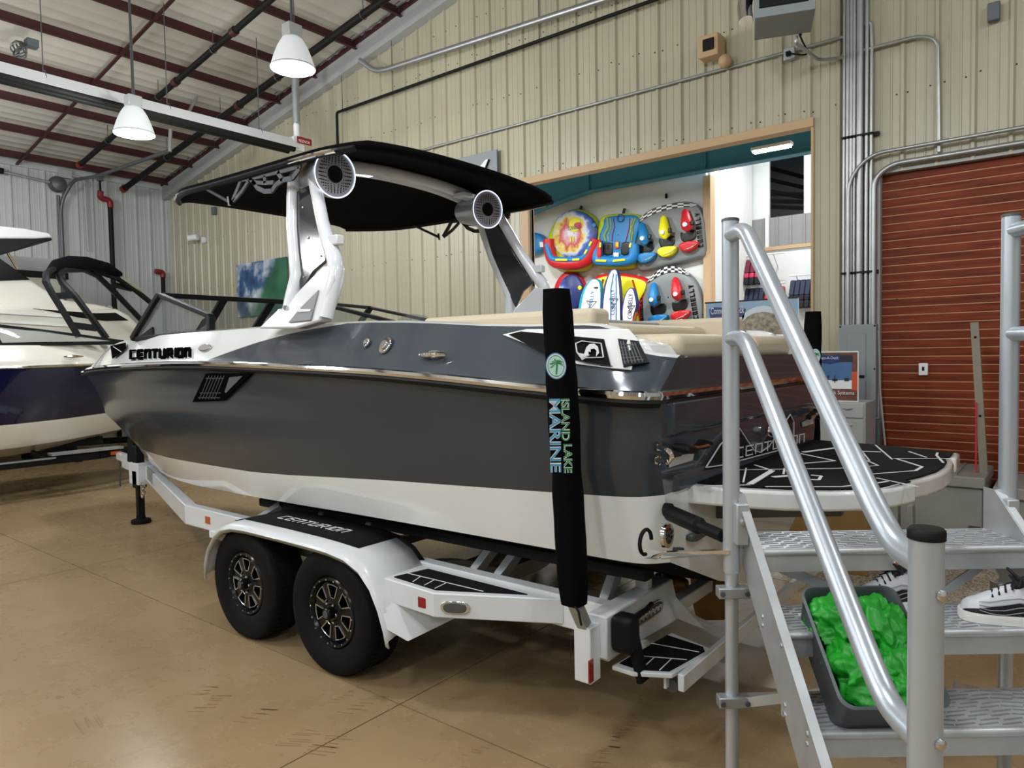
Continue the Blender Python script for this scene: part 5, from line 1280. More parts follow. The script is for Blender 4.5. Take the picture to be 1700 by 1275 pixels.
# tube heater parallel to the purlins
th_ = thing('tube_heater', 'long white radiant tube heater slung below the roof', 'heater', (-10.5, 5.0, 5.4))
hx_ = -10.49
MB().prism([(hx_ - .16, -3, 5.36), (hx_ - .08, -3, 5.52), (hx_ + .08, -3, 5.52), (hx_ + .16, -3, 5.36), (hx_ + .15, -3, 5.36), (hx_ + .07, -3, 5.505), (hx_ - .07, -3, 5.505), (hx_ - .15, -3, 5.36)], (0, 10.35, 0)).build('reflector', 'white_metal', th_, smooth=0)
for dx_ in (-.08, .08): MB().tube([(hx_ + dx_, -3, 5.355), (hx_ + dx_, 7.3, 5.355)], .06, 12).build('burner_tube', 'black_pipe', th_)
MB().bb((hx_ - .10, 7.28, 5.34), (hx_ + .10, 7.5, 5.56)).build('end_box', 'white_metal', th_, bevel=.006)
for y in (1.5, 3.6, 5.2, 6.7):
    MB().tube([(hx_ - .14, y, 5.38), (hx_ - .06, y, 5.56), (hx_ + .06, y, 5.56), (hx_ + .14, y, 5.38)], .006, 5).build('reflector_hanger', 'steel_dark', th_)
    MB().tube([(hx_, y, 5.55), (hx_, y, roof_z(hx_) - .1)], .007, 5).build('chain', 'steel_dark', th_)
sg_ = MB().bb((hx_ + .13, 7.33, 5.45), (hx_ + .14, 7.62, 5.56)).build('warning_label', 'red_reflector', th_)
text('REZNOR', 'label_lettering', 'white_print', sg_, (hx_ + .142, 7.36, 5.47), (0, 1, 0), (0, 0, 1), .045, .001, .22)
fs_ = thing('flue_pipe', 'vertical galvanised flue pipe above the end of the tube heater', 'pipe', (hx_, 7.42, 5.56))
MB().tube([(hx_, 7.42, 5.80), (hx_, 7.42, roof_z(hx_) + .0)], .062, 16).build('stack', 'galv', fs_); MB().tube([(hx_, 7.42, 5.56), (hx_, 7.42, 5.82)], .055, 16).build('lower_sleeve', 'white_metal', fs_)
MB().lathe([(.07, 0), (.075, .01), (.07, .02)], (hx_, 7.42, 5.80), (0, 0, 1), 16).build('collar', 'galv', fs_)
# sprinkler mains that climb with the roof
def main(y0, y1, x0, off, label, r=.05):
    t = thing('sprinkler_main', label, 'pipe', (x0, y0, 0)); x1 = -2.0
    P = lambda x: Vector((x, lerp(y0, y1, (x - x0) / (x1 - x0)), roof_z(x) - off))
    MB().tube([P(x0), P(x1)], r, 12).build('pipe', 'black_pipe', t)
    for x in (x0 + .05, -12.0, -10.2, -7.4):
        MB().tube([P(x - .05), P(x + .05)], r + .018, 12).build('coupling', 'red_fitting' if x < -12.5 else 'red_steel', t)
    for x in (-14.6, -12.6, -10.8, -8.6):
        c = P(x); MB().tube([c + Vector((0, (r + .012) * math.cos(a), (r + .012) * math.sin(a))) for a in [2 * math.pi * k / 12 for k in range(12)]], .006, 5, closed=True).build('hanger_ring', 'steel_dark', t)
        MB().tube([c + Vector((0, 0, r)), (c.x, c.y, roof_z(x) - .03)], .007, 5).build('hanger_rod', 'steel_dark', t)
    return t
main(6.05, 6.25, -15.95, .33, 'black sprinkler main climbing the roof, nearer to the viewer')
main(7.15, 7.50, -16.55, .42, 'black sprinkler main climbing the roof beside the cream gable', .06)
# riser on the left wall
rs1 = thing('standpipe', 'black standpipe with red elbow on the left wall above the white cruiser', 'pipe', (WX + .16, 6.93, 0))
MB().tube([(WX + .16, 6.93, 0), (WX + .16, 6.93, 5.20)], .05, 12).build('pipe', 'black_pipe', rs1)
MB().tube(fillet([(WX + .16, 6.93, 5.18), (WX + .16, 6.93, 5.34), (WX + .16, 6.72, 5.36), (WX + .22, 6.72, 5.50)], .08), .062, 12).build('elbow', 'red_fitting', rs1)
MB().tube([(WX + .2, 6.72, 5.45), (WX + .2, 6.72, 6.4)], .022, 8).build('branch', 'black_pipe', rs1); MB().bb((WX + .15, 6.66, 5.72), (WX + .25, 6.78, 6.05)).build('valve_body', 'enamel_dark', rs1, bevel=.01)
rs2 = thing('hose_riser', 'short black riser with red cap in the corner behind the windshield', 'pipe', (WX + .15, 8.03, 0))
MB().tube([(WX + .15, 8.03, 0), (WX + .15, 8.03, 3.75)], .045, 10).build('pipe', 'black_pipe', rs2); MB().tube(fillet([(WX + .15, 8.03, 3.74), (WX + .15, 8.03, 3.86), (WX + .15, 7.86, 3.86)], .06), .06, 10).build('elbow', 'red_fitting', rs2)
# curved vent arm and fan on the left wall
ov = fillet([(WX + .12, 5.96, 2.6), (WX + .12, 5.96, 5.15), (WX + .30, 6.15, 5.62), U(160, 293, x=-15.4), U(282, 250, x=-13.2)], .25)
tag(MB().tube(ov, .035, 10).build('curved_conduit', 'steel_dark'), 'dark conduit curving off the left wall up to the roof', 'conduit')
tag(MB().tube([U(282, 252, x=-13.2), U(283, 215, x=-13.2)], .035, 8).build('strut_post', 'galv'), 'short bright galvanised post holding the curved conduit', 'strut')
for a, b, lb in (((293, 122), (287, 190), 'slotted steel strut hanging straight behind the tube heater'), ((338, 138), (308, 196), 'slotted steel strut slanting behind the tube heater')):
    p, q_ = U(*a, y=6.9), U(*b, y=6.9); tag(MB().beam(p, q_, .04, .04, (1, 0, 0)).build('slotted_strut', 'galv'), lb, 'strut')
fn = thing('wall_fan', 'round grey fan unit on the left wall with a long shaft', 'fan', (WX + .05, 5.92, 5.5))
MB().lathe([(.05, .0), (.16, .02), (.17, .10), (.14, .2), (.04, .24), (0, .24)], (WX + .03, 5.92, 5.52), (1, 0, 0), 24).build('housing', 'steel_dark', fn)
MB().tube([(WX + .15, 5.92, 5.52), (WX + .15, 4.9, 5.60)], .025, 8).build('shaft', 'galv', fn); MB().tube([(WX + .15, 4.95, 5.60), (WX + .15, 4.6, 5.62)], .06, 10).build('motor', 'black_plastic', fn)
jb = thing('junction_box', 'pale junction box under the left eave with a bent conduit', 'box', (WX + .06, 6.05, 5.8))
MB().bb((WX + .05, 5.95, 5.68), (WX + .13, 6.2, 5.85)).build('box', 'rake_white', jb, bevel=.006); MB().tube(fillet([(WX + .09, 6.2, 5.77), (WX + .09, 6.45, 5.75), (WX + .09, 6.47, 4.2)], .15), .022, 8).build('conduit', 'rake_white', jb)
tag(MB().tube([(WX + .1, 5.93, 5.3), (WX + .1, 5.93, 3.2)], .03, 8).build('wall_conduit', 'steel_dark'), 'dark vertical conduit below the fan on the left wall', 'conduit')
hd = thing('overhead_sectional_door', 'cream overhead door low on the left wall behind the cruiser', 'door', (WX, 4.0, 0))
MB().bb((WX + .03, 2.6, 0), (WX + .08, 6.0, 3.55)).build('door_leaf', 'cream_gel', hd); MB().bb((WX + .03, 2.5, 3.55), (WX + .12, 6.05, 3.68)).build('head_track', 'black_metal', hd); MB().bb((WX + .03, 2.5, 3.68), (WX + .10, 6.05, 3.95)).build('header', 'rake_white', hd)
co = thing('coiled_cable', 'coil of dark cable hung on a purlin at the far left', 'cable', (-12.4, 3.9, 6.45))
for k in range(5):
    c = Vector((-12.25, 3.88 + k * .01, 6.42)); MB().tube([c + Vector((.18 * math.cos(a) * (1 - .06 * k), .05 * math.sin(2 * a + k), .09 * math.sin(a) * (1 + .05 * k))) for a in [2 * math.pi * j / 20 for j in range(20)]], .012, 6, closed=True).build('loop', 'steel_dark', co)
MB().bb((-12.2, 3.95, 6.45), (-12.05, 4.1, 6.56)).build('box', 'enamel_dark', co)
# unit heater near the top right
uh = thing('unit_heater', 'grey box unit heater hanging near the wall at the top right', 'heater', (-2.2, 7.1, 5.2))
B0 = [U(1298, 62, y=6.75), U(1348, 50, y=7.05), U(1268, 34, y=7.05)]
Rz = Matrix.Rotation(.35, 3, 'Z'); cc = Vector((-2.2, 7.0, 5.18))
def uhb(lo, hi, name, m, bev=.006): 
    c = [(a + b) / 2 for a, b in zip(lo, hi)]; d = [b - a for a, b in zip(lo, hi)]
    return MB().box(cc + Rz @ Vector(c), d, Rz).build(name, m, uh, bevel=bev)
uhb((-.26, -.25, -.30), (.26, .25, -.02), 'casing', 'enamel_grey'); uhb((-.22, -.262, -.22), (.20, -.24, -.04), 'intake', 'black_plastic'); uhb((-.26, -.25, -.02), (.26, .25, .35), 'upper_casing', 'black_plastic')
MB().tube(fillet([cc + Vector((-.32, -.1, -.2)), cc + Vector((-.36, -.05, -.02)), cc + Vector((-.30, 0, .25))], .1), .07, 12).build('flue_elbow', 'chrome', uh)
for dx, dy in ((-.2, -.2), (.2, .2), (.2, -.2)): MB().tube([cc + Vector((dx, dy, .3)), (cc.x + dx, cc.y + dy, roof_z(cc.x) - .1)], .008, 5).build('hanger', 'steel_dark', uh)
gl = MB().tube(fillet([U(1322, 60, y=7.3), U(1322, 72, y=7.3), U(1360, 100, y=8.2), U(1402, 95, y=8.22)], .1), .018, 8); tag(gl.build('gas_line', 'emt'), 'pale gas line bending from the unit heater to the wall', 'pipe')
ol = thing('outlet_box', 'small outlet box with black plug below the unit heater', 'outlet', (-2.5, WY - .05, 5.1))
c = on_wall(1311, 90, .06); MB().box(c, (.12, .06, .13)).build('box', 'galv', ol, bevel=.006); MB().box(c + Vector((.0, -.045, -.01)), (.05, .05, .05)).build('plug', 'black_plastic', ol, bevel=.006)
MB().tube(fillet([c + Vector((0, -.07, -.01)), c + Vector((.25, -.1, -.12)), c + Vector((.15, -.15, .1)), c + Vector((.1, -.3, .45)), U(1330, 58, y=7.3)], .12), .009, 6).build('power_cord', 'black_rubber', ol)
ws2 = thing('wall_speaker', 'tan horn speaker on the cream wall with a dark shadow', 'speaker', (-3.45, WY - .1, 5.45))
c = on_wall(1190, 85, .12); MB().prism([c + Vector((-.18, -.12, .17)), c + Vector((.06, -.12, .17)), c + Vector((.06, -.12, -.08)), c + Vector((-.18, -.12, -.08))], (.03, .15, -.02)).build('horn', 'tan_trim', ws2, bevel=.01); MB().box(c + Vector((-.05, -.13, .05)), (.13, .02, .13)).build('throat', 'black_plastic', ws2)
MB().ball(c + Vector((.1, .0, -.14)), .08, 12, 8).build('mount_ball', 'tan_trim', ws2)
tag(MB().box(U(1650, 20, y=WY - .06), (.10, .07, .17)).build('sensor_box', 'enamel_dark', bevel=.01), 'small grey sensor box high on the wall above the roll-up door', 'box')
tag(MB().box(U(355, 350, y=WY - .05), (.12, .06, .16)).build('wall_box', 'enamel_dark', bevel=.006), 'small grey box on the cream wall under the canopy edge', 'box')
sc_ = thing('security_camera', 'small white bullet camera on the cream wall near the left corner', 'camera', (-15.5, WY - .05, 4.57))
c = U(331, 394, y=WY - .1); MB().tube([c + Vector((.02, -.05, .0)), c + Vector((-.16, -.16, -.02))], .07, 14).build('body', 'white_metal', sc_); MB().lathe([(.08, 0), (.07, .05), (.03, .06)], c + Vector((.05, .09, -.06)), (0, -1, 0), 14).build('base', 'white_metal', sc_); MB().lathe([(.05, 0), (.045, .01), (0, .01)], c + Vector((-.16, -.16, -.02)), (-.18, -.11, -.02), 12).build('lens', 'black_plastic', sc_)
# wake photograph on the wall
def artmat():
    m = bpy.data.materials.new('wave_print'); m.use_nodes = True; nt = m.node_tree; b = nt.nodes['Principled BSDF']; L = nt.links.new
    tc = nt.nodes.new('ShaderNodeTexCoord'); n = nt.nodes.new('ShaderNodeTexNoise'); n.inputs['Scale'].default_value = 2.2; n.inputs['Detail'].default_value = 8; L(tc.outputs['Object'], n.inputs['Vector'])
    r = nt.nodes.new('ShaderNodeValToRGB'); e = r.color_ramp.elements; e[0].position, e[1].position = .36, .62; e[0].color = (*srgb('1E3B5E'), 1); e[1].color = (*srgb('D5DCE2'), 1); e.new(.47).color = (*srgb('3B5F86'), 1)
    L(n.outputs['Fac'], r.inputs[0])
    sp = nt.nodes.new('ShaderNodeSeparateXYZ'); L(tc.outputs['Object'], sp.inputs[0])
    ad = nt.nodes.new('ShaderNodeMath'); ad.operation = 'MULTIPLY_ADD'; L(sp.outputs['Z'], ad.inputs[0]); ad.inputs[1].default_value = -.85; L(sp.outputs['X'], ad.inputs[2])
    g = nt.nodes.new('ShaderNodeValToRGB'); q = g.color_ramp.elements; q[0].position, q[1].position = .42, .54; q[0].color = (0, 0, 0, 1); q[1].color = (1, 1, 1, 1)
    mr = nt.nodes.new('ShaderNodeMapRange'); mr.inputs['From Min'].default_value = -1.2; mr.inputs['From Max'].default_value = 1.4; L(ad.outputs[0], mr.inputs[0]); L(mr.outputs[0], g.inputs[0])
    mx = nt.nodes.new('ShaderNodeMixRGB'); L(g.outputs[0], mx.inputs[0]); L(r.outputs[0], mx.inputs[1])
    n2 = nt.nodes.new('ShaderNodeTexNoise'); n2.inputs['Scale'].default_value = 1.2; L(tc.outputs['Object'], n2.inputs['Vector']); r2 = nt.nodes.new('ShaderNodeValToRGB'); e2 = r2.color_ramp.elements
    e2[0].position, e2[1].position = .35, .65; e2[0].color = (*srgb('16402F'), 1); e2[1].color = (*srgb('3E7A5A'), 1); L(n2.outputs['Fac'], r2.inputs[0]); L(r2.outputs[0], mx.inputs[2]); L(mx.outputs[0], b.inputs['Base Color']); b.inputs['Roughness'].default_value = .35
    MATS['wave_print'] = m
artmat()
ar = MB().box((0, 0, 0), (1.80, .03, 1.10)).build('wall_photograph', 'wave_print'); ar.location = (-13.0, WY - .05, 3.24); tag(ar, 'blue and green breaking wave photograph on the cream wall', 'picture')
gs = thing('wall_sign', 'brushed grey metal sign with white swoosh emblem behind the canopy', 'sign', (-7.1, WY - .05, 4.2))
MB().bb((-8.3, WY - .08, 4.12), (-6.73, WY - .05, 4.845)).build('panel', 'enamel_grey', gs, bevel=.004)
sl_ = U(806, 272, y=WY - .09); pts = [sl_ + Vector((dx, 0, dz)) for dx, dz in ((-.17, -.12), (-.10, -.02), (0, .055), (.06, .06), (.02, -.03), (-.05, -.16))]
MB().prism(pts, (0, -.008, 0)).build('emblem', 'white_print', gs, smooth=0); MB().beam(sl_ + Vector((.08, -.004, .05)), sl_ + Vector((-.03, -.004, -.14)), .01, .05, (0, 1, 0)).build('emblem_bar', 'black_print', gs)
# conduits by the electric panel
cx_list = [(-1.955, .016, 9), (-1.92, .020, 9), (-1.885, .020, 9), (-1.855, .018, 9), (-1.80, .036, 9), (-1.735, .020, 9), (-1.69, .018, 9)]
nms = ['first', 'second', 'third', 'fourth', 'thick fifth', 'sixth', 'seventh']
for (x, r, _), nm_ in zip(cx_list, nms):
    tag(MB().tube([(x, WY - .07, 2.03), (x, WY - .07, roof_z(x) - .05 if x < -1.72 else 4.9)], r, 10).build('riser_conduit', 'emt'), f'{nm_} vertical conduit from the left above the electric panel', 'conduit', 'riser conduits above the panel')
for z, lb in ((4.05, 'upper'), (2.62, 'lower')):
    s_ = thing('strut_channel', f'{lb} black strut channel clamping the riser conduits', 'strut', (-1.8, WY - .05, z))
    MB().bb((-1.98, WY - .05, z - .02), (-1.62, WY - .02, z + .02)).build('channel', 'black_metal', s_)
    for x, r, _ in cx_list: MB().box((x, WY - .085, z), (r * 2.4, .05, .02)).build('clamp', 'black_metal', s_)
tag(MB().tube(fillet([(-1.90, WY - .11, 2.05), (-1.90, WY - .11, 3.60), (-1.70, WY - .11, 3.83), (3.0, WY - .11, 3.86)], .25), .020, 10).build('door_conduit', 'emt'), 'conduit arching over the top left corner of the wooden door', 'conduit')
tag(MB().tube(fillet([(-1.66, WY - .08, 2.05), (-1.66, WY - .08, 3.58), (-1.50, WY - .08, 3.70), (3.0, WY - .08, 3.72)], .18), .028, 10).build('door_conduit', 'emt'), 'lower thick conduit hugging the top left corner of the wooden door', 'conduit')
tag(MB().tube(fillet([(-1.98, WY - .06, 4.93), (-1.25, WY - .06, 4.93), (-1.10, WY - .06, 4.85), (-1.08, WY - .06, 3.75)], .14), .018, 8).build('door_conduit', 'emt'), 'thin conduit bending down to the middle of the wooden door head', 'conduit')
tag(MB().tube(fillet([(-1.76, WY - .06, 5.2), (-1.70, WY - .06, 5.2), (-1.69, WY - .06, 4.9)], .06), .018, 8).build('conduit_bend', 'emt'), 'small conduit bend at the right of the riser group', 'conduit')
pn = thing('electric_panel', 'tall grey electric panel below the riser conduits', 'panel', (-1.8, WY - .1, 1.1))
MB().bb((-1.985, WY - .14, 1.10), (-1.622, WY - .01, 2.07)).build('cabinet', 'enamel_grey', pn, bevel=.006); dn = MB().bb((-1.90, WY - .148, 1.16), (-1.72, WY - .138, 1.97)).build('door', 'enamel_grey', pn, bevel=.003)
MB().box((-1.755, WY - .152, 1.52), (.05, .012, .03)).build('latch', 'black_plastic', dn)
for x, z in ((-1.97, 2.05), (-1.635, 2.05), (-1.635, 1.60), (-1.635, 1.14)): MB().lathe([(.010, 0), (.008, .006), (0, .007)], (x, WY - .14, z), (0, -1, 0), 8).build('screw', 'black_plastic', pn)
tag(MB().bb((-1.75, WY - .16, .05), (-1.58, WY - .02, 1.07)).build('wire_trough', 'enamel_dark', bevel=.006), 'dark grey wiring box under the electric panel', 'box')
tag(MB().tube([(-1.615, WY - .05, 2.0), (-1.60, WY - .05, 1.4), (-1.57, WY - .05, 1.05), (-1.53, WY - .05, .6)], .010, 6).build('hanging_cable', 'rake_white'), 'pale cable hanging beside the electric panel', 'cable')
tm = thing('thermostat', 'white thermostat on the wooden roll-up door', 'thermostat', (-1.2, WY + .05, 1.6))
c = U(1533, 613, y=WY + .05); MB().box(c, (.085, .03, .125)).build('case', 'white_metal', tm, bevel=.008); MB().box(c + Vector((0, -.016, .005)), (.022, .004, .04)).build('display', 'black_plastic', tm)
# door guide seal
struct(MB().bb((RD_L - .02, WY - .03, 0), (RD_L + .015, WY + .07, RD_T + .02)).build('trim_8', 'rake_white')); struct(MB().bb((RD_L - .02, WY - .02, RD_T), (XR, WY + .07, RD_T + .03)).build('trim_9', 'rake_white'))
# poster on the equipment cabinet
cbn = thing('equipment_cabinet', 'pale grey cabinet with drawers beside the electric panel', 'cabinet', (-1.85, 7.75, 0))
MB().bb((-2.25, 7.6, 0), (-1.60, 8.05, 1.285)).build('body', 'rake_white', cbn, bevel=.008)
for z0, z1 in ((1.13, 1.275), (.82, 1.11), (.42, .80), (.04, .40)):
    d_ = MB().bb((-2.23, 7.585, z0), (-1.615, 7.605, z1)).build('drawer', 'rake_white', cbn, bevel=.006); MB().tube([(-1.80, 7.583, z1 - .05), (-1.76, 7.572, z1 - .055), (-1.72, 7.583, z1 - .05)], .010, 6).build('pull', 'galv', d_)
MB().bb((-1.78, 7.578, .98), (-1.74, 7.588, 1.05)).build('badge', 'enamel_dark', cbn)
ps = thing('dock_poster', 'dock systems advertising poster standing on the grey cabinet', 'poster', (-1.9, 7.62, 1.287))
mat('poster_blue', '4A6E9C', .4, noise=(3, .15)); mat('poster_brown', '6E4638', .5, noise=(20, .4)); mat('poster_orange', 'C8552C', .4); mat('poster_dark', '262C30', .5); mat('poster_navy', '24356E', .4)
px0, px1, pz0, pz1 = -2.10, -1.675, 1.300, 1.780; py = 7.60
bd = MB().bb((px0 - .01, py, pz0 - .012), (px1 + .01, py + .02, pz1 + .012)).build('board', 'white_print', ps)
def pp(a0, b0, a1, b1, m, nm_, d=.002): return MB().bb((lerp(px0, px1, a0), py - d, lerp(pz0, pz1, b0)), (lerp(px0, px1, a1), py, lerp(pz0, pz1, b1))).build(nm_, m, bd)
pp(0, 0, 1, 1, 'poster_brown', 'print_ground'); pp(0, .24, .88, .94, 'poster_blue', 'print_sky', .003); pp(.3, .24, .88, .42, 'white_print', 'print_dock', .004); pp(.88, .22, 1, .6, 'poster_orange', 'print_band', .004); pp(.62, .80, .9, .94, 'poster_dark', 'print_leaves', .004)
MB().prism([(lerp(px0, px1, a), py - .005, lerp(pz0, pz1, b)) for a, b in ((.0, .80), (0, .95), (.2, .97), (.4, .93), (.62, .96), (.62, .80), (.4, .76), (.2, .79))], (0, -.001, 0)).build('print_flag', 'poster_navy', bd, smooth=0)
text('Connect-A-Dock', 'poster_lettering', 'white_print', bd, (lerp(px0, px1, .03), py - .007, lerp(pz0, pz1, .86)), (1, 0, 0), (0, 0, 1), .028, 0, .24)
text('Dock Systems', 'poster_lettering', 'white_print', bd, (lerp(px0, px1, .30), py - .007, lerp(pz0, pz1, .10)), (1, 0, 0), (0, 0, 1), .05, 0, .27)
for a, b, w_, h_ in ((.5, .36, .02, .16), (.72, .40, .10, .07), (.45, .40, .12, .05), (.35, .45, .03, .08)): pp(a, b, a + w_, b + h_, 'poster_dark' if w_ < .1 else 'poster_dark', 'print_figure', .005)
# floating dock sections stacked at the door
mat('dock_grey', '8F8D86', .6, noise=(4, .08))
def dock(x0, x1, y0, y1, h, label):
    t = thing('dock_section', label, 'dock section', ((x0 + x1) / 2, (y0 + y1) / 2, 0), 0, 'dock sections in front of the door')
    MB().bb((x0, y0, .02), (x1, y1, h - .10)).build('float', 'dock_grey', t, bevel=.015); MB().bb((x0 - .02, y0 - .03, h - .10), (x1 + .02, y1, h)).build('deck', 'dock_grey', t, bevel=.012)
    MB().bb((x1 - .10, y0 - .012, .02), (x1 - .01, y0 + .01, .22)).build('pocket', 'steel_dark', t)
    for k in range(3): MB().bb((lerp(x0, x1, .3 + .2 * k), y0 + .02, h), (lerp(x0, x1, .3 + .2 * k) + .02, y1 - .05, h + .012)).build('deck_rib', 'dock_grey', t)
dock(-1.35, -.62, 7.45, 8.28, .66, 'grey floating dock section below the tip of the swim platform')
dock(-.52, .6, 7.40, 8.28, .60, 'grey floating dock section at the right behind the stair post')
up_ = thing('upright_bracket', 'tall tan steel bracket with holes and a red cord standing against the wooden door', 'bracket', (-.63, 7.75, .3))
a, b = U(1637, 845, y=7.75), U(1618, 535, y=7.75)
mat('tan_bar', '8C8474', .5); mat('cord_red', 'C8323C', .5)
MB().beam(a, b, .045, .065, (1, 0, 0)).build('bar', 'tan_bar', up_, bevel=.004)
for t_ in (.06, .5, .92): c = lerp(a, b, t_); MB().box(c + Vector((0, -.024, 0)), (.02, .006, .02)).build('hole', 'black_plastic', up_)
MB().bb((a.x - .07, 7.70, .10), (a.x + .07, 7.80, .40)).build('foot', 'dock_grey', up_, bevel=.006)
MB().tube([U(1621, 668, y=7.70), U(1620, 790, y=7.70)], .008, 6).build('cord', 'cord_red', up_); MB().tube([U(1620, 788, y=7.70), U(1622, 796, y=7.70), U(1618, 800, y=7.70)], .006, 6).build('hook', 'steel_dark', up_)
# grey castellated connectors on the floor
k = 0
for x, y, h_, lb in ((-1.35, 6.75, .52, 'grey ribbed dock connector on the pebbled floor, left one'), (-1.10, 6.70, .50, 'grey ribbed dock connector on the pebbled floor, right one')):
    t = thing('dock_connector', lb, 'connector', (x, y, 0), .3, 'dock connectors behind the stair')
    for j in range(5):
        w_ = .045; xx = x - .12 + j * .055; hh = h_ * (.55 if j % 2 == 0 else 1.0); MB().prism([(xx - w_ * .6, y - .08, 0), (xx + w_ * .6, y - .08, 0), (xx + w_ * .4, y - .07, hh), (xx - w_ * .4, y - .07, hh)], (0, .14, 0)).build('rib', 'dock_grey', t, bevel=.005)
bxm = mat('cardboard', 'A88552', .75, noise=(5, .08))
cbx = thing('cardboard_box', 'plain brown cardboard box on the floor beyond the swim platform', 'box', (-1.62, 6.3, 0), .15)
MB().box((-1.62, 6.3, .26), (.62, .45, .52), Matrix.Rotation(.15, 3, 'Z')).build('carton', 'cardboard', cbx, bevel=.004); MB().box((-1.62, 6.3, .523), (.62, .06, .004), Matrix.Rotation(.15, 3, 'Z')).build('tape', 'tan_trim', cbx)
# ================================================================ SHOWROOM BEYOND THE OPENING
SY = 14.0
sw1 = struct(MB().bb((-14, SY, 0), (-5.95, SY + .1, 7.2)).build('wall_showroom', 'white_paint'))
struct(MB().bb((-14.2, WY + .2, 0), (-14, SY, 7.2)).build('wall_showroom_left', 'white_paint'))
struct(MB().bb((2.0, WY + .2, 0), (2.2, 17.2, 7.2)).build('wall_showroom_right', 'white_paint'))
struct(MB().bb((-14, WY + .2, 7.2), (2.2, 17.2, 7.3)).build('ceiling_showroom', 'ceiling_vinyl'))
SR = 16.5
mat('guard_grey', '8A8A88', .5)
struct(MB().bb((-6.9, SR, 0), (2.0, SR + .1, 4.08)).build('wall_recess', 'white_paint'))
struct(MB().bb((-6.9, SR - .04, 4.08), (2.0, SR + .02, 4.16)).build('trim_10', 'tan_post'))
gw = struct(MB().bb((-6.9, SR + .05, 4.16), (2.0, SR + .1, 4.83)).build('wall_guard', 'guard_grey'))
for k in range(30): MB().bb((-6.85 + k * .3, SR + .02, 4.16), (-6.82 + k * .3, SR + .05, 4.83)).build('guard_rib', 'guard_grey', gw)
struct(MB().bb((-5.60, SR, 4.16), (-5.52, SR + .05, 4.90)).build('trim_11', 'white_paint'))
struct(MB().bb((-6.9, SR + .06, 4.83), (-5.52, SR + .12, 7.2)).build('wall_upper', 'white_paint'))
struct(MB().bb((-4.76, SR + .06, 4.83), (2.0, SR + .12, 7.2)).build('wall_upper_right', 'white_paint'))
struct(MB().bb((-6.9, SR + 3.0, 4.0), (2.0, SR + 3.1, 7.2)).build('wall_loft', 'guard_grey'))
lj = thing('loft_truss', 'dark roof truss seen through the loft opening', 'truss', (-5.2, SR + 1.5, 6.0))
for k in range(3): MB().beam((-6.9, SR + .3 + k * .7, 6.6 - k * .25), (-4.0, SR + 3.0, 5.6 - k * .2), .06, .08).build('chord', 'black_metal', lj)
struct(MB().bb((-5.96, SY - .14, 0), (-5.80, SY + .1, 5.36)).build('trim_12', 'tan_post', bevel=.006))
struct(MB().bb((-5.98, SY + .1, 0), (-5.9, SR, 7.2)).build('wall_return', 'white_paint'))
# teal haunched beam
tb_ = thing('steel_beam', 'teal painted haunched roof beam in the showroom', 'beam', (-8, SY - .5, 5.5))
TB = [(-14, 4.2), (-10.6, 5.0), (-9.3, 5.25), (-8.45, 5.37), (-5.95, 5.37), (-3.0, 5.37), (2.0, 5.37), (2.0, 6.9), (-14, 6.9)]
MB().prism([(x, SY - .45, z) for x, z in TB], (0, .02, 0)).build('web', 'teal_steel', tb_, smooth=0)
for (x0, z0), (x1, z1) in zip(TB[:6], TB[1:7]): MB().beam((x0, SY - .44, z0), (x1, SY - .44, z1), .22, .025).build('flange', 'teal_steel', tb_)
for x in (-8.45, -5.75): MB().bb((x - .012, SY - .52, 5.37), (x + .012, SY - .45, 6.9)).build('stiffener', 'teal_steel', tb_)
# lamps of the showroom: one in view
def tube_lamp(x, y, z, label, e):
    t = thing('led_fixture', label, 'lamp', (x, y, z), 0, 'strip lamps of the showroom')
    MB().bb((x - .30, y - .07, z), (x + .30, y + .07, z + .05)).build('housing', 'white_metal', t, bevel=.008); MB().bb((x - .28, y - .06, z - .03), (x + .28, y + .06, z)).build('diffuser', 'lamp_glow', t, bevel=.01)
    for dx in (-.22, .22): MB().tube([(x + dx, y, z + .05), (x + dx, y, 7.2)], .004, 4).build('chain', 'steel_dark', t)
    ld = bpy.data.lights.new('strip_light', 'AREA'); ld.shape = 'RECTANGLE'; ld.size = .56; ld.size_y = .12; ld.energy = e; ld.color = (.95, .98, 1)
    lo = bpy.data.objects.new('strip_light', ld); COL.objects.link(lo); lo.parent = t; lo.location = (0, 0, -.05)
tube_lamp(-3.63, 11.0, 4.86, 'glowing strip lamp hanging in the opening below the teal beam', 90)
for k, (x, y) in enumerate(((-8.5, 11.0), (-6.4, 11.2), (-10.8, 11.0), (-1.0, 11.0), (-4.6, 14.6), (-2.0, 14.6))): tube_lamp(x, y, 5.2 if y < 12 else 6.7, 'strip lamp hidden above the head of the showroom opening', 130)
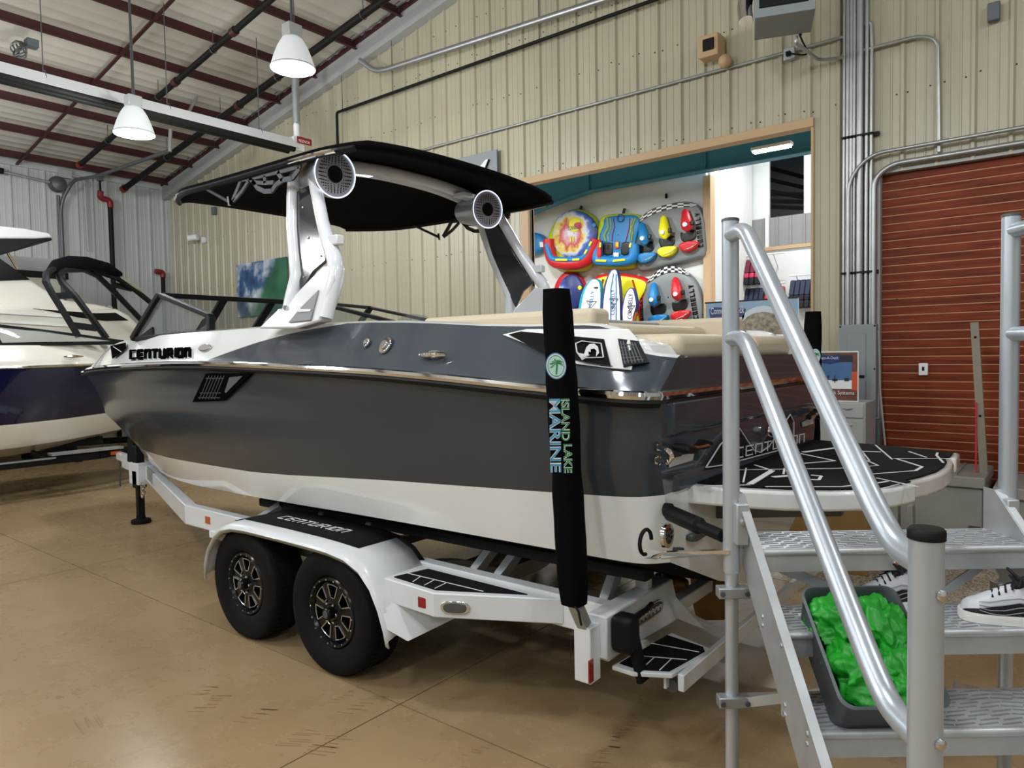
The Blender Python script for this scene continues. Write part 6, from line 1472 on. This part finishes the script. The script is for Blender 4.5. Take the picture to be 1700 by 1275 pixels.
# ---------------------------------------------------------------- towable tubes on the wall
for n_, c_ in (('tube_grey', '7F8484'), ('tube_blue', '1E78B4'), ('tube_yellow', 'E6DE1E'), ('tube_red', 'C21F26'), ('tube_lime', 'B8CC2A'), ('tube_black', '0D0D0E'), ('tube_white', 'E8E8E4'), ('tube_navy', '3A3E74'), ('tube_orange', 'E8622A'), ('tube_teal', '1E9CB4'), ('tube_pink', 'C83A5C')): mat(n_, c_, .42)
def tiedye():
    m = bpy.data.materials.new('tie_dye'); m.use_nodes = True; nt = m.node_tree; b = nt.nodes['Principled BSDF']; L = nt.links.new
    tc = nt.nodes.new('ShaderNodeTexCoord'); n = nt.nodes.new('ShaderNodeTexNoise'); n.inputs['Scale'].default_value = 6; n.inputs['Detail'].default_value = 5; L(tc.outputs['Object'], n.inputs['Vector'])
    ln_ = nt.nodes.new('ShaderNodeVectorMath'); ln_.operation = 'LENGTH'; L(tc.outputs['Object'], ln_.inputs[0])
    ma = nt.nodes.new('ShaderNodeMath'); ma.operation = 'MULTIPLY_ADD'; L(n.outputs['Fac'], ma.inputs[0]); ma.inputs[1].default_value = .40; sx_ = nt.nodes.new('ShaderNodeSeparateXYZ'); L(tc.outputs['Object'], sx_.inputs[0]); m3 = nt.nodes.new('ShaderNodeMath'); m3.operation = 'MULTIPLY_ADD'; L(sx_.outputs['X'], m3.inputs[0]); m3.inputs[1].default_value = .30; L(ln_.outputs['Value'], m3.inputs[2]); L(m3.outputs[0], ma.inputs[2])
    r = nt.nodes.new('ShaderNodeValToRGB'); e = r.color_ramp.elements; e[0].position = .28; e[0].color = (*srgb('D8DCE6'), 1); e[1].position = .88; e[1].color = (*srgb('22306E'), 1)
    for p, c_ in ((.38, 'D08488'), (.47, 'B8323E'), (.56, 'E0CC5A'), (.63, 'D0D8E8'), (.72, '4A6CB8')): e.new(p).color = (*srgb(c_), 1)
    L(ma.outputs[0], r.inputs[0]); L(r.outputs[0], b.inputs['Base Color']); b.inputs['Roughness'].default_value = .45; MATS['tie_dye'] = m
tiedye()
Z1 = lambda a, b: (880 + a * .1687, 330 + b * .1687); Z2 = lambda a, b: (1040 + a * .1685, 330 + b * .1685)
def sp_(z, pts, y): return [U(*z(*p), y=y) for p in pts]
def smoothp(P, n=4):
    """closed Catmull-Rom through the outline"""
    out = []; N = len(P)
    for i in range(N):
        a, b, c, d = P[i-1], P[i], P[(i+1) % N], P[(i+2) % N]
        for k in range(n):
            t = k / n; out.append(.5 * ((2 * b) + (c - a) * t + (2 * a - 5 * b + 4 * c - d) * t * t + (3 * b - a - 3 * c + d) * t ** 3))
    return out
def smooth_open(P, n=4):
    out = []; N = len(P)
    for i in range(N - 1):
        a, b, c, d = P[max(0, i-1)], P[i], P[i+1], P[min(N-1, i+2)]
        for k in range(n):
            t = k / n; out.append(.5 * ((2 * b) + (c - a) * t + (2 * a - 5 * b + 4 * c - d) * t * t + (3 * b - a - 3 * c + d) * t ** 3))
    return out + [P[-1]]
def pillow(P, y0, y1, name, m, parent, sm=True, n=4, local_center=False, edge=.75):
    """inflated cushion: outline P (on a wall plane), from wall depth y0 out to y1 (smaller y = nearer)"""
    P = smoothp(P, n) if sm else P; c = sum(P, Vector()) / len(P); rows_ = []
    for s, t in ((.93, 0), (1.0, .25), (1.0, .6), (.96, .86), (.86, .97), (.5, 1.0), (.02, 1.0)): rows_.append([Vector((lerp(c.x, p.x, s), lerp(y0, y1, t), lerp(c.z, p.z, s))) for p in P])
    mb = MB().grid(rows_, wrap=True); mb.add(rows_[0], [tuple(range(len(P)))])
    o = mb.build(name, m, parent, smooth=50)
    return o
def bar(z, a, b, y, w_, name, m, parent, d=.05): 
    p, q_ = U(*z(*a), y=y), U(*z(*b), y=y); return MB().beam(p, q_, d, w_, (0, 1, 0) if False else (0, 0, 1)).build(name, m, parent, bevel=.01)
G = 'towable tubes hung on the showroom wall'
# 1 round tie-dye lounge tube
t = thing('towable_tube', 'round tie-dye towable tube with red and blue seat rim', 'tube', U(*Z1(440, 640), y=SY - .2), 0, G)
pillow(sp_(Z1, [(160, 520), (215, 330), (300, 180), (440, 105), (590, 140), (680, 260), (690, 420), (640, 600), (540, 710), (330, 710), (190, 640)], SY - .15), SY - .02, SY - .30, 'rim_cushion', 'tube_lime', t)
cdisc = U(*Z1(440, 340), y=SY - .34)
P_ = smoothp(sp_(Z1, [(225, 340), (270, 200), (380, 120), (520, 130), (630, 220), (660, 340), (610, 500), (480, 575), (330, 560), (240, 470)], SY - .34))
ob = MB(); rows_ = [[Vector((lerp(cdisc.x, p.x, s), lerp(SY - .30, SY - .38, t_), lerp(cdisc.z, p.z, s))) for p in P_] for s, t_ in ((1.0, 0), (1.0, .5), (.92, .9), (.6, 1), (.02, 1))]
ob.grid(rows_, wrap=True); od = ob.build('seat_cover', 'tie_dye', None, smooth=50)
od.data.transform(Matrix.Translation(-cdisc)); od.parent = t; od.location = cdisc - Vector(t.location); od.matrix_basis = Matrix.Translation(cdisc - t.location)
MB().tube(smooth_open(sp_(Z1, [(185, 400), (190, 500), (230, 610), (330, 640), (480, 635), (570, 590), (625, 490), (655, 400)], SY - .40)), .135, 12).build('seat_rim', 'tube_red', t, smooth=60)
MB().tube(smooth_open(sp_(Z1, [(165, 450), (215, 585), (330, 600), (480, 598), (555, 545), (615, 420)], SY - .48)), .07, 10, flat=1).build('seat_rim_cover', 'tube_blue', t, smooth=60)
for a, b in (((248, 600), (365, 602)), ((415, 600), (485, 597)), ((535, 545), (560, 500)), ((580, 465), (605, 420))): bar(Z1, a, b, SY - .56, .05, 'grip', 'tube_yellow', t, .02)
for x in (400, 425): bar(Z1, (x, 370), (x, 425), SY - .40, .03, 'strap', 'tube_yellow', t, .02)
lg = pillow(sp_(Z1, [(380, 250), (400, 200), (450, 185), (495, 210), (480, 240), (430, 250), (440, 290), (480, 300), (440, 325), (395, 310)], SY - .39), SY - .385, SY - .395, 'logo_print', 'tube_yellow', t, n=3)
pillow(sp_(Z1, [(430, 260), (450, 235), (490, 235), (495, 280), (460, 290)], SY - .40), SY - .395, SY - .40, 'logo_print', 'tube_pink', t, n=2)
text('CONNELLY', 'tube_lettering', 'tube_navy', t, U(*Z1(372, 312), y=SY - .405), (1, 0, 0), (0, 0, 1), .09, 0, .32)
pillow(sp_(Z1, [(605, 258), (628, 235), (650, 258), (628, 283)], SY - .385), SY - .38, SY - .39, 'valve_cap', 'tube_blue', t, n=2)
MB().tube([U(*Z1(495, 110), y=SY - .1), U(*Z1(508, 70), y=SY - .1)], .03, 6).build('hanging_strap', 'tube_black', t)
# 2 blue lounge tube
t = thing('towable_tube', 'blue lime and red two-seat towable tube with black pads', 'tube', U(*Z1(840, 690), y=SY - .2), 0, G)
pillow(sp_(Z1, [(640, 600), (650, 420), (700, 240), (740, 170), (900, 150), (1080, 160), (1110, 260), (1080, 450), (1060, 620), (1000, 690), (720, 690)], SY - .15), SY - .02, SY - .30, 'body', 'tube_lime', t)
pillow(sp_(Z1, [(700, 560), (690, 380), (730, 260), (750, 190), (900, 165), (1050, 170), (1085, 260), (1050, 400), (1010, 580), (850, 600)], SY - .3), SY - .29, SY - .36, 'back_cover', 'tube_blue', t)
for off, m_, w_ in ((0, 'tube_lime', .07), (28, 'tube_yellow', .03), (60, 'tube_red', .03)):
    for sgn in (0, 1):
        L_ = [(760 + off, 190), (770 + off, 280), (730 + off * 1.3, 360), (745 + off, 420)] if sgn == 0 else [(1040 - off, 190), (1005 - off * .5, 280), (1010 - off * .8, 340), (1000 - off, 420)]
        Q = [U(*Z1(*p), y=SY - .37) for p in L_]; mb = MB(); mb.tube(Q, w_ / 2, 6, flat=.4); mb.build('stripe', m_, t)
for P_ in ([(720, 445), (740, 435), (810, 435), (812, 530), (790, 555), (722, 545)], [(905, 435), (980, 432), (975, 520), (955, 552), (895, 545)]): pillow(sp_(Z1, P_, SY - .37), SY - .36, SY - .385, 'pad', 'tube_black', t, n=2)
MB().tube(smooth_open(sp_(Z1, [(670, 420), (655, 520), (665, 600), (720, 615), (850, 618), (960, 608), (1020, 570), (1025, 450)], SY - .38)), .115, 12).build('seat_rim', 'tube_blue', t, smooth=60)
pillow(sp_(Z1, [(650, 570), (655, 450), (690, 395), (700, 480), (695, 580)], SY - .45), SY - .42, SY - .475, 'arm_panel', 'tube_red', t, n=3)
for a, b in (((645, 607), (750, 612)), ((815, 612), (935, 600)), ((688, 480), (692, 430)), ((980, 480), (990, 435))): bar(Z1, a, b, SY - .505, .05, 'grip', 'tube_yellow', t, .02)
pillow(sp_(Z1, [(820, 530), (872, 530), (870, 578), (822, 580)], SY - .40), SY - .395, SY - .402, 'care_tag', 'tube_white', t, n=1)
bar(Z1, (855, 420), (855, 490), SY - .39, .10, 'strap_patch', 'tube_red', t, .01)
for x in (848, 864): bar(Z1, (x, 425), (x, 475), SY - .40, .03, 'strap', 'tube_yellow', t, .02)
MB().tube([U(*Z1(890, 190), y=SY - .38) + Vector((.08 * math.cos(a), 0, .08 * math.sin(a))) for a in [2 * math.pi * k / 14 for k in range(14)]], .012, 6, closed=True).build('ring', 'tube_navy', t)
MB().tube([U(*Z1(918, 145), y=SY - .1), U(*Z1(932, 95), y=SY - .1)], .03, 6).build('hanging_strap', 'tube_black', t)
# 3, 4 grey deck tubes with checkered edge
def deck_tube(outline, checks, pods, label, lr, ll):
    t = thing('towable_tube', label, 'tube', sum(sp_(Z2, outline, SY - .1), Vector()) / len(outline), 0, G)
    pillow(sp_(Z2, outline, SY - .15), SY - .02, SY - .26, 'body', 'tube_grey', t)
    (p0, p1, p2), wdt = checks
    ed = MB(); wh = MB(); N_ = 12
    for i in range(N_):
        for j in range(3):
            def bez(s, r):
                q0 = [(1 - s) ** 2 * p0[k] + 2 * s * (1 - s) * p1[k] + s * s * p2[k] for k in (0, 1)]
                return U(*Z2(q0[0], q0[1] + r * wdt * (.25 + math.sin(math.pi * s) ** .5)), y=SY - .262)
            Q = [bez(i / N_, j / 3), bez((i + 1) / N_, j / 3), bez((i + 1) / N_, (j + 1) / 3), bez(i / N_, (j + 1) / 3)]
            (ed if (i + j) % 2 == 0 else wh).prism(Q, (0, -.012, 0))
    tag(ed.build('check_print_dark', 'tube_black', t, smooth=0), kind='stuff'); tag(wh.build('check_print_light', 'tube_white', t, smooth=0), kind='stuff')
    for (top, bot, pad, low, m_) in pods:
        a, b = U(*Z2(*top), y=SY - .33), U(*Z2(*bot), y=SY - .42)
        MB().tube([a, lerp(a, b, .1), lerp(a, b, .8), b, b + (b - a).normalized() * .08], [.03, .07, .125, .11, .03], 12).build('backrest_pod', m_, t)
        MB().tube([b + Vector((-.0, -.09, .05)), b + Vector((-.0, -.13, .05))], .045, 10).build('valve', 'tube_white', t)
        MB().box(b + Vector((.13, -.03, .08)), (.07, .06, .10)).build('handle', 'tube_black', t, bevel=.015)
        x, y = pad; pillow(sp_(Z2, [(x - 75, y - 30), (x - 30, y - 25), (x + 20, y - 55), (x + 70, y - 55), (x + 75, y + 10), (x + 40, y + 45), (x - 40, y + 60), (x - 70, y + 35)], SY - .27), SY - .26, SY - .28, 'knee_pad', 'tube_black', t, n=3)
        x, y = low; o = pillow(sp_(Z2, [(x - 95, y + 5), (x - 60, y - 35), (x + 20, y - 50), (x + 95, y - 45), (x + 75, y + 10), (x + 20, y + 50), (x - 50, y + 55)], SY - .3), SY - .26, SY - .40, 'bolster', m_, t, n=3)
        for k in range(3): MB().tube([U(*Z2(x - 50 + k * 30, y + 35 - k * 8), y=SY - .405), U(*Z2(x + 40 + k * 15, y - 5 - k * 12), y=SY - .405)], .012, 5, flat=.4).build('bolster_print', 'tube_white', o)
    blocktext('CONNELLY', 'tube_lettering', 'tube_black', t, U(*Z2(*lr[0]), y=SY - .262), U(*Z2(*lr[1]), y=SY - .262) - U(*Z2(*lr[0]), y=SY - .262), (U(*Z2(*lr[1]), y=SY - .262) - U(*Z2(*lr[0]), y=SY - .262)).cross(Vector((0, 1, 0))), .11, (U(*Z2(*lr[1]), y=SY - .262) - U(*Z2(*lr[0]), y=SY - .262)).length, .025, .012)
    blocktext('CONNELLY', 'tube_lettering', 'tube_black', t, U(*Z2(*ll[0]), y=SY - .262), U(*Z2(*ll[1]), y=SY - .262) - U(*Z2(*ll[0]), y=SY - .262), (U(*Z2(*ll[1]), y=SY - .262) - U(*Z2(*ll[0]), y=SY - .262)).cross(Vector((0, 1, 0))), .07, (U(*Z2(*ll[1]), y=SY - .262) - U(*Z2(*ll[0]), y=SY - .262)).length, .018, .012)
    MB().tube([U(*Z2((p0[0] + p2[0]) / 2, p1[1] - 10), y=SY - .1), U(*Z2((p0[0] + p2[0]) / 2, p1[1] - 45), y=SY - .06)], .03, 6).build('hanging_strap', 'tube_black', t)
deck_tube([(75, 330), (110, 230), (220, 120), (400, 55), (580, 28), (690, 55), (755, 180), (780, 380), (778, 550), (700, 592), (400, 665), (190, 712), (120, 690), (85, 520)], (((95, 235), (300, 0), (690, 55)), 40),
          [((150, 240), (180, 420), (195, 480), (205, 580), 'tube_blue'), ((365, 170), (378, 360), (400, 425), (410, 520), 'tube_yellow'), ((578, 105), (598, 285), (610, 365), (620, 470), 'tube_red')],
          'grey three-seat towable tube with checkered top edge', ((760, 470), (722, 120)), ((80, 560), (72, 340)))
deck_tube([(160, 960), (210, 820), (320, 710), (430, 678), (560, 700), (680, 800), (735, 960), (745, 1120), (700, 1240), (400, 1300), (180, 1270), (155, 1120)], (((205, 815), (400, 560), (620, 735)), 48),
          [((270, 830), (270, 1020), (315, 1090), (320, 1190), 'tube_blue'), ((480, 775), (505, 965), (525, 1050), (540, 1150), 'tube_red')],
          'grey two-seat towable tube with checkered top edge, lower one', ((712, 1180), (655, 830)), ((172, 1230), (155, 960)))
# 5 yellow and red tube behind the paddle boards, 6 red tie-dye tube, 7 blue tube at the left
t = thing('towable_tube', 'yellow and dark red towable tube behind the paddle boards', 'tube', U(*Z1(900, 1200), y=SY - .2), 0, G)
pillow(sp_(Z1, [(620, 1300), (600, 900), (660, 770), (860, 735), (1150, 780), (1200, 900), (1130, 1100), (1090, 1320)], SY - .1), SY - .02, SY - .26, 'body', 'tube_red', t)
pillow(sp_(Z1, [(640, 1250), (625, 900), (680, 785), (860, 760), (1100, 800), (1140, 880), (1060, 1050), (1040, 1300)], SY - .26), SY - .25, SY - .30, 'cover', 'tube_yellow', t)
for L_ in ([(720, 790), (700, 880), (730, 960)], [(1010, 800), (1040, 900), (1010, 1000), (1050, 1150)]): MB().tube([U(*Z1(*p), y=SY - .31) for p in L_], .04, 6, flat=.4).build('stripe', 'tube_red', t)
t = thing('towable_tube', 'red and blue tie-dye towable tube behind the covered guide pole', 'tube', U(*Z1(430, 1100), y=SY - .2), 0, G)
pillow(sp_(Z1, [(250, 900), (330, 740), (430, 720), (530, 800), (560, 950), (480, 1150), (400, 1260), (280, 1200)], SY - .1), SY - .02, SY - .22, 'rim_cushion', 'tube_red', t)
c2 = U(*Z1(400, 930), y=SY - .26); P_ = smoothp(sp_(Z1, [(270, 920), (330, 780), (430, 745), (505, 830), (510, 960), (440, 1100), (330, 1120)], SY - .26))
ob = MB(); ob.grid([[Vector((lerp(c2.x, p.x, s), lerp(SY - .20, SY - .28, q_), lerp(c2.z, p.z, s))) for p in P_] for s, q_ in ((1, 0), (1, .5), (.9, .9), (.02, 1))], wrap=True); od = ob.build('seat_cover', 'tie_dye', None, smooth=50)
od.data.transform(Matrix.Translation(-c2 + Vector((.45, 0, .2)))); od.parent = t; od.matrix_basis = Matrix.Translation(c2 - Vector((.45, 0, .2)) - t.location)
pillow(sp_(Z1, [(468, 875), (488, 852), (508, 875), (488, 900)], SY - .29), SY - .28, SY - .295, 'valve_cap', 'tube_yellow', t, n=2)
t = thing('towable_tube', 'blue towable tube at the left edge of the showroom wall', 'tube', U(*Z1(60, 480), y=SY - .2), 0, G)
pillow(sp_(Z1, [(-80, 480), (-40, 380), (40, 335), (130, 360), (175, 430), (140, 520), (20, 560), (-60, 540)], SY - .1), SY - .02, SY - .25, 'body', 'tube_blue', t); pillow(sp_(Z1, [(92, 425), (140, 425), (138, 475), (95, 475)], SY - .26), SY - .25, SY - .262, 'care_tag', 'tube_white', t, n=1)
# ---------------------------------------------------------------- paddle boards leaning in front
def sup(outline_px, edge_m, face_m, label, lines, y=SY - .75):
    P = [U(*Z1(*p), y=y) for p in outline_px]; top = max(P, key=lambda p: p.z); xs = [p.x for p in P]
    t = thing('paddle_board', label, 'board', ((min(xs) + max(xs)) / 2, y, 0), 0, 'paddle boards standing in the showroom')
    lo_l, lo_r = P[0], P[-1]; w_ = lo_r.x - lo_l.x; c_ = (lo_l.x + lo_r.x) / 2
    tail = [Vector((c_ + w_ * .49, y, lo_r.z * .55)), Vector((c_ + w_ * .36, y, .30)), Vector((c_ + w_ * .12, y, .04)), Vector((c_ - w_ * .12, y, .04)), Vector((c_ - w_ * .36, y, .30)), Vector((c_ - w_ * .49, y, lo_l.z * .55))]
    poly = smoothp(P + tail, 3); cc_ = sum(poly, Vector()) / len(poly)
    MB().prism(poly, (0, .12, 0)).build('board', edge_m, t, smooth=30)
    MB().prism([Vector((lerp(cc_.x, p.x, .86) + w_ * .05, y - .006, lerp(cc_.z, p.z, .985))) for p in poly], (0, .012, 0)).build('deck_pad', face_m, t, smooth=0)
    for L2, m_, r in lines: MB().tube([U(*Z1(*p), y=y - .012) for p in L2], r, 5, flat=.5).build('deck_line', m_, t)
    return t
t = sup([(470, 1215), (480, 1050), (520, 900), (590, 800), (650, 790), (688, 840), (695, 1000), (685, 1215)], 'tube_teal', 'tube_white', 'pale grey paddle board with light blue edge', [([(555, 1005), (655, 1010)], 'tube_black', .010), ([(555, 1005), (655, 1160)], 'tube_black', .008), ([(655, 1010), (525, 1160)], 'tube_black', .008), ([(525, 1160), (655, 1165)], 'tube_black', .010), ([(632, 875), (668, 873)], 'tube_black', .03)])
text('CONNELLY', 'board_lettering', 'tube_blue', t, U(*Z1(578, 1215), y=SY - .765), U(*Z1(635, 900), y=SY - .765) - U(*Z1(578, 1215), y=SY - .765), (-1, 0, 0), .09, 0, (U(*Z1(635, 900), y=SY - .765) - U(*Z1(578, 1215), y=SY - .765)).length)
t = sup([(700, 1230), (700, 1050), (730, 850), (780, 720), (825, 690), (855, 720), (880, 900), (890, 1230)], 'tube_navy', 'tube_white', 'tall white paddle board with purple edge and blue stripes', [([(795, 1230), (795, 900), (822, 740)], 'tube_blue', .02), ([(848, 1230), (848, 900), (848, 740)], 'tube_blue', .02), ([(780, 980), (868, 985)], 'tube_black', .01), ([(780, 985), (848, 1090)], 'tube_black', .008), ([(866, 988), (805, 1090)], 'tube_black', .008), ([(775, 1205), (858, 1207)], 'tube_black', .01)])
text('CONNELLY', 'board_lettering', 'tube_navy', t, U(*Z1(832, 1140), y=SY - .765), U(*Z1(832, 890), y=SY - .765) - U(*Z1(832, 1140), y=SY - .765), (-1, 0, 0), .10, 0, (U(*Z1(832, 890), y=SY - .765) - U(*Z1(832, 1140), y=SY - .765)).length)
t = sup([(905, 1240), (900, 1100), (930, 950), (980, 880), (1015, 890), (1040, 980), (1045, 1060), (1000, 1240)], 'tube_navy', 'tube_white', 'short white paddle board with purple edge, right of the tall one', [([(955, 1055), (1030, 1050)], 'tube_black', .01), ([(955, 1055), (1000, 1130)], 'tube_black', .008), ([(1030, 1050), (975, 1130)], 'tube_black', .008), ([(1045, 1120), (1005, 1240)], 'tube_orange', .03)])
text('CONNELLY', 'board_lettering', 'tube_navy', t, U(*Z1(1000, 1180), y=SY - .765), U(*Z1(1010, 930), y=SY - .765) - U(*Z1(1000, 1180), y=SY - .765), (-1, 0, 0), .10, 0, (U(*Z1(1010, 930), y=SY - .765) - U(*Z1(1000, 1180), y=SY - .765)).length)
# plush dog on a shelf
sh = thing('display_shelf', 'low green display counter behind the boat seats', 'shelf', (-6.6, SY - 1.2, 0))
mat('green_counter', '5C6E5E', .6); MB().bb((-8.2, SY - 1.45, 0), (-5.6, SY - 1.0, 2.38)).build('counter', 'green_counter', sh, bevel=.01)
pd_ = thing('plush_dog', 'small cream plush dog head above the beige seats', 'toy', U(1134, 545, y=SY - 1.2)); c = U(1131, 537, y=SY - 1.2)
mat('plush_cream', 'DED6C0', .9); MB().ball(c, .085, 12, 8, sq=(1.1, 1, 1)).build('head', 'plush_cream', pd_); MB().ball(c + Vector((-.09, -.04, .0)), .05, 10, 6).build('muzzle', 'plush_cream', pd_); MB().ball(c + Vector((-.135, -.06, .02)), .016, 8, 5).build('nose', 'tube_black', pd_); MB().ball(c + Vector((.08, -.05, -.02)), .05, 10, 6, sq=(.5, .6, 1.4)).build('ear', 'plush_cream', pd_)
# ---------------------------------------------------------------- garment rails
def rail(x0, x1, z, y, label):
    t = thing('garment_rail', label, 'rail', ((x0 + x1) / 2, y, z)); MB().tube([(x0, y, z), (x1, y, z)], .018, 8).build('bar', 'white_metal', t)
    for x in (x0 + .15, x1 - .25): MB().beam((x, y, z), (x, SR, z - .28), .02, .02).build('arm', 'white_metal', t)
rail(-6.75, -5.05, 3.955, SR - .35, 'upper white garment rail holding the coloured vests'); rail(-6.75, -5.05, 3.30, SR - .35, 'lower white garment rail holding the dark vests'); rail(-4.95, -3.6, 3.43, SR - .35, 'white garment rail at the right holding the black vests')
mat('vest_dark', '1B1C22', .8); mat('vest_navy', '2A3046', .8); mat('vest_plum', '6E2438', .8)
def vest(x, z, y, ms, label, group, h=.62):
    t = thing('life_vest', label, 'vest', (x, y, z - h), 0, group); th = .05
    O = [(-.05, 0), (-.14, -.06), (-.20, -.24), (-.23, -.45), (-.22, -.62), (0.04, -.62), (.04, -.1)]
    s = h / .62
    for k, (z0, z1, m_) in enumerate(((0, -.34, ms[0]), (-.34, -.46, ms[1]), (-.46, -.62, ms[2]))):
        w0 = .13 + .10 * (-z0 / .62); w1 = .13 + .10 * (-z1 / .62)
        if k == 0: P = [(x, y - .06, z), (x, y - w1 - .02, z + z1 * s), (x, y + w1 - .05, z + z1 * s), (x, y + .06, z)]
        else: P = [(x, y - w0 - .02, z + z0 * s), (x, y - w1 - .02, z + z1 * s), (x, y + w1 - .05, z + z1 * s), (x, y + w0 - .05, z + z0 * s)]
        MB().prism([Vector(p) - Vector((th, 0, 0)) for p in P], (2 * th, 0, 0)).build('panel', m_, t, bevel=.02)
    MB().tube([(x, y, z + .0), (x, y, z + .05), (x, y + .02, z + .07)], .006, 5).build('hanger', 'white_metal', t)
y_ = SR - .35
nth = ['first', 'second', 'third', 'fourth', 'fifth', 'sixth', 'seventh', 'eighth', 'ninth', 'tenth']
for k in range(4): vest(-6.62 + k * .13, 3.87, y_, ('tube_teal', 'vest_dark', 'tube_teal'), f'teal life vest on the upper rail, {nth[k]} from the tan column', 'vests on the upper rail', .58)
for k in range(5): vest(-6.08 + k * .12, 3.87, y_, ('vest_plum', 'tube_pink', 'vest_dark'), f'plum and black life vest on the upper rail, {nth[k]} from the teal ones', 'vests on the upper rail', .58)
for k in range(9): vest(-6.45 + k * .115, 3.22, y_, ('vest_navy', 'vest_dark', 'vest_dark'), f'navy life vest on the lower rail, {nth[k]} from the tan column', 'vests on the lower rail', .55)
for k in range(4): vest(-5.40 + k * .10, 3.22, y_, ('tube_red', 'vest_dark', 'vest_dark'), f'red life vest on the lower rail, {nth[k]} from the navy ones', 'vests on the lower rail', .55)
for k in range(9): vest(-4.86 + k * .11, 3.33, y_, ('vest_navy', 'vest_dark', 'vest_dark'), f'black patterned life vest on the right rail, {nth[k]} from its left end', 'vests on the right rail', .62)
tag(MB().bb((-4.75, SR - .06, 1.0), (-3.4, SR - .01, 2.65)).build('slat_panel', 'white_paint'), 'white slatted display panel below the black vests', 'panel')
vest(-4.35, 2.35, SR - .215, ('tube_orange', 'vest_dark', 'tube_orange'), 'orange life vest beside the far guide pole', 'vests on the right rail', .5)
# dock display board
db = thing('dock_display', 'light blue dock display board with an arched picture', 'display', (-3.9, 10.5, 0))
mat('display_blue', '8FB0CE', .45); mat('display_arch', 'C9D8E6', .45); mat('display_photo', '5E5A50', .5, noise=(14, .6), col2='B8B0A0'); mat('logo_navy', '3A4480', .45)
dx0, dx1, dz1 = -4.475, -3.10, 2.545; dy = 10.5
bdp = MB().bb((dx0, dy, 0), (dx1, dy + .05, dz1)).build('panel', 'display_blue', db); MB().bb((dx0 - .01, dy - .01, dz1), (dx1, dy + .06, dz1 + .02)).build('top_edge', 'black_print', bdp)
lp_ = [U(*p, y=dy - .004) for p in ((1177, 514), (1186, 510), (1238, 512), (1235, 528), (1230, 535), (1205, 530), (1180, 534))]; MB().prism(lp_, (0, -.002, 0)).build('logo_flag', 'logo_navy', bdp, smooth=0)
text('Connect-A-Dock', 'display_lettering', 'white_print', bdp, U(1180, 522, y=dy - .008), (1, 0, 0), (0, 0, 1), .10, 0, .52); MB().beam(U(1182, 531, y=dy - .007), U(1232, 528, y=dy - .007), .002, .03).build('logo_wave', 'white_print', bdp)
ac = U(1265, 545, y=dy - .004); MB().prism([ac + Vector((.36 * math.cos(a), 0, .33 * math.sin(a))) for a in [math.pi * k / 16 for k in range(17)]] + [ac + Vector((-.36, 0, -.6)), ac + Vector((.36, 0, -.6))][::1], (0, -.002, 0)).build('arch', 'display_arch', bdp, smooth=0)
MB().prism([ac + Vector((.32 * math.cos(a), -.003, .24 * math.sin(a))) for a in [math.pi * k / 12 for k in range(13)]] + [ac + Vector((-.32, -.003, -.2)), ac + Vector((.32, -.003, -.2))], (0, -.002, 0)).build('arch_photo', 'display_photo', bdp, smooth=0)
